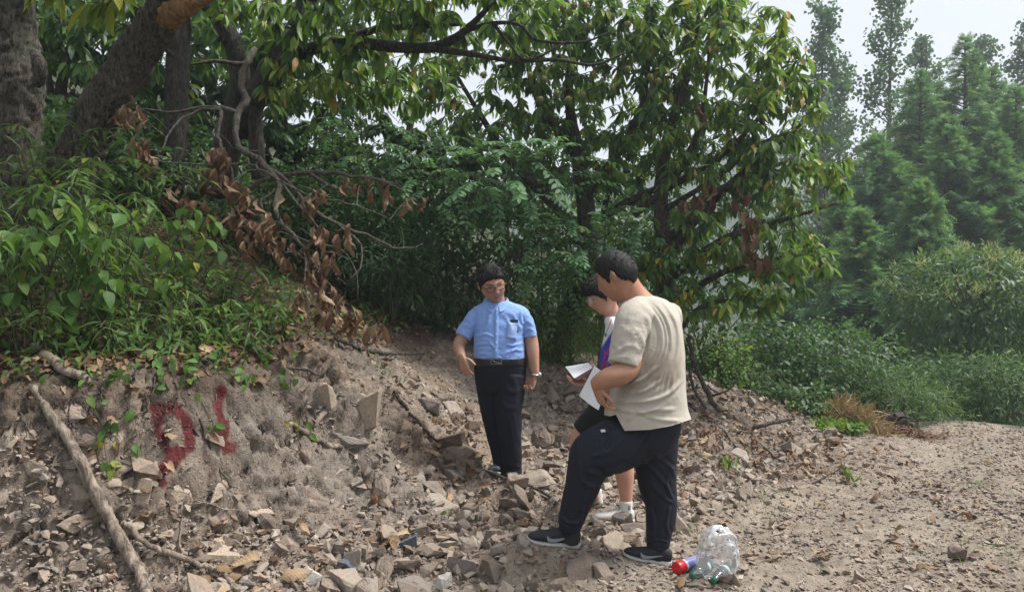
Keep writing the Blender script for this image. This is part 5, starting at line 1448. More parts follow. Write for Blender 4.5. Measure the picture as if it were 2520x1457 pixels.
    for k in range(120):
        u0, v0 = rng.uniform(20, 860), rng.uniform(915, 1060)
        if u0 > 600: v0 += (u0 - 600) * .1
        pts, uu_, vv_ = [], u0, v0
        du = rng.normal(0, 6)
        for m in range(6):
            pts.append((uu_, vv_, .0045 * (1 - m / 7) * (.5 + rng.random())))
            du += rng.normal(0, 9)
            uu_ += du; vv_ += rng.uniform(5, 30)
        out.append(limb_tube(on_ground(pts, 1.8, 16, .004, rng), 5, 0))
    link('roots', mesh_parts('roots', out, B_DEAD), cut_bank, kind='stuff')
build_sticks()

# ------------------------------------------------------------------ dry leaves
def build_litter():
    rng = np.random.default_rng(431)
    N = 11000
    y = 3.8 + 5.4 * rng.random(N) ** 1.1
    x = rng.uniform(-.68, .62, N) * y
    ok = (x > X0 + .1) & (x < X1 - .1); x, y = x[ok], y[ok]
    sd = track_side(x, y)
    z = ground_z(x, y)
    pile = np.exp(-(((x - 2.15) / .75) ** 2 + ((y - 7.45) / .55) ** 2))
    hol = np.exp(-(((x + .65) / .5) ** 2 + ((y - 6.2) / .7) ** 2))
    d = .85 * sstep(.95, 1.15, z) * sstep(.2, -.3, sd) + 1.6 * pile + .22 * hol + .035 * (sd < .2) + .03
    d *= 1 - .9 * np.exp(-(((x + 1.2) / .35) ** 2 + ((y - 5.3) / .5) ** 2))
    k = rng.random(len(x)) < d
    x, y, z = x[k], y[k], z[k]
    for nm, tm, sel in (('leaf_litter', T_CURL, slice(0, None, 2)), ('leaf_litter', T_CURL2, slice(1, None, 2))):
        X, Y, Z = x[sel], y[sel], z[sel]
        m = len(X)
        th = rng.random(m) * 6.283
        ax = np.stack([np.cos(th), np.sin(th), rng.normal(.05, .22, m)], 1)
        LV = Leaves(tm, G_LITTER)
        LV.add(np.stack([X, Y, Z + .012 + .02 * rng.random(m)], 1), ax, np.array([0, 0, 1.0]) + rng.normal(0, .35, (m, 3)), .045 + .075 * rng.random(m), np.clip(rng.normal(.5, .27, m), 0, 1))
        o_before = set(COL.objects.keys())
        LV.build(None, 0, nm)
    for o in COL.objects:
        if o.name.startswith('leaf_litter'):
            o['label'] = 'brown fallen chestnut leaves littering bank and rubble'
    # the largest fallen leaves, one by one
    big = [(640, 1400, .20), (600, 1432, .20), (690, 1440, .23), (575, 1420, .15), (945, 1345, .18), (838, 1368, .15), (965, 1358, .16), (905, 1348, .12), (1262, 1300, .17), (730, 1312, .15), (1140, 1152, .17), (1075, 1110, .15), (500, 1445, .15),
           (1105, 1055, .15), (1060, 1040, .16), (975, 945, .16), (1040, 1048, .15), (1165, 1140, .16), (990, 1110, .14), (1310, 1290, .15), (300, 1020, .1), (400, 1190, .17), (410, 1170, .14), (1175, 1255, .13), (1420, 1270, .15), (1385, 1255, .14),
           (2240, 1355, .1), (2210, 1335, .1), (2385, 1385, .13), (2060, 1360, .09), (2105, 1300, .1), (2170, 1370, .1), (2030, 1250, .09), (1900, 1175, .12), (1860, 1150, .13), (1960, 1140, .12), (1830, 1110, .14)]
    mes = [mesh_np('dry_leaf', T[0], [T[1], T[2]], G_LITTER if c else G_DEAD, True, {'luv': np.column_stack([T[3], np.full(len(T[0]), r)])}) for T in (T_CURL, T_CURL2) for r, c in ((.3, 0), (.6, 1), (.85, 1))]
    named = []
    for k, (u, v, l) in enumerate(big):
        p = hit(u, v)
        if u < 900: lab, gr = 'curled dry leaf on the ground below the painted numerals', 'dry leaves under the painted bank'
        elif u < 1250: lab, gr = 'curled dry leaf in the rubble left of the blue-shirted man', 'dry leaves in the rubble'
        elif u < 1500: lab, gr = 'curled dry leaf near the front black trainer', 'dry leaves by the trainers'
        elif u < 2000: lab, gr = 'curled dry leaf at the pile under the fallen stems', 'dry leaves at the leaf pile'
        else: lab, gr = 'curled dry leaf lying out on the track', 'dry leaves on the track'
        o = link('dry_leaf', mes[int(rng.integers(0, 6))], None, None, lab, 'leaf', gr)
        named.append((o, p))
        th = rng.random() * 6.283
        l *= .72
        a = unit(np.array([math.cos(th), math.sin(th), rng.normal(.1, .2)]))
        xx, yy, zz = frames(a[None], (normal_at(p[0], p[1]) + rng.normal(0, .3, 3))[None])
        M = Matrix([[xx[0][i] * l, yy[0][i] * l, zz[0][i] * l, p[i] + (.025 if i == 2 else 0)] for i in range(3)] + [[0, 0, 0, 1]])
        place(o, M)
    name_by_landmarks(named, 'curled dry leaf')
    p = hit(925, 1240)
    o = link('chestnut_burr', M_BURR_BROWN, None, None, 'brown spiky chestnut burr lying below the rounded boulder', 'burr')
    place(o, Matrix.Translation(Vector(p + np.array([0, -.02, .03]))) @ Matrix.Scale(.036, 4))
build_litter()

# ------------------------------------------------------------------ undergrowth on top of the bank
def herb(label, u, Y, h, kind, seed, group, yellow=0.0, stems=None, singles=10, lean=(0, 0)):
    rng = np.random.default_rng(seed)
    x = (u - 1260) / F * Y
    b = np.array([x, Y, float(ground_z(np.array([x]), np.array([Y]))[0])])
    t = thing('herb', b, label, 'plant', group)
    tm, mt, ll, gap = {'heart': (T_HEART, G_BRIGHT, .10, .085), 'oval': (T_OVAL, G_BRIGHT, .065, .05), 'lance': (T_LANCE, G_BAMBOO, .13, .05)}[kind]
    LV = Leaves(tm, mt)
    st = []
    for k in range(stems or (6 if kind != 'heart' else 5)):
        th = rng.random() * 6.283
        d = np.array([math.cos(th) + lean[0], math.sin(th) - .35 + lean[1], 0])
        L = h * (.6 + .55 * rng.random())
        top = b + np.array([0, 0, L]) + d * L * .33
        tipp = top + d * L * .28 + np.array([0, 0, -.12 * L])
        s = spline([b + rng.normal(0, .03, 3) * np.array([1, 1, 0]), b + np.array([0, 0, .5 * L]) + d * L * .1, top, tipp], 16)
        st.append(tube(s, np.linspace(.0045, .0018, 16), 5))
        n = max(4, int(L / gap))
        w = np.linspace(.22, 1, n)
        pos = np.stack([np.interp(w, np.linspace(0, 1, 16), s[:, j]) for j in range(3)], 1)
        for sg in (0, 1):
            ph = np.arange(n) * 2.2 + sg * 3.14 + rng.normal(0, .4, n)
            rad = np.stack([np.cos(ph), np.sin(ph), np.zeros(n)], 1)
            dr = {'heart': .9, 'oval': .35, 'lance': .25}[kind]
            ax = unit(rad + np.array([0, 0, -dr]) + rng.normal(0, .25, (n, 3)))
            LV.add(pos + rad * .012, ax, np.array([0, 0, 1.0]) + .4 * rad + rng.normal(0, .25, (n, 3)), ll * (.6 + .6 * rng.random(n)), np.clip(rng.normal(.5 + yellow, .2, n), 0, 1))
    link('stems', mesh_parts('stems', st, B_STEM), t)
    LV.build(t, singles)
    return t
def build_undergrowth():
    g = 'green plants along the top of the bank'
    W = {'heart': 'broad heart-shaped leaves', 'oval': 'small oval leaves', 'lance': 'narrow grassy leaves'}
    H_ = [(30, 4.35, 1.0, 'heart', 'at the left edge of the picture'), (90, 4.5, .9, 'lance', 'just right of the left edge'), (150, 4.4, .85, 'heart', 'above the short pale log'), (-40, 4.3, .9, 'lance', 'cut by the left edge'),
          (220, 4.7, .9, 'lance', 'in front of the leaning trunk'), (260, 4.6, .7, 'heart', 'below the leaning trunk'), (330, 4.8, .5, 'oval', 'under the first brown leaf cluster'), (380, 5.0, .8, 'heart', 'dangling in front of the straight dark trunk'),
          (420, 4.9, .36, 'lance', 'below the dangling broad leaves'), (480, 5.2, .42, 'oval', 'left of the thickest brown leaf clusters'), (540, 5.3, .36, 'oval', 'under the thickest brown leaf clusters'), (590, 5.1, .32, 'oval', 'right of centre on the bank top'),
          (650, 5.4, .28, 'oval', 'near the bare soil shoulder'), (620, 5.0, .3, 'lance', 'overhanging the painted numeral one'), (500, 4.75, .3, 'oval', 'overhanging the gap between the numerals'), (430, 4.7, .28, 'lance', 'overhanging the painted zero'),
          (350, 4.6, .3, 'oval', 'on the brink left of the painted zero'), (280, 4.5, .32, 'lance', 'on the brink above the yellowish stone'), (200, 4.45, .3, 'oval', 'beside the short pale log'), (120, 4.3, .28, 'lance', 'in front of the short pale log'),
          (700, 5.5, .26, 'oval', 'last before the bare soil shoulder'), (560, 5.7, .36, 'lance', 'behind the thick brown leaf clusters'), (460, 5.7, .5, 'heart', 'behind the dead branch'), (340, 5.6, .8, 'lance', 'tall, between the two nearest trunks'),
          (240, 5.5, .9, 'lance', 'tall, at the foot of the leaning trunk'), (120, 5.3, 1.0, 'lance', 'tall, between the left trunks'), (20, 5.1, 1.1, 'lance', 'tall, hiding the foot of the leftmost trunk'), (60, 4.9, .9, 'oval', 'half hidden near the leftmost trunk'),
          (170, 4.95, .95, 'oval', 'rising before the gap between the left trunks'), (300, 5.15, .7, 'oval', 'right of the leaning trunk\'s foot'), (400, 5.4, .4, 'oval', 'low, right of the tall grassy plants')]
    for k, (u, Y, h, kd, where) in enumerate(H_):
        herb('plant with %s, %s' % (W[kd], where), u, Y, h, kd, 500 + k, g, .08 if kd == 'oval' else 0, None, 12)
    rng = np.random.default_rng(561)
    for k in range(16):
        u0 = 20 + 44 * k + rng.uniform(-12, 12)
        v0 = 880 - .03 * u0 + rng.uniform(-10, 15)
        pts = [(u0 + rng.normal(0, 9) * m, v0 + m * rng.uniform(14, 26)) for m in range(int(rng.integers(3, 6)))]
        P3 = [hit(*p) + normal_at(*hit(*p)[:2]) * .03 for p in pts]
        t = thing('creeper', P3[0], 'green creeper spilling over the brink, number %s along it from the left' % ('one two three four five six seven eight nine ten eleven twelve thirteen fourteen fifteen sixteen'.split()[k]), 'creeper', 'creepers along the brink')
        link('stem', mesh_parts('stem', [tube(spline(P3, 16), .002, 4)], B_STEM), t)
        LV = Leaves(T_OVAL if k % 3 else T_HEART, G_BRIGHT)
        for q in P3:
            m = 5
            LV.add(q + rng.normal(0, .03, (m, 3)), np.array([0, -.5, -.4]) + rng.normal(0, .6, (m, 3)), np.array([0, -.5, 1.0]) + rng.normal(0, .4, (m, 3)), .05 * (.6 + .8 * rng.random(m)), np.clip(rng.normal(.5, .2, m), 0, 1))
        LV.build(t, 30)
    # trailing vine leaves on the cut face
    rng = np.random.default_rng(560)
    for k, (pts, lab) in enumerate((([(385, 860), (392, 900), (430, 880), (400, 930), (385, 965)], 'vine with oval leaves trailing over the painted zero'),
                                    ([(470, 900), (488, 960), (486, 990), (520, 1050)], 'vine with round leaves between the painted numerals'),
                                    ([(300, 930), (318, 1015), (270, 1085), (325, 1120)], 'vine with dark leaves on the face left of the zero'),
                                    ([(205, 960), (225, 1000), (262, 1075), (255, 1110), (262, 1145), (268, 1170)], 'vine with yellowing leaves beside the bleached branch'),
                                    ([(690, 1045), (720, 1050), (745, 1060)], 'yellow-green sprig on the end of the short dead branch'),
                                    ([(640, 870), (650, 900), (560, 850), (600, 845)], 'vine trailing along the brink above the numeral one'),
                                    ([(1100, 1275), (1112, 1268), (1122, 1278)], 'tiny green sprig growing in the rubble'))):
        P3 = [hit(*p) + normal_at(*hit(*p)[:2]) * .02 for p in pts]
        t = thing('vine', P3[0], lab, 'vine', 'small vines on the cut bank')
        s = spline(P3, 20)
        link('stem', mesh_parts('stem', [tube(s, .002, 4)], B_STEM), t)
        LV = Leaves(T_HEART if k < 4 else T_OVAL, G_BRIGHT)
        for q in P3:
            m = 3
            ax = np.array([0, -.35, -.7]) + rng.normal(0, .5, (m, 3))
            LV.add(q + rng.normal(0, .015, (m, 3)), ax, np.array([0, -1, .6]) + rng.normal(0, .4, (m, 3)), (.055 if k != 6 else .05) * (.7 + .6 * rng.random(m)), np.clip(rng.normal(.93 if k == 4 else .5 + .3 * (k == 3), .12, m), 0, 1))
        LV.build(t, 40)
    # low cover and grass
    N = 6500
    y = 4.2 + 4.8 * rng.random(N); x = rng.uniform(-.68, -.02, N) * y
    ok = x > X0 + .05; x, y = x[ok], y[ok]
    z = ground_z(x, y); sd = track_side(x, y)
    patch = vnoise(np.column_stack([x * 2.2, y * 2.2, x * 0]), 570)
    bare = np.exp(-(((x + 1.2) / .45) ** 2 + ((y - 5.35) / .6) ** 2))
    k = (rng.random(len(x)) < sstep(1.0, 1.2, z) * (.55 + .5 * patch) * (1 - bare))
    x, y, z = x[k], y[k], z[k]
    m = len(x)
    for tm, mt, ln, sel, nm in ((T_OVAL, G_BRIGHT, .06, slice(0, None, 2), 'ground_cover'), (T_LANCE, G_BAMBOO, .14, slice(1, None, 2), 'grass')):
        X, Y, Z = x[sel], y[sel], z[sel]; m = len(X)
        LV = Leaves(tm, mt)
        ax = rng.normal(0, .6, (m, 3)) + np.array([0, -.2, .35])
        LV.add(np.stack([X, Y, Z + .02 + .12 * rng.random(m)], 1), ax, np.array([0, 0, 1.0]) + rng.normal(0, .4, (m, 3)), ln * (.6 + .7 * rng.random(m)), np.clip(rng.normal(.5, .22, m), 0, 1))
        LV.build(None, 0, nm)
    COL.objects['ground_cover']['label'] = 'low green leaves covering the top of the bank'
    # grass tufts and weeds on the track
    def tuft(lab, u, v, n, h, mt, seed, gr='grass tufts on the track', wide=.05):
        r2 = np.random.default_rng(seed)
        p = hit(u, v)
        t = thing('grass_tuft', p, lab, 'grass', gr)
        LV = Leaves(T_GRASS if h < .14 else T_LANCE, mt)
        q = p + r2.normal(0, wide, (n, 3)) * np.array([1.4, 1, 0]); q[:, 2] = ground_z(q[:, 0], q[:, 1])
        LV.add(q, np.array([0, 0, 1.0]) + r2.normal(0, .5, (n, 3)), r2.normal(0, 1, (n, 3)), h * (.5 + .7 * r2.random(n)), np.clip(r2.normal(.55, .2, n), 0, 1))
        LV.build(t, min(12, n), 'blades', 'blade')
    tuft('two tall green blades standing alone on the track', 2098, 1190, 5, .17, G_BRIGHT, 601, wide=.012)
    tuft('wispy grass beside the rear black trainer', 1690, 1312, 9, .09, G_BAMBOO, 602)
    tuft('thin grass tuft in the middle of the track', 1870, 1260, 40, .08, G_BAMBOO, 603, wide=.13)
    tuft('thin grass below the leaf pile', 1895, 1215, 30, .07, G_BAMBOO, 604, wide=.12)
    tuft('upright blades at the foot of the leaf pile', 1795, 1160, 10, .16, G_BRIGHT, 605, wide=.03)
    tuft('small bright tuft far out on the track', 2420, 1200, 30, .07, G_BRIGHT, 606, wide=.05)
    tuft('bright grass at the right edge near the bottom', 2490, 1370, 60, .07, G_BRIGHT, 607, wide=.12)
    tuft('sparse weeds near the right edge', 2475, 1325, 16, .06, G_BAMBOO, 608, wide=.09)
    tuft('sparse weeds at the foot of the rubble', 1810, 1170, 24, .07, G_BAMBOO, 609, wide=.1)
    tuft('grass blades by the water bottles', 1800, 1428, 8, .05, G_BRIGHT, 610, wide=.02)
    tuft('grass on the rubble above the tall slab', 1010, 790, 60, .10, G_BAMBOO, 611, 'grass tufts on the bank', .16)
    tuft('grass at the upper edge of the rubble', 925, 900, 40, .10, G_BRIGHT, 612, 'grass tufts on the bank', .08)
    # bright seedlings and dry grass at the end of the track
    shrub('seedling_patch', 'bright green low seedlings at the edge of the track', 'plant', (2055, 1085, 8.4, 60, 26, .3), 700, T_OVAL, G_BRIGHT, .075, 620, None, 4, .1, .25, 20)
    LV = Leaves(T_GRASS, leaf_material('dry_grass', [(0, (.18, .125, .06)), (1, (.42, .32, .17))], (.3, .2, .08), .25, .7, 3))
    t = thing('dry_grass_clump', P(2110, 1060, 8.7), 'arching clump of tan dry grass beside the track', 'grass')
    for a, b_ in ((P(2030, 1020, 8.9), P(2090, 1050, 8.6)), (P(2090, 1040, 8.7), P(2160, 1085, 8.3)), (P(2050, 1010, 8.9), P(2130, 1060, 8.5))):
        m = 520
        w = rng.random((m, 1))
        q = a * (1 - w) + b_ * w + rng.normal(0, .06, (m, 3))
        LV.add(q, np.array([.5, -.1, .25]) + rng.normal(0, .5, (m, 3)), rng.normal(0, 1, (m, 3)), .12 + .16 * rng.random(m), rng.random(m))
    LV.build(t, 0, 'blades')
    # uprooted stump with root mass and reddish needles
    t = thing('uprooted_stump', P(2200, 1060, 8.7), 'small dark uprooted stump with bent roots beside the dry grass', 'stump')
    rb = np.random.default_rng(640)
    c0 = P(2195, 1045, 8.8)
    v, f = rock_shape(640, 14, (1, .8, .8), 2)
    link('stump_body', mesh_np('stump_body', v * .17 + c0, f, B_DARK, True), t)
    for k in range(13):
        d = unit(rb.normal(size=3) * np.array([1.2, .8, .6]) + np.array([.2, -.3, .35]))
        e = c0 + d * rb.uniform(.25, .42)
        s = spline([c0, (c0 + e) / 2 + rb.normal(0, .05, 3), e + np.array([0, 0, -.08])], 10)
        link('root', mesh_parts('root', [tube(s, np.linspace(.022, .004, 10), 6)], B_DARK), t)
    LV = Leaves(T_LANCE_FAR, G_DEAD)
    m = 900
    q = P(2235, 1062, 8.55) + rng.normal(0, 1, (m, 3)) * np.array([.2, .12, 0]); q[:, 2] = ground_z(q[:, 0], q[:, 1]) + .09 * rng.random(m) * np.exp(-((q[:, 0] - P(2235, 1062, 8.55)[0]) / .2) ** 2)
    LV.add(q, rng.normal(0, 1, (m, 3)) * np.array([1, 1, .3]), np.array([0, 0, 1.0]) + rng.normal(0, .4, (m, 3)), .09, rng.random(m) * .6 + .2)
    LV.build(None, 0, 'needle_heap'); COL.objects['needle_heap']['label'] = 'heap of red-brown dry needles at the end of the track'
build_undergrowth()
# ------------------------------------------------------------------ people: modelling tools
def ring_loft(rings, n=36, power=2.0):
    """rings: (centre, half axis a, half axis b); closed with rounded ends"""
    th = np.linspace(0, 2 * math.pi, n, endpoint=False)
    ct, st = np.cos(th), np.sin(th)
    ct = np.sign(ct) * np.abs(ct) ** (2 / power); st = np.sign(st) * np.abs(st) ** (2 / power)
    V = []
    for c, a, b in rings:
        V.append(np.asarray(c)[None] + ct[:, None] * np.asarray(a)[None] + st[:, None] * np.asarray(b)[None])
    m = len(rings)
    v = np.vstack(V + [[rings[0][0]], [rings[-1][0]]])
    i = np.arange(m - 1)[:, None] * n; j = np.arange(n)[None]; j2 = (j + 1) % n
    q = np.stack([i + j, i + j2, i + n + j2, i + n + j], -1).reshape(-1, 4)
    k = np.arange(n); k2 = (k + 1) % n
    t = np.vstack([np.stack([np.full(n, m * n), k2, k], -1), np.stack([np.full(n, m * n + 1), (m - 1) * n + k, (m - 1) * n + k2], -1)])
    return v, q, t

def remesh(parts, voxel=.006, smooth=4, fac=.5):
    v, q, t = merge(parts)
    me = mesh_np('tmp', v, [q, t])
    bm = bmesh.new(); bm.from_mesh(me)
    # outward normals piece by piece
    bmesh.ops.recalc_face_normals(bm, faces=bm.faces)
    bm.to_mesh(me); bm.free()
    o = bpy.data.objects.new('tmp', me); COL.objects.link(o)
    r = o.modifiers.new('r', 'REMESH'); r.mode = 'VOXEL'; r.voxel_size = voxel; r.adaptivity = 0
    if smooth:
        s = o.modifiers.new('s', 'SMOOTH'); s.factor = fac; s.iterations = smooth
    dg = bpy.context.evaluated_depsgraph_get()
    ev = o.evaluated_get(dg)
    em = ev.to_mesh()
    nv = len(em.vertices); vv_ = np.empty(nv * 3, np.float32); em.vertices.foreach_get('co', vv_)
    nl = len(em.loops); li = np.empty(nl, np.int32); em.loops.foreach_get('vertex_index', li)
    npoly = len(em.polygons); ls = np.empty(npoly, np.int32); em.polygons.foreach_get('loop_start', ls)
    lt = np.empty(npoly, np.int32); em.polygons.foreach_get('loop_total', lt)
    nn = np.empty(nv * 3, np.float32); em.vertices.foreach_get('normal', nn)
    ev.to_mesh_clear()
    bpy.data.objects.remove(o); bpy.data.meshes.remove(me)
    Q = np.stack([li[ls[lt == 4] + k] for k in range(4)], 1) if (lt == 4).any() else np.zeros((0, 4), int)
    T = np.stack([li[ls[lt == 3] + k] for k in range(3)], 1) if (lt == 3).any() else np.zeros((0, 3), int)
    return vv_.reshape(-1, 3).astype(float), Q, T, nn.reshape(-1, 3).astype(float)

def uvpix(v):
    return 1260 + v[:, 0] / v[:, 1] * F, HZ + (CH - v[:, 2]) / v[:, 1] * F

def poly_dist(px, py, pts):
    """distance to a polyline and position 0..1 along it"""
    d = np.full(len(px), 1e9); s = np.zeros(len(px)); n = len(pts) - 1
    for k in range(n):
        (ax, ay), (bx, by) = pts[k], pts[k + 1]
        t = np.clip(((px - ax) * (bx - ax) + (py - ay) * (by - ay)) / ((bx - ax) ** 2 + (by - ay) ** 2 + 1e-9), 0, 1)
        e = np.hypot(px - ax - t * (bx - ax), py - ay - t * (by - ay))
        s = np.where(e < d, (k + t) / n, s); d = np.minimum(d, e)
    return d, s

def fold(v, nrm, lines, depth_ok=None):
    """cloth ridges along given lines (picture columns and rows on the near side of the garment)"""
    u_, v_ = uvpix(v)
    near = sstep(.25, -.15, nrm[:, 1])
    h = np.zeros(len(v))
    for pts, w, amp in lines:
        pts = [tuple(p) for p in spline(np.array(pts, float), 4 * len(pts))]
        d, s = poly_dist(u_, v_, pts)
        prof = np.exp(-(d / w) ** 2) - .45 * np.exp(-((d - 1.7 * w) / w) ** 2)
        h += amp * prof * sstep(0, .15, s) * sstep(1, .8, s)
    return h * near

def cloth_material(name, col, weave=900.0, rough=.85, sheen=.15, stain=None, bump=.25, var=.1):
    bump = bump * 1.8
    t = NT(name)
    co = t.coord()
    f = t.noise(co, 12, 5, .6)
    w = t.noise(co, weave, 2)
    c = t.ramp(f, [(.3, tuple(x * (1 - var) for x in col)), (.7, tuple(min(1, x * (1 + var)) for x in col))])
    if stain:
        c = t.mix(t.attr('stain').outputs['Fac'], c, stain)
    cr = t.noise(t.coord((1, 1, .7)), 19, 6, .62, 1.6)
    b = t.bsdf(Base__Color=c, Roughness=rough, Normal=t.bump(t.math('ADD', t.math('MULTIPLY', w, .12), cr), bump, .008))
    b.inputs['Specular IOR Level'].default_value = .25
    b.inputs['Sheen Weight'].default_value = sheen
    return t.done(b)

def skin_material(name, col):
    t = NT(name)
    co = t.coord()
    f = t.noise(co, 16, 5, .6)
    c = t.ramp(f, [(.3, tuple(x * .86 for x in col)), (.7, (col[0] * 1.1, col[1] * 1.06, col[2] * 1.04))])
    red = t.attr('flush').outputs['Fac']
    c = t.mix(red, c, (col[0] * .82, col[1] * .50, col[2] * .48))
    dk = t.attr('dark').outputs['Fac']
    c = t.mix(dk, c, (.025, .018, .015))
    b = t.bsdf(Base__Color=c, Roughness=.5, Normal=t.bump(t.noise(co, 220, 3), .12, .002))
    b.inputs['Subsurface Weight'].default_value = .12
    b.inputs['Subsurface Radius'].default_value = (.012, .005, .003)
    b.inputs['Subsurface Scale'].default_value = 1.0
    b.inputs['Specular IOR Level'].default_value = .4
    return t.done(b)
HAIR = None
def hair_material():
    t = NT('black_hair')
    co = t.coord((1, 1, .35))
    f = t.noise(co, 160, 4, .7)
    c = t.ramp(f, [(.35, (.003, .0027, .0027)), (.7, (.013, .0115, .011))])
    b = t.bsdf(Base__Color=c, Roughness=.5, Normal=t.bump(f, .9, .006))
    b.inputs['Specular IOR Level'].default_value = .28
    return t.done(b)
HAIR = hair_material()

def ico(sub=5):
    bm = bmesh.new(); bmesh.ops.create_icosphere(bm, subdivisions=sub, radius=1.0)
    v = np.array([x.co for x in bm.verts]); f = np.array([[x.index for x in fa.verts] for fa in bm.faces]); bm.free()
    return v, f
ICO5, ICO4, ICO3 = ico(5), ico(4), ico(3)

def head_surface(d, chub=1.0):
    """unit directions -> head points; x right, y face, z up (metres, head about 0.24 tall)"""
    x, y, z = d[:, 0] * .080, d[:, 1] * .100, d[:, 2] * .122
    t = np.clip(-d[:, 2], 0, 1)
    x = x * (1 - (.30 - .16 * (chub - 1) * 4) * t ** 1.6)
    y = y * (1 - .12 * t ** 2) + .012 * t * (d[:, 1] > -.2)
    back = np.clip(-d[:, 1], 0, 1) * np.clip(-d[:, 2], 0, 1)
    y = y + .05 * back
    x = x * (1 + .05 * np.clip(d[:, 2], 0, 1))
    fr = sstep(.15, .55, d[:, 1])
    g = lambda a, s: np.exp(-(a / s) ** 2)
    ax = np.abs(x)
    y = y + fr * (.019 * g(x, .0135) * g(z + .024, .016) + .011 * g(x, .010) * g(z - .004, .022) + .006 * g(z - .034, .010) * g(x, .05)
                  - .008 * g(ax - .031, .015) * g(z - .016, .010) + .005 * g(ax - .045, .022) * g(z + .020, .022)
                  + .007 * g(x, .024) * g(z + .060, .011) - .004 * g(x, .026) * g(z + .060, .0028) + .008 * g(x, .026) * g(z + .100, .016)
                  - .004 * g(x, .02) * g(z + .080, .008) + .004 * g(ax - .016, .007) * g(z + .030, .008))
    return np.stack([x, y, z], 1)

def head_parts(C, R, scale, chub=1.0):
    """skin head with ears as closed pieces in world space; C centre, R columns right / face / up"""
    T = lambda p: C + (p * scale) @ R.T
    v, f = ICO5
    out = [(T(head_surface(v, chub)), np.zeros((0, 4), int), f)]
    ve, fe = ICO3
    for s in (-1, 1):
        p = ve * np.array([.009, .019, .031])
        p[:, 0] += .5 * p[:, 1] ** 2 / .019 * -.3
        p = p + np.array([s * .083, -.012, .002]) + np.stack([s * (-p[:, 1]) * .5, 0 * p[:, 0], 0 * p[:, 0]], 1)
        out.append((T(p), np.zeros((0, 4), int), fe))
    return out, T

def hair_mesh(T, thick, front, nape, seed, sideburn=-.01, spiky=.004, fringe=0.0, part=0.0):
    v, f = ICO5
    p = head_surface(v)
    d = v
    # hairline height as a function of where round the head we are
    a = np.degrees(np.arctan2(np.abs(d[:, 0]), d[:, 1]))      # 0 face .. 180 back
    line = np.interp(a, [0, 25, 50, 68, 80, 95, 115, 180], [front, front - .004, front - .020, sideburn + .02, sideburn - .012, .030, -.030, nape])
    line = line + .004 * np.sin(a * .7 + seed) + .006 * vnoise(v * 7, seed)
    m = sstep(-.006, .012, p[:, 2] - line)
    n_ = unit(p)
    flow = vnoise(np.column_stack([v[:, 0] * 16 + part * v[:, 2] * 8, v[:, 1] * 10, v[:, 2] * 7]), seed + 1) * .6 + vnoise(np.column_stack([v[:, 0] * 40, v[:, 1] * 24, v[:, 2] * 16]), seed + 2) * .5
    topf = .6 + .5 * np.clip(d[:, 2], 0, 1)
    off = thick * topf + spiky * flow
    if fringe:
        fz = np.exp(-((d[:, 1] - .8) / .35) ** 2) * sstep(0, .03, p[:, 2] - line) * sstep(.10, .05, p[:, 2])
        off = off + fringe * fz
    h = -.014 + (off + .014) * m
    return T(p + n_ * h[:, None]), f

def tuft_strands(T, n, seed, length, front, spread=1.0, r=.0016, lift_=.006):
    """short locks that break up the hair outline"""
    rng = np.random.default_rng(seed)
    out = []
    while len(out) < n:
        d = unit(rng.normal(size=3) + np.array([0, .1, .55]))
        p = head_surface(d[None])[0]
        if p[2] < front + .015 - .05 * (d[1] < .2): continue
        tang = unit(np.array([rng.normal(0, .4) + d[0] * .6, .75 * spread, -.35]) + d * .35)
        if d[1] < 0: tang = unit(np.array([d[0], -.6, -.55]) + rng.normal(0, .3, 3) + d * .35)
        p0 = p + d * .010
        p1 = p0 + tang * length * .5 + d * lift_
        p2 = p0 + tang * length + d * (-.004) + np.array([0, 0, -.006])
        out.append(tube(T(spline([p0, p1, p2], 6)), np.array([r * 1.6, r * 2, r * 1.8, r * 1.3, r * .8, r * .3]), 4))
    return out

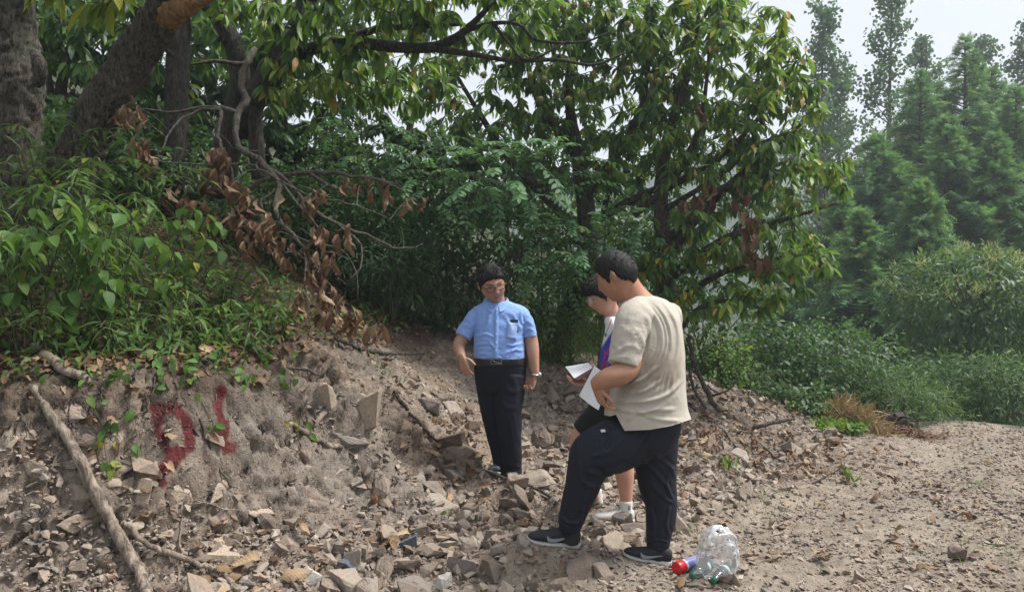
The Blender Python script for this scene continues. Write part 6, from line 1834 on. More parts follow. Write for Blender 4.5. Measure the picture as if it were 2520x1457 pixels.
def hand_parts(wrist, direc, normal, thumb, curls, scale=1.0, spread=.1, thumb_out=.8, thumb_len=1.0):
    """palm and five fingers; normal = the side the fingers close towards, thumb = +1/-1 side"""
    y = unit(direc); n = unit(normal - np.dot(normal, y) * y); x = np.cross(y, n) * thumb
    W = np.asarray(wrist, float)
    S = scale
    parts = []
    rings = []
    for yy, wx, th in ((-.012, .026, .020), (.015, .030, .020), (.045, .039, .017), (.075, .042, .0145), (.094, .039, .011)):
        rings.append((W + y * yy * S + x * .002 * S, x * wx * S, n * th * S))
    parts.append(ring_loft(rings, 20, 2.4))
    fx = [.030, .0105, -.0100, -.0290]; fl = [.070, .079, .073, .056]; fr = [.0092, .0095, .0090, .0080]
    for k in range(4):
        p = W + (y * (.088 - .004 * abs(k - 1)) + x * fx[k]) * S
        c = curls[k] if np.ndim(curls) else curls
        dvec = unit(y + x * spread * (1.2 - .8 * k))
        pts = [p - dvec * .015 * S, p]
        ang = c * .7
        for j, fr_ in enumerate((.45, .32, .23)):
            dd = dvec * math.cos(ang) + n * math.sin(ang)
            p = p + dd * fl[k] * fr_ * S
            pts.append(p)
            ang += c * (1.0, .7, 0)[j]
        s = spline(pts, 13)
        parts.append(tube(s, np.interp(np.linspace(0, 1, 13), [0, .4, .95, 1], [fr[k] * S, fr[k] * S, fr[k] * .78 * S, fr[k] * .5 * S]), 10))
    p = W + (y * .022 + x * .026 + n * .006) * S
    d0 = unit(x * thumb_out + y * .75 + n * .25)
    d1 = unit(x * thumb_out * .45 + y * 1.0 + n * .35)
    pts = [p - d0 * .012 * S, p, p + d0 * .036 * S * thumb_len, p + (d0 * .036 + d1 * .030) * S * thumb_len, p + (d0 * .036 + d1 * .054) * S * thumb_len]
    parts.append(tube(spline(pts, 12), np.interp(np.linspace(0, 1, 12), [0, .4, 1], [.014 * S, .0115 * S, .0075 * S]), 10))
    return parts

def limb_px(pts, Yb, sides=24, flat=1.0, n=None):
    """tube through picture places: (u, v, dY, radius in picture columns)"""
    a = np.array([list(P(u, v, Yb + dy)) + [r * (Yb + dy) / F] for u, v, dy, r in pts])
    s = spline(a, n or 6 * len(pts))
    return tube(s[:, :3], np.maximum(s[:, 3], .003), sides)

def sleeve(pts, Yb, lines, seed, n=34, sides=44, amp=.0035):
    '''open-ended cloth tube with a turned-in edge'''
    a = np.array([list(P(u, v, Yb + dy)) + [r * (Yb + dy) / F] for u, v, dy, r in pts])
    s = spline(a, n)
    e = s[-1].copy(); tdir = unit(s[-1, :3] - s[-3, :3])
    s = np.vstack([s, np.append(e[:3] - tdir * .001, e[3] - .006), np.append(e[:3] - tdir * .03, e[3] - .008)])
    v, q, t = tube(s[:, :3], s[:, 3], sides, cap=False)
    c = np.repeat(s[:, :3], sides, axis=0)
    nr = unit(v - c)
    nr[-2 * sides:] = 0
    w = np.ones(len(v)); w[-3 * sides:] = .3
    h = fold(v, np.where(nr == 0, 1.0, nr), lines) * w + amp * fbm(v * np.array([20, 20, 26]), 3, seed)
    return v + nr * h[:, None], q, t

def cut_below(v, q, t, line, only=None):
    '''trim a garment along a hem line (row of the hem for each picture column)'''
    u_, v_ = uvpix(v)
    hv = np.interp(u_, [p[0] for p in line], [p[1] for p in line])
    m = v_ > hv
    if only is not None: m &= only
    v = v.copy()
    v[m, 2] = CH - (hv[m] - HZ) / F * v[m, 1]
    return v, q[~m[q].all(1)], (t[~m[t].all(1)] if len(t) else t)

def torso_px(rows, Yb, n=40, power=2.2):
    """rows: (u, v, dY, half width in picture columns, half depth in metres, yaw)"""
    R = []
    a = np.array(rows, float)
    s = spline(a, 5 * len(a))
    for u, v, dy, rx, ry, yaw in s:
        S = (Yb + dy) / F
        R.append((P(u, v, Yb + dy), np.array([math.cos(yaw), math.sin(yaw), 0]) * rx * S, np.array([-math.sin(yaw), math.cos(yaw), 0]) * ry))
    return ring_loft(R, n, power)

def add_mesh(name, data, mat, parent, attrs=None, label=None):
    v, q, t = data[:3]
    o = link(name, mesh_np(name, v, [q, t], mat, True, attrs), parent)
    if label: o['label'] = label
    return o

def pixel_attr(v, nrm, pts, w0, w1):
    u_, v_ = uvpix(v)
    d, _ = poly_dist(u_, v_, pts)
    return sstep(w1, w0, d) * (nrm[:, 1] < .1)

# shoes: built along a heel-to-toe line
def shoe(parent, heel, toe, z, mat_up, mat_sole, lateral, L=.29, swoosh=None, lace=None, width=1.0, high=1.0, label=None):
    heel = np.array(heel, float); toe = np.array(toe, float)
    y = unit(np.array([toe[0] - heel[0], toe[1] - heel[1], (toe[2] - heel[2])])); x = unit(np.cross(y, [0, 0, 1.0])) ; up = np.cross(x, y)
    L = np.linalg.norm(toe - heel)
    k = L / .29
    st = [(.000, .018, .060), (.010, .030, .078), (.035, .036, .092 * high), (.070, .037, .096 * high), (.105, .039, .088), (.140, .043, .074), (.180, .047, .060), (.220, .048, .049), (.255, .042, .040), (.278, .030, .032), (.290, .012, .022)]
    rings = []
    for yy, w, h in st:
        c = heel + y * yy * k + up * (.022 + h * .5) * k
        rings.append((c, x * w * k * width, up * h * .5 * k))
    upper = remesh([ring_loft(rings, 28, 2.5)], .0045, 3)
    o = add_mesh('shoe', upper, mat_up, parent, None, label)
    # sole with a thicker heel and a scooped midsole
    rings = []
    for yy, w, hs in ((-.006, .020, .040), (.010, .036, .042), (.05, .041, .036), (.11, .040, .029), (.17, .049, .026), (.22, .051, .024), (.262, .043, .022), (.285, .029, .022), (.297, .010, .022)):
        toe_lift = .012 * max(0, (yy - .21) / .08) ** 2
        rings.append((heel + y * yy * k + up * (hs * .5 + toe_lift) * k, x * w * k * width, up * hs * .5 * k))
    sole = remesh([ring_loft(rings, 28, 3.2)], .0045, 2)
    so = add_mesh('sole', sole, mat_sole, o)
    if lace:
        for j in range(5):
            yy = .115 + .018 * j
            a = heel + (y * yy + up * (.022 + np.interp(yy, [q[0] for q in st], [q[2] for q in st]) * .93)) * k
            s = spline([a - x * .024 * k - up * .006, a + up * .006, a + x * .024 * k - up * .006], 7)
            link('lace', mesh_parts('lace', [tube(s, .0028, 5)], lace), o)
        a = heel + (y * .112 + up * .112) * k
        for sg in (-1, 1):
            s = spline([a, a + (x * sg * .02 + up * .012 + y * .012) * k, a + (x * sg * .034 - up * .012 + y * .02) * k, a + (x * sg * .012 - up * .004 + y * .006) * k], 12)
            link('lace', mesh_parts('lace', [tube(s, .0022, 5)], lace), o)
    if swoosh is not None:
        lo = [(.060, .060), (.066, .040), (.085, .031), (.110, .034), (.150, .048), (.195, .068)]
        hi = [(.064, .062), (.078, .053), (.096, .050), (.118, .052), (.155, .060), (.195, .0682)]
        lo = spline(np.array(lo), 22); hi = spline(np.array(hi), 22)
        wv = lambda yy, zz: np.interp(yy, [q[0] for q in st], [q[1] for q in st]) * (1 - .55 * np.clip((zz - .022) / np.interp(yy, [q[0] for q in st], [q[2] for q in st]) * 2 - 1, 0, 1) ** 2.5)
        V = []
        # mirrored so that the tail runs towards the heel
        for (a, b), (c_, d_) in zip(lo, hi):
            for (p, q) in ((a, b), (c_, d_)):
                yy = .255 - p
                V.append(heel + (y * yy + up * q + x * lateral * (wv(yy, q) * width * 1.05 + .0025)) * k)
        V = np.array(V)
        V = np.vstack([V, V - x * lateral * .004])
        m = 22
        q = [[2 * i, 2 * i + 2, 2 * i + 3, 2 * i + 1] for i in range(m - 1)] + [[2 * m + 2 * i, 2 * m + 2 * i + 1, 2 * m + 2 * i + 3, 2 * m + 2 * i + 2] for i in range(m - 1)]
        q += [[2 * i, 2 * m + 2 * i, 2 * m + 2 * i + 2, 2 * i + 2] for i in range(m - 1)] + [[2 * i + 1, 2 * i + 3, 2 * m + 2 * i + 3, 2 * m + 2 * i + 1] for i in range(m - 1)]
        link('swoosh', mesh_np('swoosh', V, np.array(q), swoosh, False), o)['label'] = 'curved tick emblem outlined in grey'
    return o

GLASS = None
def glass_material():
    t = NT('thin_clear_plastic')
    f = t.n('Fresnel', IOR=1.45).outputs[0]
    tr = t.n('BsdfTransparent', Color=(.95, .96, .97)); gl = t.n('BsdfGlossy', Color=(1, 1, 1), Roughness=.06)
    m = t.n('MixShader'); t.t.links.new(t.math('MULTIPLY', f, .15), m.inputs[0])
    t.t.links.new(tr.outputs[0], m.inputs[1]); t.t.links.new(gl.outputs[0], m.inputs[2])
    return t.done(m)
LENS = glass_material()

def glasses(parent, T, frame, rim=.0015, w=.027, h=.018, zc=.012, label=None, full=True):
    g = None
    items = []
    for s in (-1, 1):
        th = np.linspace(0, 2 * math.pi, 29)
        c, sn = np.cos(th), np.sin(th)
        x = s * .033 + w * np.sign(c) * np.abs(c) ** .7; z = zc + h * np.sign(sn) * np.abs(sn) ** .7
        y = .104 - .10 * (np.abs(x) - .0) ** 2 * 18 + .008
        loop = np.stack([x, y, z], 1)
        sel = loop if full else loop[sn >= -.3]
        items.append(tube(T(loop), rim, 6, cap=False))
        items.append(tube(T(spline([[s * .060, y.min() + .004, zc + .008], [s * .080, .06, zc + .010], [s * .088, .0, zc + .008]], 8)), rim * 1.1, 6))
        vv_ = np.vstack([loop[:-1], [[s * .033, .112 - .05 * .033 ** 2 * 18, zc]]])
        tri = np.array([[k, (k + 1) % 28, 28] for k in range(28)])
        items.append((T(vv_), 'lens', tri))
    items.append(tube(T(spline([[-.0075, .112, zc + .004], [0, .116, zc + .006], [.0075, .112, zc + .004]], 6)), rim, 6))
    o = link('glasses', mesh_parts('glasses', [i for i in items if not isinstance(i[1], str)], frame), parent)
    for i in items:
        if isinstance(i[1], str):
            link('lens', mesh_np('lens', i[0], i[2], LENS, True), o)
    return o

def face_marks(parent, T, brow_z=.034, lid_z=.013, mouth_z=-.060):
    """eyebrows and eye slits"""
    dk = simple('brow_and_lash', (.012, .009, .008), .6)
    for s in (-1, 1):
        pts = []
        for k in range(7):
            f = k / 6
            x = s * (.014 + .036 * f); z = brow_z + .004 * math.sin(f * 2.9)
            d = unit(np.array([x / .080, math.sqrt(max(.05, 1 - (x / .08) ** 2 - (z / .122) ** 2)), z / .122]))
            pts.append(head_surface(d[None])[0] + d * .001)
        link('eyebrow', mesh_parts('eyebrow', [tube(T(np.array(pts)), np.array([.0022, .003, .0032, .003, .0027, .002, .001]), 6)], dk), parent)
        pts = []
        for k in range(7):
            f = k / 6
            x = s * (.018 + .027 * f); z = lid_z - .003 * math.sin(f * 3.1)
            d = unit(np.array([x / .080, math.sqrt(max(.05, 1 - (x / .08) ** 2 - (z / .122) ** 2)), z / .122]))
            pts.append(head_surface(d[None])[0] + d * .0005)
        link('eye', mesh_parts('eye', [tube(T(np.array(pts)), np.array([.0008, .002, .0027, .0029, .0026, .0018, .0007]), 6)], dk), parent)

def skin_attrs(v, T_inv, extra=None):
    """flush on lips, nose, cheeks from head coordinates"""
    p = T_inv(v)
    g = lambda a, s: np.exp(-(a / s) ** 2)
    front = sstep(.06, .09, p[:, 1])
    lips = front * g(p[:, 0], .022) * g(p[:, 2] + .060, .009)
    nose = .35 * front * g(p[:, 0], .018) * g(p[:, 2] + .028, .014) + .2 * front * g(np.abs(p[:, 0]) - .045, .02) * g(p[:, 2] + .02, .02)
    mouth = front * g(p[:, 0], .019) * g(p[:, 2] + .0605, .0025)
    nostril = front * g(np.abs(p[:, 0]) - .008, .004) * g(p[:, 2] + .040, .003) * .7
    return {'flush': np.clip(lips + nose, 0, 1), 'dark': np.clip(.8 * mouth + nostril, 0, .9)}

def basis(face, up):
    f = unit(np.array(face, float)); u_ = np.array(up, float); u_ = unit(u_ - np.dot(u_, f) * f)
    r = np.cross(f, u_)
    return np.stack([r, f, u_], 1)
# ------------------------------------------------------------------ the three people
def inv_head(C, R, s):
    return lambda v: ((v - C) @ R) / s

def man_blue():
    Yb = 5.9
    t = thing('person', P(1240, 1172, Yb), 'man in a light blue short-sleeved shirt, dark trousers and glasses, hand held out', 'person', None)
    skin = skin_material('tanned_skin', (.40, .225, .155))
    C = P(1211, 699, Yb - .06); R = basis((.26, -.90, -.34), (-.17, -.30, .95)); sc = 1.15
    hp, T = head_parts(C, R, sc, 1.25)
    body = hp + [limb_px([(1217, 712, -.03, 20), (1222, 742, 0, 21), (1226, 768, .02, 26)], Yb),
                 torso_px([(1228, 756, .02, 38, .06, .05), (1230, 780, .01, 56, .09, .05), (1229, 810, 0, 56, .11, .05), (1229, 870, 0, 56, .12, .05), (1232, 930, 0, 54, .11, .05), (1232, 950, 0, 40, .09, .05)], Yb),
                 limb_px([(1180, 785, 0, 14), (1158, 803, -.01, 17), (1134, 838, -.03, 15.5), (1129, 852, -.06, 15), (1131, 864, -.12, 13), (1136, 878, -.19, 10.5)], Yb),
                 limb_px([(1280, 785, 0, 14), (1296, 803, 0, 17.5), (1307, 838, 0, 17), (1311, 865, -.02, 16), (1314, 895, -.04, 13), (1317, 918, -.05, 10.5), (1317, 926, -.05, 10)], Yb),
                 limb_px([(1206, 940, .02, 26), (1214, 1030, .05, 21), (1230, 1110, .10, 15), (1236, 1160, .12, 12)], Yb), limb_px([(1254, 940, -.02, 28), (1254, 1030, -.06, 22), (1257, 1110, -.04, 16), (1262, 1165, -.02, 12)], Yb)]
    # his right hand: open, pointing down, thumb out to the side
    w = P(1136, 878, Yb - .19)
    body += hand_parts(w, np.array([.28, -.25, -.95]), np.array([.55, .75, .1]), 1, [.35, .30, .33, .4], 1.02, .06, 1.15, 1.0)
    # his left hand: loosely closed
    w2 = P(1316, 927, Yb - .05)
    body += hand_parts(w2, np.array([-.35, -.15, -.9]), np.array([-.75, -.5, .2]), 1, [1.25, 1.2, 1.25, 1.3], 1.0, 0, .5, .9)
    d = remesh(body, .0048, 2)
    at = skin_attrs(d[0], inv_head(C, R, sc))
    add_mesh('body', d, skin, t, at)
    face_marks(t, T)
    hv, hf = hair_mesh(T, .014, .058, -.060, 31, -.008, .0018, .007, .8)
    ho = link('hair', mesh_np('hair', hv, hf, HAIR), t)
    link('hair_locks', mesh_parts('hair_locks', tuft_strands(T, 200, 32, .045, .058, .8, .0013, .002), HAIR), ho, kind='stuff')
    glasses(t, T, simple('dark_metal_frame', (.02, .016, .014), .3, metal=.4), .0024, .026, .0165, .010)
    # shirt
    shirt_m = cloth_material('light_blue_cotton', (.215, .355, .71), 700, .8, .2, None, .3, .06)
    S = [torso_px([(1222, 741, .01, 30, .065, .05), (1226, 748, .015, 46, .082, .05), (1229, 756, .015, 62, .095, .05), (1231, 768, .012, 72, .112, .05), (1231, 782, .01, 71, .12, .05), (1230, 800, 0, 66, .125, .05), (1228, 830, -.01, 62, .132, .05), (1228, 860, -.015, 63, .14, .05), (1230, 884, -.015, 62, .138, .05), (1230, 892, -.015, 60, .13, .05)], Yb)]
    d = remesh(S, .006, 4)
    v, q, tr, n = d
    L = [([(1170, 830), (1195, 822), (1220, 832)], 3.5, .006), ([(1168, 850), (1200, 846), (1225, 858)], 3.5, .006), ([(1175, 868), (1205, 872), (1228, 866)], 3.5, .005), ([(1290, 842), (1265, 850), (1242, 846)], 3.5, .006), ([(1290, 862), (1262, 862), (1240, 872)], 3.5, .005),
         ([(1172, 815), (1185, 795), (1190, 770)], 4, .005), ([(1286, 812), (1272, 795), (1262, 770)], 4, .005), ([(1240, 775), (1255, 800), (1258, 830)], 4, .004), ([(1205, 770), (1200, 800), (1185, 820)], 4, .005), ([(1130, 815), (1145, 800), (1162, 808)], 3.5, .005),
         ([(1140, 780), (1155, 790), (1165, 805)], 3.5, .005), ([(1310, 800), (1298, 790), (1288, 800)], 3.5, .005), ([(1316, 815), (1300, 808), (1290, 818)], 3, .004), ([(1180, 882), (1210, 878), (1240, 884)], 3.5, .005), ([(1200, 835), (1215, 850), (1226, 880)], 4, .004), ([(1252, 880), (1266, 860), (1285, 850)], 3, .005),
         ([(1175, 760), (1180, 785), (1172, 805)], 3, .004), ([(1283, 758), (1282, 780), (1288, 800)], 3, .004)]
    v = v + n * (fold(v, n, L) + .003 * fbm(v * np.array([16, 16, 26]), 3, 71))[:, None]
    sh = add_mesh('shirt', (v, q, tr), shirt_m, t)
    for pts, sd in (([(1196, 768, 0, 15), (1184, 772, 0, 19), (1172, 780, 0, 21.5), (1158, 799, -.01, 21.5), (1146, 816, -.02, 21), (1139, 829, -.03, 20.5)], 5), ([(1264, 766, 0, 14), (1276, 770, 0, 18), (1286, 779, 0, 19.5), (1296, 798, 0, 19.5), (1301, 814, 0, 19), (1303, 828, 0, 19)], 6)):
        add_mesh('sleeve', sleeve(pts, Yb, L, sd), shirt_m, sh)
    # collar
    lit = shirt_m
    for s_, pts in ((-1, [(1196, 738), (1188, 748), (1179, 758), (1176, 764), (1196, 762), (1213, 756), (1222, 762), (1212, 748)]), (1, [(1246, 730), (1252, 742), (1257, 757), (1259, 764), (1246, 757), (1234, 750), (1222, 762), (1234, 746)])):
        pass
    cr = []
    for a in np.linspace(-math.pi * .93, math.pi * .93, 36):
        c0 = P(1221, 746, Yb + .005)
        cr.append((c0 + np.array([.088 * math.sin(a), .072 * math.cos(a) , .012 * math.cos(a) + .004]), a))
    V, Q = [], []
    for k, (p, a) in enumerate(cr):
        front = max(0, -math.cos(a))
        outw = unit(np.array([math.sin(a), math.cos(a), 0]))
        drop = .030 + .045 * front ** 3 * (1 if abs(math.degrees(a)) < 168 else .8)
        top = p + np.array([0, 0, .030 - .034 * front ** 2])
        V += [top - outw * .004, top + outw * .002, p + outw * (.020 + .028 * front ** 2) + np.array([0, 0, -drop + .018]), p + outw * (.014 + .024 * front ** 2) + np.array([0, 0, -drop + .016])]
    for k in range(len(cr) - 1):
        a0 = 4 * k
        for e in range(4): Q.append([a0 + e, a0 + (e + 1) % 4, a0 + 4 + (e + 1) % 4, a0 + 4 + e])
    link('collar', mesh_np('collar', np.array(V), np.array(Q), shirt_m, False), sh)
    # surface finder: the shirt front at a picture place
    uq, vq = uvpix(v)
    def onshirt(u, w_, lift=.004):
        dd = np.hypot(uq - u, vq - w_) + 1e3 * (n[:, 1] > .2)
        k = np.argsort(dd)[:6]
        p = v[k].mean(0); nn = unit(n[k].mean(0))
        q_ = P(u, w_, p[1]); return q_ + nn * lift, nn
    # button placket
    pl = [onshirt(1221 + (1227 - 1221) * 0 + (k / 12) * -3 + 2, 762 + k * 10) for k in range(13)]
    V, Q = [], []
    for p, nn in pl:
        xx = unit(np.cross(nn, [0, 0, 1.0]))
        V += [p - xx * .016 - nn * .004, p - xx * .015, p + xx * .015, p + xx * .016 - nn * .004]
    for k in range(12):
        for e in range(3): Q.append([4 * k + e, 4 * k + e + 1, 4 * k + 5 + e, 4 * k + 4 + e])
    link('placket', mesh_np('placket', np.array(V), np.array(Q), shirt_m, True), sh)
    btn = simple('pale_button', (.6, .65, .75), .35)
    for k in (0, 3, 6, 8, 10):
        p, nn = pl[min(k, 12)]
        a = ICO3[0] * .0052; a = a - nn * (a @ nn)[:, None] * .55
        link('button', mesh_np('button', a + p + nn * .002, ICO3[1], btn), sh)
    # chest pocket and the phone in it
    def patch(quad, lift, nx=6, ny=6):
        V = []
        (a, b, c_, d_) = [np.array(z, float) for z in quad]
        for j in range(ny + 1):
            for i in range(nx + 1):
                s_, r_ = i / nx, j / ny
                w_ = (a * (1 - s_) + b * s_) * (1 - r_) + (d_ * (1 - s_) + c_ * s_) * r_
                edge_ = min(i, nx - i, j, ny - j)
                p, nn = onshirt(w_[0], w_[1], lift if edge_ else .001)
                V.append(p)
        Q = [[j * (nx + 1) + i, j * (nx + 1) + i + 1, (j + 1) * (nx + 1) + i + 1, (j + 1) * (nx + 1) + i] for j in range(ny) for i in range(nx)]
        return np.array(V), np.array(Q)
    V, Q = patch([(1250, 794), (1275, 793), (1270, 838), (1246, 832)], .015, 10, 14)
    link('pocket', mesh_np('pocket', V, Q, cloth_material('pale_blue_pocket', (.30, .43, .74), 700, .8, .2), True), sh)
    p, nn = onshirt(1263, 793, .008)
    ph = link('phone', None, None, None, 'black phone sticking out of the blue shirt\'s chest pocket', 'phone')
    xx = unit(np.array([1, .05, .03])); zz = unit(np.array([-.02, .1, 1.0])); yy = np.cross(zz, xx)
    bm = bmesh.new(); bmesh.ops.create_cube(bm, size=1.0); bmesh.ops.scale(bm, vec=(.070, .009, .10), verts=bm.verts); bmesh.ops.bevel(bm, geom=bm.edges[:], offset=.0035, segments=3, affect='EDGES')
    me = bpy.data.meshes.new('phone'); bm.to_mesh(me); bm.free(); me.materials.append(simple('black_glass', (.008, .008, .010), .18))
    ph.data if False else None
    bpy.data.objects.remove(ph)
    ph = link('phone', me, None, None, 'black phone sticking out of the blue shirt\'s chest pocket', 'phone')
    M = Matrix([[xx[i], yy[i], zz[i], (p - zz * .030 - nn * .004)[i]] for i in range(3)] + [[0, 0, 0, 1]]); place(ph, M)
    # trousers
    tm = cloth_material('navy_suiting', (.0105, .012, .020), 900, .8, .0, None, .2, .1)
    D = [torso_px([(1229, 880, -.005, 63, .145, .05), (1231, 895, 0, 64, .148, .05), (1231, 915, 0, 64, .145, .05), (1232, 940, 0, 60, .13, .05), (1232, 962, 0, 50, .11, .05), (1232, 975, 0, 30, .07, .05)], Yb),
         limb_px([(1202, 925, .02, 34), (1208, 970, .03, 33), (1214, 1020, .05, 29.5), (1222, 1070, .08, 25), (1230, 1115, .10, 21.5), (1236, 1150, .12, 20.5), (1240, 1164, .12, 20.5)], Yb),
         limb_px([(1256, 925, -.02, 39), (1254, 970, -.04, 36), (1252, 1010, -.06, 33), (1254, 1060, -.06, 29.5), (1258, 1110, -.05, 26), (1261, 1150, -.03, 23), (1262, 1173, -.02, 22)], Yb)]
    d = remesh(D, .006, 4)
    v, q, tr, n = d
    L = [([(1262, 925), (1272, 960), (1266, 1000)], 4, .006), ([(1240, 950), (1262, 965), (1284, 955)], 4, .005), ([(1230, 985), (1250, 1005), (1276, 1000)], 4, .005), ([(1262, 1010), (1270, 1060), (1276, 1090)], 3.5, .006), ([(1250, 1020), (1262, 1070), (1266, 1120)], 3.5, .005), ([(1250, 1152), (1266, 1146), (1282, 1152)], 3, .006), ([(1244, 1165), (1262, 1160), (1280, 1164)], 3, .006),
         ([(1232, 960), (1233, 1060), (1240, 1150)], 3, -.006), ([(1190, 930), (1204, 980), (1214, 1040)], 4, .004), ([(1225, 1130), (1238, 1140), (1244, 1136)], 3, .005)]
    L = [(p_, w_ * 1.5, a_ * .55) for p_, w_, a_ in L]
    v = v + n * (fold(v, n, L) + .0025 * fbm(v * np.array([14, 14, 9]), 3, 73))[:, None]
    trs = add_mesh('trousers', (v, q, tr), tm, t)
    belt = torso_px([(1230, 879, -.005, 64.6, .149, .05), (1230, 884, -.005, 65.2, .151, .05), (1231, 893, -.002, 65.4, .152, .05), (1231, 897, 0, 65, .150, .05)], Yb, 60)
    bo = link('belt', mesh_parts('belt', [belt], simple('black_leather', (.010, .011, .012), .4, .2, 60, .2)), trs)
    bk = P(1221, 889, Yb - .163)
    link('buckle', mesh_parts('buckle', [box_part(bk + np.array([-.041, -.004, -.021]), bk + np.array([.041, .004, -.017])), box_part(bk + np.array([-.041, -.0035, .017]), bk + np.array([.041, .0045, .021])), box_part(bk + np.array([-.041, -.003, -.017]), bk + np.array([-.036, .004, .017])), box_part(bk + np.array([.034, -.003, -.017]), bk + np.array([.041, .004, .017])),
         tube([bk + np.array([-.034, -.005, .016]), bk + np.array([-.01, -.006, -.004]), bk + np.array([.03, -.005, -.015])], .0028, 6)], simple('dull_steel', (.22, .22, .22), .35, metal=.9), False), bo)
    # shoes, watch, cord
    sm = simple('grey_mesh_shoe', (.10, .10, .10), .8, .5, 90, .4); so = simple('pale_sole', (.42, .40, .36), .7, .1)
    shoe(t, P(1240, 1168, Yb + .20), P(1205, 1166, Yb - .03), 0, sm, so, -1, lace=simple('grey_lace', (.4, .4, .4), .8), width=.95)
    shoe(t, P(1268, 1178, Yb + .12), P(1256, 1184, Yb - .16), 0, sm, so, -1, lace=simple('white_lace', (.55, .55, .55), .8), width=.95)
    wc = P(1318, 921, Yb - .05)
    th = np.linspace(0, 2 * math.pi, 25)
    ax1 = unit(np.array([.95, .1, -.2])); ax2 = np.array([-.1, .98, .1])
    ring = wc + .037 * np.cos(th)[:, None] * ax1 + .030 * np.sin(th)[:, None] * ax2
    steel = simple('watch_steel', (.5, .5, .48), .28, .25, 200, metal=.9)
    wa = link('watch', mesh_parts('watch', [tube(ring, .0075, 8, cap=False)], steel), t)
    a = wc + np.array([.030, -.014, 0])
    link('watch_case', mesh_parts('watch_case', [tube([a - unit(np.array([.7, -.7, .1])) * .006, a + unit(np.array([.7, -.7, .1])) * .007], .018, 20)], steel), wa)
    co = P(1305, 950, Yb - .12)
    s = spline([co, co + np.array([.006, -.005, -.06]), co + np.array([.0, -.006, -.105]), co + np.array([-.012, -.005, -.06]), co + np.array([-.008, 0, 0])], 24)
    o = link('wrist_cord', mesh_parts('wrist_cord', [tube(s, .0026, 6)], simple('black_cord', (.01, .01, .012), .7)), None, None, 'thin black cord looped from the blue-shirted man\'s closed hand', 'cord')

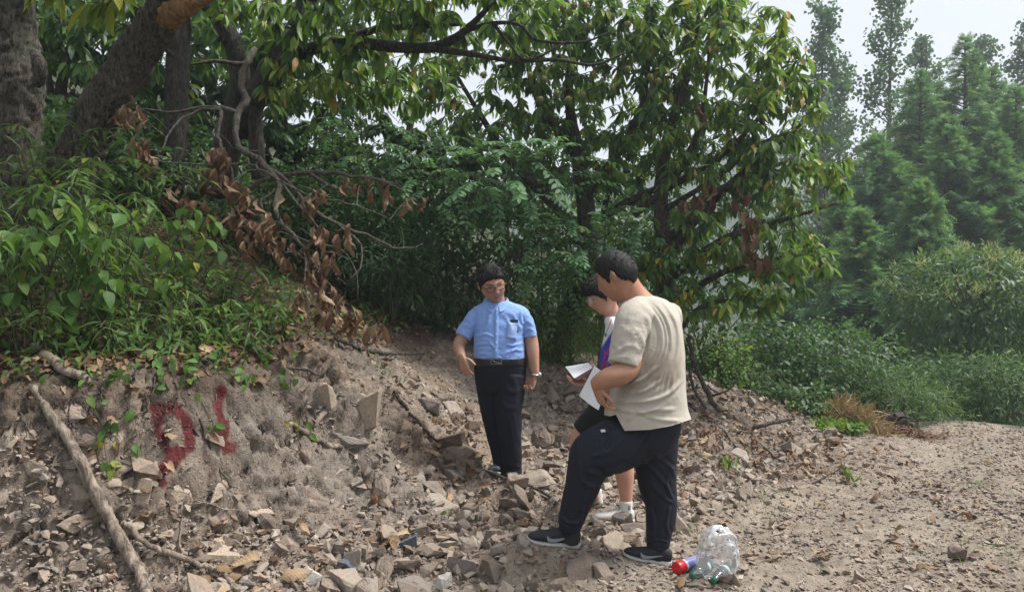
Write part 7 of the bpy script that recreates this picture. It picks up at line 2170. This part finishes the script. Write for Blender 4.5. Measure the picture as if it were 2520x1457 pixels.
def man_beige():
    Yb = 4.4
    t = thing('person', P(1500, 1390, Yb), 'stocky man in a beige T-shirt and dark trousers seen from behind, one foot forward', 'person')
    skin = skin_material('warm_tanned_skin', (.40, .205, .13))
    C = P(1520, 682, Yb - .01); R = basis((-.80, .48, -.36), (-.30, .10, .95)); sc = 1.13
    hp, T = head_parts(C, R, sc, 1.3)
    body = hp + [limb_px([(1535, 695, .0, 34), (1555, 728, .02, 37), (1578, 762, .03, 46)], Yb),
                 torso_px([(1585, 750, .03, 52, .10, 0), (1595, 800, .03, 66, .15, 0), (1598, 900, .02, 72, .18, 0), (1595, 1000, .02, 76, .18, 0), (1590, 1070, .02, 60, .15, 0), (1590, 1100, .02, 40, .12, 0)], Yb),
                 limb_px([(1560, 790, -.08, 34), (1552, 850, -.14, 33), (1546, 898, -.18, 31), (1530, 918, -.21, 29), (1498, 930, -.22, 26), (1474, 942, -.20, 21), (1466, 950, -.19, 17)], Yb),
                 limb_px([(1640, 790, .20, 30), (1600, 880, .30, 28), (1540, 940, .30, 24), (1500, 960, .22, 18)], Yb),
                 limb_px([(1550, 1070, -.04, 60), (1495, 1105, -.06, 54), (1446, 1135, -.06, 38), (1425, 1200, -.03, 30), (1408, 1290, .0, 20), (1405, 1322, 0, 19)], Yb), limb_px([(1612, 1075, .06, 52), (1615, 1150, .07, 40), (1624, 1240, .07, 28), (1620, 1320, .06, 19), (1617, 1365, .06, 18)], Yb)]
    w = P(1466, 951, Yb - .19)
    body += hand_parts(w, np.array([.35, .05, -.93]), np.array([.80, .25, .3]), 1, [.55, .75, .85, .95], 1.08, .05, .9, 1.0)
    d = remesh(body, .005, 2)
    at = skin_attrs(d[0], inv_head(C, R, sc))
    add_mesh('body', d, skin, t, at)
    hv, hf = hair_mesh(T, .015, .062, -.066, 41, -.014, .0014, 0, 0)
    ho = link('hair', mesh_np('hair', hv, hf, HAIR), t)
    link('hair_locks', mesh_parts('hair_locks', tuft_strands(T, 260, 42, .016, .06, .6, .0008, .003), HAIR), ho, kind='stuff')
    face_marks(t, T)
    # T-shirt
    S = [torso_px([(1573, 729, .02, 40, .085, -.25), (1582, 738, .02, 56, .11, -.25), (1590, 752, .03, 67, .145, -.2), (1598, 775, .03, 73, .17, -.15), (1602, 800, .03, 75, .185, -.1), (1602, 850, .02, 80, .20, 0), (1599, 900, .01, 85, .215, 0), (1595, 950, .0, 90, .225, 0), (1590, 1000, 0, 99, .23, 0), (1593, 1030, 0, 105, .235, 0), (1596, 1060, 0, 107, .235, 0), (1596, 1085, 0, 107, .235, 0)], Yb, 48),
         limb_px([(1590, 768, -.02, 30), (1576, 780, -.05, 36), (1570, 800, -.07, 34), (1572, 830, -.07, 26)], Yb, 30),
         limb_px([(1640, 768, .18, 36), (1640, 800, .25, 38), (1620, 850, .30, 36)], Yb, 24)]
    d = remesh(S, .0065, 4)
    v, q, tr, n = d
    # wavy hem, drawn up at his hip, and a split at the side
    u_, v_ = uvpix(v)
    z2 = lambda x, y: (1364 + .3105 * x, 601.4 + .3105 * y)
    L = []
    for k in range(9):
        f = k / 8
        L.append(([z2(690 + 150 * f, 470 - 60 * f), z2(790 + 170 * f, 590), z2(835 + 160 * f, 740), z2(800 + 190 * f, 890), z2(690 + 250 * f, 1040), z2(530 + 400 * f, 1170 + 60 * f)], 3.2 + .8 * (k % 3), .0065 + .003 * (k % 2)))
    L += [([z2(450, 1235), z2(700, 1245), z2(900, 1185), z2(1030, 1050)], 5, .010), ([z2(500, 1130), z2(700, 1070), z2(820, 950)], 5, .010), ([z2(400, 1265), z2(650, 1330), z2(900, 1270)], 5, .008), ([z2(560, 1180), z2(720, 1160), z2(860, 1060)], 4.5, .008), ([z2(560, 1400), z2(700, 1330), z2(1000, 1300)], 5, .006), ([z2(620, 1290), z2(800, 1380), z2(1040, 1400)], 5, .005),
          ([z2(600, 640), z2(680, 720), z2(715, 830)], 4, .009), ([z2(455, 870), z2(590, 800), z2(700, 845)], 4, .009), ([z2(450, 910), z2(540, 890), z2(600, 905)], 4, .008), ([z2(490, 720), z2(580, 690), z2(660, 740)], 4, .006), ([z2(600, 500), z2(600, 570), z2(590, 640)], 3, .005), ([z2(480, 640), z2(590, 618), z2(690, 660), z2(720, 740)], 2.6, -.006),
          ([z2(520, 640), z2(610, 700), z2(650, 800)], 4, .007), ([z2(460, 800), z2(520, 830), z2(470, 890)], 4, .010), ([z2(720, 850), z2(740, 700), z2(700, 560)], 4, -.008)]
    v = v + n * (fold(v, n, L) + .003 * fbm(v * np.array([13, 13, 8]), 3, 75))[:, None]
    v, q, tr = cut_below(v, q, tr, [(1440, 1012), (1476, 1018), (1500, 1024), (1516, 1020), (1524, 1036), (1537, 1060), (1600, 1057), (1650, 1048), (1702, 1031), (1760, 1020)])
    u_, v_ = uvpix(v)
    wet = np.exp(-(((u_ - 1612) / 45) ** 2 + ((v_ - 905) / 42) ** 2)) + .8 * np.exp(-(((u_ - 1560) / 40) ** 2 + ((v_ - 955) / 26) ** 2)) + .7 * np.exp(-(((u_ - 1655) / 26) ** 2 + ((v_ - 900) / 55) ** 2))
    stain = np.clip(wet * (1.1 + .6 * fbm(v * 9, 3, 81)) * .95, 0, .85)
    tm = cloth_material('beige_cotton_jersey', (.46, .415, .35), 800, .9, .2, (.245, .195, .15), .25, .05)
    ts = add_mesh('t_shirt', (v, q, tr), tm, t, {'stain': stain})
    add_mesh('sleeve', sleeve([(1588, 758, -.04, 34), (1575, 768, -.06, 41), (1561, 788, -.10, 46), (1550, 825, -.14, 44), (1541, 865, -.17, 41), (1533, 899, -.19, 37)], Yb, L, 9), tm, ts, {'stain': np.zeros(36 * 44)})
    # neckband
    th = np.linspace(0, 2 * math.pi, 49)
    c = P(1572, 733, Yb + .02)
    a1 = np.array([.104, -.03, -.034]); a2 = np.array([.015, .09, .03])
    ring = c + np.array([0, 0, .004]) + np.cos(th)[:, None] * a1 + np.sin(th)[:, None] * a2
    link('neckband', mesh_parts('neckband', [tube(ring, .012, 10, cap=False)], cloth_material('beige_rib', (.46, .42, .355), 500, .9)), ts)
    # trousers
    pm = cloth_material('dark_navy_sports_cloth', (.0125, .0145, .024), 900, .7, .0, None, .12, .08)
    D = [torso_px([(1590, 985, .01, 80, .18, 0), (1590, 1020, .01, 84, .185, 0), (1588, 1060, .01, 84, .19, 0), (1588, 1095, .01, 72, .17, 0), (1592, 1118, .02, 40, .12, 0)], Yb),
         limb_px([(1580, 1072, -.02, 62), (1545, 1082, -.04, 66), (1500, 1102, -.06, 67), (1462, 1120, -.06, 60), (1448, 1142, -.06, 52), (1436, 1185, -.04, 45), (1421, 1230, -.02, 38.5), (1410, 1265, -.01, 33.5), (1405, 1288, 0, 31), (1410, 1304, 0, 26)], Yb, 30),
         limb_px([(1606, 1055, .06, 66), (1611, 1100, .07, 58), (1613, 1145, .08, 51), (1618, 1195, .08, 45), (1627, 1240, .08, 39.5), (1626, 1280, .07, 36), (1621, 1318, .06, 31), (1619, 1340, .06, 29), (1618, 1350, .06, 27)], Yb, 30)]
    d = remesh(D, .0065, 4)
    v, q, tr, n = d
    L = [([(1480, 1030), (1500, 1080), (1470, 1130)], 5, .008), ([(1540, 1070), (1500, 1110), (1445, 1125)], 6, .006), ([(1545, 1140), (1490, 1165), (1440, 1160)], 6, .010), ([(1520, 1150), (1470, 1190), (1430, 1200)], 5, .008), ([(1425, 1130), (1432, 1180), (1465, 1200)], 5, .008), ([(1470, 1190), (1440, 1230), (1420, 1270)], 4, .007), ([(1395, 1170), (1400, 1220), (1390, 1270)], 4, .005), ([(1436, 1250), (1428, 1280), (1405, 1296)], 3.5, .008), ([(1380, 1270), (1400, 1286), (1432, 1282)], 3.5, .008),
         ([(1575, 1120), (1620, 1170), (1655, 1215)], 5, .008), ([(1600, 1110), (1650, 1150), (1662, 1180)], 5, .007), ([(1662, 1140), (1640, 1190), (1660, 1235)], 4, .008), ([(1595, 1180), (1630, 1220), (1660, 1240)], 5, .006), ([(1650, 1240), (1640, 1290), (1650, 1320)], 4, .008), ([(1600, 1240), (1610, 1290), (1605, 1330)], 4, .006), ([(1592, 1335), (1620, 1328), (1648, 1336)], 3, .007), ([(1600, 1060), (1575, 1110), (1555, 1135)], 4, -.008), ([(1490, 1075), (1480, 1100), (1492, 1118)], 3, .005)]
    v = v + n * (fold(v, n, L) + .003 * fbm(v * np.array([11, 11, 7]), 3, 77))[:, None]
    trs = add_mesh('trousers', (v, q, tr), pm, t)
    uq, vq = uvpix(v)
    def on(u, w_, lift):
        k = np.argmin(np.hypot(uq - u, vq - w_) + 1e3 * (n[:, 1] > .2)); return P(u, w_, v[k, 1]) + n[k] * lift
    q4 = [on(*z, .003) for z in ((1478, 1058), (1489, 1057), (1491, 1063), (1480, 1064))]
    q4 = np.array(q4); q8 = np.vstack([q4, q4 + np.array([0, .004, 0])])
    link('cloth_tag', mesh_np('cloth_tag', q8, np.array([[0, 1, 2, 3], [0, 4, 5, 1], [1, 5, 6, 2], [2, 6, 7, 3], [3, 7, 4, 0]]), simple('white_tag', (.62, .62, .6), .7), False), trs)
    # cuff band of the rear leg
    # shoes
    up = simple('black_knit', (.012, .014, .020), .75, .3, 160, .4); so = simple('grey_white_foam', (.40, .385, .355), .65, .12, 40, .2)
    sw = simple('grey_outline_print', (.22, .225, .24), .45, .1)
    lc = simple('black_lace', (.012, .012, .014), .8)
    shoe(t, P(1424, 1349, Yb + .03), P(1297, 1334, Yb + .0), 0, up, so, -1, swoosh=sw, lace=lc, label='black trainer with grey-white sole, stepping forward')
    shoe(t, P(1649, 1394, Yb + .03), P(1533, 1368, Yb + .06), 0, up, so, -1, swoosh=sw, lace=lc, label='black trainer with grey-white sole, standing behind')
    sock = simple('black_sock', (.012, .012, .013), .85)
    for pts in ([(1408, 1298, 0, 22), (1406, 1322, 0, 20), (1404, 1334, 0, 20)], [(1619, 1344, .05, 22), (1618, 1368, .05, 20), (1617, 1378, .05, 20)]):
        link('sock', mesh_parts('sock', [limb_px(pts, Yb)], sock), t)

def youth():
    Yb = 5.2
    t = thing('person', P(1520, 1288, Yb), 'young person with glasses, white and blue T-shirt and black shorts, partly hidden', 'person')
    skin = skin_material('light_skin', (.50, .27, .185))
    C = P(1487, 727, Yb); R = basis((-.90, -.18, -.40), (-.38, 0, .93)); sc = 1.04
    hp, T = head_parts(C, R, sc, 1.05)
    body = hp + [limb_px([(1495, 745, .01, 20), (1508, 775, .02, 21), (1518, 800, .02, 26)], Yb),
                 torso_px([(1525, 795, .02, 32, .10, 0), (1532, 830, .02, 40, .15, 0), (1532, 900, .02, 44, .15, 0), (1530, 980, .02, 42, .15, 0), (1528, 1020, .02, 34, .12, 0)], Yb),
                 limb_px([(1530, 815, -.16, 18), (1535, 870, -.20, 17), (1530, 925, -.18, 16), (1490, 940, -.14, 14), (1448, 944, -.10, 10.5)], Yb),
                 limb_px([(1540, 815, .18, 17), (1535, 880, .22, 16), (1515, 930, .2, 15), (1470, 944, .12, 12), (1440, 944, .04, 10)], Yb),
                 limb_px([(1515, 985, -.04, 33), (1468, 1032, -.06, 30), (1424, 1078, -.06, 22), (1432, 1130, 0, 21), (1450, 1190, .10, 15), (1464, 1226, .18, 12)], Yb),
                 limb_px([(1545, 990, .06, 34), (1540, 1060, .04, 28), (1537, 1125, .02, 22), (1537, 1165, .02, 23.5), (1540, 1205, .01, 18), (1541, 1240, 0, 14), (1540, 1270, 0, 13)], Yb)]
    w = P(1446, 944, Yb - .10)
    body += hand_parts(w, np.array([-1, -.05, .05]), np.array([.05, -.1, 1.0]), 1, [.5, .55, .6, .6], .95, .05, .8)
    d = remesh(body, .005, 2)
    add_mesh('body', d, skin, t, skin_attrs(d[0], inv_head(C, R, sc)))
    hv, hf = hair_mesh(T, .022, .040, -.050, 51, -.03, .010, .016, 0)
    ho = link('hair', mesh_np('hair', hv, hf, HAIR), t)
    link('hair_locks', mesh_parts('hair_locks', tuft_strands(T, 420, 52, .055, .036, 1.1), HAIR), ho, kind='stuff')
    face_marks(t, T)
    glasses(t, T, simple('silver_frame', (.5, .5, .5), .25, metal=.8), .0013, .029, .024, .006)
    S = [torso_px([(1512, 779, .02, 22, .07, 0), (1522, 789, .02, 34, .11, 0), (1530, 805, .02, 40, .16, 0), (1532, 840, .02, 48, .165, 0), (1532, 880, .02, 54, .165, 0), (1531, 940, .02, 54, .165, 0), (1530, 1000, .02, 54, .165, 0)], Yb),
         limb_px([(1532, 806, -.13, 26), (1534, 840, -.17, 27), (1536, 876, -.19, 25)], Yb), limb_px([(1540, 806, .18, 26), (1540, 850, .21, 26), (1536, 880, .21, 25)], Yb)]
    d = remesh(S, .005, 3)
    v, q, tr, n = d
    v = v + n * (.004 * fbm(v * np.array([13, 13, 9]), 3, 79))[:, None]
    u_, v_ = uvpix(v)
    m = NT('printed_white_jersey')
    blue = m.attr('blue').outputs['Fac']; red = m.attr('red').outputs['Fac']; grn = m.attr('green').outputs['Fac']
    c = m.mix(blue, (.72, .74, .76), (.035, .045, .33)); c = m.mix(red, c, (.55, .02, .06)); c = m.mix(grn, c, (.02, .10, .06))
    mat = m.done(m.bsdf(Base__Color=c, Roughness=.85))
    line = 858 - (u_ - 1478) * 1.5
    bl = sstep(-4, 4, v_ - line) * sstep(975, 965, v_) * (u_ < 1520)
    rd = np.zeros(len(v))
    for pts in ([(1482, 905), (1486, 886), (1492, 902), (1497, 882)], [(1484, 882), (1490, 880), (1487, 870), (1494, 868)], [(1488, 864), (1494, 872), (1498, 858), (1502, 866)]):
        dd, _ = poly_dist(u_, v_, pts); rd = np.maximum(rd, sstep(1.9, .8, dd))
    ts = add_mesh('t_shirt', (v, q, tr), mat, t, {'blue': bl, 'red': rd, 'green': sstep(7, 4, np.hypot(u_ - 1489, v_ - 905))}, 'white T-shirt with a blue panel and red lettering')
    # necklace
    s = spline([P(1506, 786, Yb - .10), P(1499, 802, Yb - .11), P(1494, 814, Yb - .10), P(1491, 820, Yb - .07)], 16)
    nk = link('necklace', mesh_parts('necklace', [tube(s, .0022, 6)], simple('red_cord', (.30, .04, .04), .6)), t)
    a = ICO3[0] * np.array([.010, .006, .014]) + P(1490, 823, Yb - .085)
    link('pendant', mesh_np('pendant', a, ICO3[1], simple('jade', (.16, .26, .20), .25)), nk)
    D = [torso_px([(1530, 975, .02, 50, .16, 0), (1528, 1000, .02, 50, .16, 0), (1527, 1025, .02, 44, .14, 0), (1527, 1040, .02, 25, .1, 0)], Yb),
         limb_px([(1520, 990, -.03, 42), (1480, 1020, -.05, 38), (1448, 1048, -.06, 33), (1430, 1064, -.06, 29)], Yb), limb_px([(1545, 995, .06, 42), (1542, 1050, .05, 37), (1540, 1100, .03, 33)], Yb)]
    d = remesh(D, .006, 4)
    add_mesh('shorts', d, cloth_material('black_shorts_cloth', (.008, .008, .009), 900, .8), t)
    # socks and white trainers
    ws = cloth_material('white_sock_cloth', (.66, .66, .64), 600, .9)
    so1 = link('sock', mesh_parts('sock', [limb_px([(1540, 1232, 0, 16.5), (1540, 1250, 0, 15.5), (1539, 1272, 0, 15.5)], Yb)], ws), t)
    mk = simple('grey_print', (.10, .10, .11), .8)
    for k in range(3):
        a = P(1549, 1245 + k * 4, Yb - .042)
        link('sock_print', mesh_parts('sock_print', [box_part(a + np.array([-.008, -.002, -.003]), a + np.array([.008, .003, .003]))], mk), so1)
    link('sock', mesh_parts('sock', [limb_px([(1466, 1205, .2, 15), (1468, 1232, .2, 14)], Yb)], ws), t)
    up = simple('white_knit', (.62, .61, .57), .8, .1, 120, .3); sl = simple('cream_foam', (.60, .56, .48), .6, .1)
    lc = simple('grey_lace', (.30, .30, .30), .8)
    shoe(t, P(1557, 1289, Yb + .02), P(1460, 1283, Yb - .04), 0, up, sl, -1, lace=lc, label='white laced trainer')
    shoe(t, P(1481, 1241, Yb + .25), P(1395, 1238, Yb + .22), 0, up, sl, -1, lace=lc, label='white trainer showing only its heel')

man_blue()
man_beige()
youth()

# ------------------------------------------------------------------ what they hold
def sheet(name, label, cat, quad, mat, thick=.001, bend=.0, nx=10, ny=12, parent=None):
    (a, b, c, d) = [P(*q) for q in quad]
    nrm = unit(np.cross(b - a, d - a))
    V = []
    for lay in (0, 1):
        for j in range(ny + 1):
            for i in range(nx + 1):
                s, r = i / nx, j / ny
                p = (a * (1 - s) + b * s) * (1 - r) + (d * (1 - s) + c * s) * r
                V.append(p + nrm * (bend * math.sin(math.pi * s) * (.4 + r) + (thick if lay else 0)))
    W = nx + 1
    Q = [[j * W + i, j * W + i + 1, (j + 1) * W + i + 1, (j + 1) * W + i] for j in range(ny) for i in range(nx)]
    N = W * (ny + 1)
    Q += [[N + x for x in q[::-1]] for q in Q]
    rim = [i for i in range(W)] + [j * W + nx for j in range(1, ny + 1)] + [ny * W + i for i in range(nx - 1, -1, -1)] + [j * W for j in range(ny - 1, 0, -1)]
    Q += [[rim[k], N + rim[k], N + rim[(k + 1) % len(rim)], rim[(k + 1) % len(rim)]] for k in range(len(rim))]
    me = mesh_np(name, np.array(V), np.array(Q), mat, False)
    return link(name, me, parent, None, label, cat)
def build_held():
    paper = simple('white_paper', (.80, .80, .82), .8, .03, 40)
    cover = simple('maroon_cover', (.09, .022, .03), .5, .15, 80)
    nb = thing('notebook', P(1425, 930, 5.08), 'open notebook with white pages and a maroon cover in the young person\'s hand', 'notebook')
    sheet('page', None, None, [(1391, 902, 5.22), (1448, 892, 5.25), (1459, 904, 5.12), (1413, 930, 5.05)], paper, .004, .004, parent=nb)
    sheet('cover', None, None, [(1389.5, 902.5, 5.225), (1412, 931.5, 5.055), (1415, 941, 5.04), (1391, 907, 5.22)], cover, .003, 0, 4, 6, parent=nb)
    sheet('cover', None, None, [(1413, 931, 5.05), (1459, 904.5, 5.12), (1464, 908, 5.02), (1424, 935, 4.98)], cover, .004, 0, 6, 6, parent=nb)
    sheet('paper_sheet', 'loose white sheet of paper held by the man in the beige T-shirt', 'paper', [(1463, 900, 4.42), (1500, 925, 4.36), (1473, 1009, 4.30), (1425, 973, 4.36)], paper, .0006, .016)
build_held()
# ------------------------------------------------------------------ litter on the track: bag, bottles, spray can
def lathe(profile, n=28):
    """profile: (along, radius) pairs; axis +Y"""
    prof = np.array(profile, float)
    th = np.linspace(0, 2 * math.pi, n, endpoint=False)
    V = np.vstack([np.stack([r * np.cos(th), np.full(n, a), r * np.sin(th)], 1) for a, r in prof])
    m = len(prof)
    i = np.arange(m - 1)[:, None] * n; j = np.arange(n)[None]; j2 = (j + 1) % n
    q = np.stack([i + j, i + n + j, i + n + j2, i + j2], -1).reshape(-1, 4)
    V = np.vstack([V, [[0, prof[0, 0], 0], [0, prof[-1, 0], 0]]])
    k = np.arange(n); k2 = (k + 1) % n
    t = np.vstack([np.stack([np.full(n, m * n), k, k2], -1), np.stack([np.full(n, m * n + 1), (m - 1) * n + k2, (m - 1) * n + k], -1)])
    return V, q, t
def along(o, a, b, roll=0.0):
    y = unit(b - a); x = unit(np.cross(y, [0, 0, 1.0])); z = np.cross(x, y)
    M = Matrix([[x[i], y[i], z[i], a[i]] for i in range(3)] + [[0, 0, 0, 1]]) @ Matrix.Rotation(roll, 4, 'Y')
    place(o, M)

def build_props():
    Yb = 4.35
    # spray can
    a = hit(1664, 1414); b = a + unit(np.array([.75, .62, 0])) * .2
    can = thing('spray_can', a, 'spray can with a red cap lying beside the water bottles', 'spray can')
    a[2] = float(ground_z(np.array([a[0]]), np.array([a[1]]))[0]) + .036; b[2] = a[2]
    o = link('can_body', mesh_parts('can_body', [lathe([(.055, .031), (.060, .0325), (.185, .0325), (.190, .030)])], None), can)
    m = NT('printed_can')
    y = m.n('SeparateXYZ', Vector=m.coord()).outputs
    stripes = m.math('SINE', m.math('MULTIPLY', y['Z'], 900.0))
    txt = m.math('MULTIPLY', m.math('GREATER_THAN', stripes, .2), m.math('GREATER_THAN', m.noise(m.coord((300, 90, 60)), 1.0, 2), .5))
    band = m.math('GREATER_THAN', y['Y'], .072)
    c = m.mix(band, (.62, .62, .72), (.22, .23, .45)); c = m.mix(m.math('MULTIPLY', txt, .8), c, (.06, .06, .2))
    o.data.materials.clear(); o.data.materials.append(m.done(m.bsdf(Base__Color=c, Roughness=.35)))
    along(o, a, b)
    cap = link('cap', mesh_parts('cap', [lathe([(.0, .030), (.001, .0325), (.004, .034), (.054, .0345), (.056, .033)])], simple('red_plastic', (.52, .012, .018), .35, .05)), can)
    along(cap, a, b)
    # bottles
    green = simple('green_cap', (.015, .16, .075), .4, .1)
    t = NT('clear_bottle')
    f = t.n('Fresnel', IOR=1.5).outputs[0]
    tr = t.n('BsdfTransparent', Color=(.90, .945, .95)); gl = t.n('BsdfGlossy', Color=(1, 1, 1), Roughness=.05)
    df = t.n('BsdfDiffuse', Color=(.72, .80, .82))
    m1 = t.n('MixShader', Fac=.10); t.t.links.new(tr.outputs[0], m1.inputs[1]); t.t.links.new(df.outputs[0], m1.inputs[2])
    m2 = t.n('MixShader'); t.t.links.new(t.math('ADD', t.math('MULTIPLY', f, .9), .05), m2.inputs[0]); t.t.links.new(m1.outputs[0], m2.inputs[1]); t.t.links.new(gl.outputs[0], m2.inputs[2])
    pet = t.done(m2)
    lab = simple('white_green_label', (.66, .72, .70), .5, .06, 40)
    lab2 = simple('green_label_band', (.03, .20, .13), .5, .1, 40)
    prof = [(.018, .0125), (.024, .014), (.035, .018), (.055, .027), (.066, .031)]
    yy = .070
    for k in range(6):
        prof += [(yy, .0315), (yy + .004, .0295), (yy + .008, .0315)]; yy += .010
    prof += [(.136, .0318), (.19, .0318), (.194, .030), (.200, .0315), (.208, .0315), (.214, .026)]
    for k, (pa, pb, lb) in enumerate((((1702, 1420, Yb), (1775, 1390, Yb + .16), 'clear water bottle with green cap between the spray can and the bag'), ((1755, 1432, Yb), (1815, 1400, Yb + .17), 'clear water bottle with green cap in front of the plastic bag'))):
        a = hit(pa[0], pa[1] + 12); b = a + (unit(np.array([.66, .75, 0])) if k == 0 else unit(np.array([.60, .80, 0]))) * .2
        a[2] = float(ground_z(np.array([a[0]]), np.array([a[1]]))[0]) + .030; b[2] = a[2] + .01
        bt = thing('water_bottle', a, lb, 'bottle', 'water bottles')
        o = link('bottle_body', mesh_parts('bottle_body', [lathe(prof)], pet), bt); along(o, a, b)
        o = link('cap', mesh_parts('cap', [lathe([(.0, .0135), (.001, .0150), (.003, .0155), (.018, .0155), (.020, .0148)], 32)], green), bt); along(o, a, b)
        o = link('label', mesh_parts('label', [lathe([(.137, .0322), (.163, .0322)])], lab), bt); along(o, a, b)
        o = link('label_band', mesh_parts('label_band', [lathe([(.164, .0323), (.182, .0323)])], lab2), bt); along(o, a, b)
    # crumpled clear bag standing behind the bottles
    bagb = hit(1762, 1424)
    bagb[2] = float(ground_z(np.array([bagb[0]]), np.array([bagb[1]]))[0])
    v, f = ICO5
    d = v
    S = bagb[1] / F
    hgt = 126 * S
    x = d[:, 0]; y = d[:, 1]; z = d[:, 2]
    hz = (z + 1) / 2
    w = 51 * S * (1.0 - .06 * hz + .05 * np.sin(hz * 7) - .35 * np.clip(hz - .8, 0, 1) * 2)
    r = 1 + .11 * (np.abs(fbm(d * 2.6, 3, 91)) - .4) + .05 * vnoise(d * 9, 92)
    pv_ = np.stack([np.sign(x) * np.abs(x) ** .62 * w * r, np.sign(y) * np.abs(y) ** .62 * .085 * r, hz * hgt + .012 * vnoise(d * 5, 93)], 1)
    crease = np.abs(vnoise(np.stack([pv_[:, 0] * 38 + pv_[:, 2] * 20, pv_[:, 1] * 38, pv_[:, 2] * 26], 1), 94))
    pv_ = pv_ + unit(d) * (.008 * (crease - .4))[:, None]
    pv_[:, 0] += .02 * hz
    t = NT('crinkled_clear_film')
    f_ = t.n('LayerWeight', Blend=.35).outputs['Facing']
    co = t.coord()
    cr = t.noise(t.coord((1, 1, .45)), 17, 4, .5, 1.5)
    nb = t.bump(cr, .5, .02)
    tr = t.n('BsdfTransparent', Color=(.97, .975, .985)); gl = t.n('BsdfGlossy', Color=(1, 1, 1), Roughness=.22, Normal=nb); df = t.n('BsdfDiffuse', Color=(.80, .82, .86), Normal=nb)
    m0 = t.n('MixShader', Fac=.4); t.t.links.new(df.outputs[0], m0.inputs[1]); t.t.links.new(gl.outputs[0], m0.inputs[2])
    m1 = t.n('MixShader'); t.t.links.new(t.math('ADD', t.math('ADD', t.math('MULTIPLY', f_, .55), .13), t.math('MULTIPLY', t.ramp(cr, [(.5, (0, 0, 0)), (.66, (1, 1, 1))]), .4), True), m1.inputs[0])
    t.t.links.new(tr.outputs[0], m1.inputs[1]); t.t.links.new(m0.outputs[0], m1.inputs[2])
    bg_ = thing('plastic_bag', bagb, 'crumpled clear plastic bag standing on the track behind two bottles', 'bag')
    link('film', mesh_np('film', pv_ + bagb, f, t.done(m1)), bg_)
    m = NT('barcode')
    s = m.math('SINE', m.math('MULTIPLY', m.n('SeparateXYZ', Vector=m.coord()).outputs['X'], 1500.0))
    c = m.mix(m.math('GREATER_THAN', m.math('ADD', s, m.math('MULTIPLY', m.noise(m.coord((400, 1, 1)), 1.0, 1), .8)), .3), (.75, .75, .75), (.03, .03, .04))
    bar = m.done(m.bsdf(Base__Color=c, Roughness=.5))
    for (u, vv__, w_, h_, dx) in ((1730, 1385, 22, 26, 0), (1806, 1385, 10, 22, 0)):
        p = P(u, vv__, bagb[1] - .09)
        me = mesh_parts('barcode', [box_part((-w_ / 2 * S, -.0005, -h_ / 2 * S), (w_ / 2 * S, .0005, h_ / 2 * S))], bar, False)
        o = link('barcode', me, bg_); place(o, Matrix.Translation(Vector(p)) @ Matrix.Rotation(.12, 4, 'Y'))
    p = P(1766, 1310, bagb[1] - .04)
    o = link('print_mark', mesh_parts('print_mark', [box_part((-.009, -.0006, -.012), (.009, .0006, .012))], simple('dark_print', (.06, .06, .08), .6), False), bg_); place(o, Matrix.Translation(Vector(p)) @ Matrix.Rotation(.25, 4, 'Y'))
build_props()
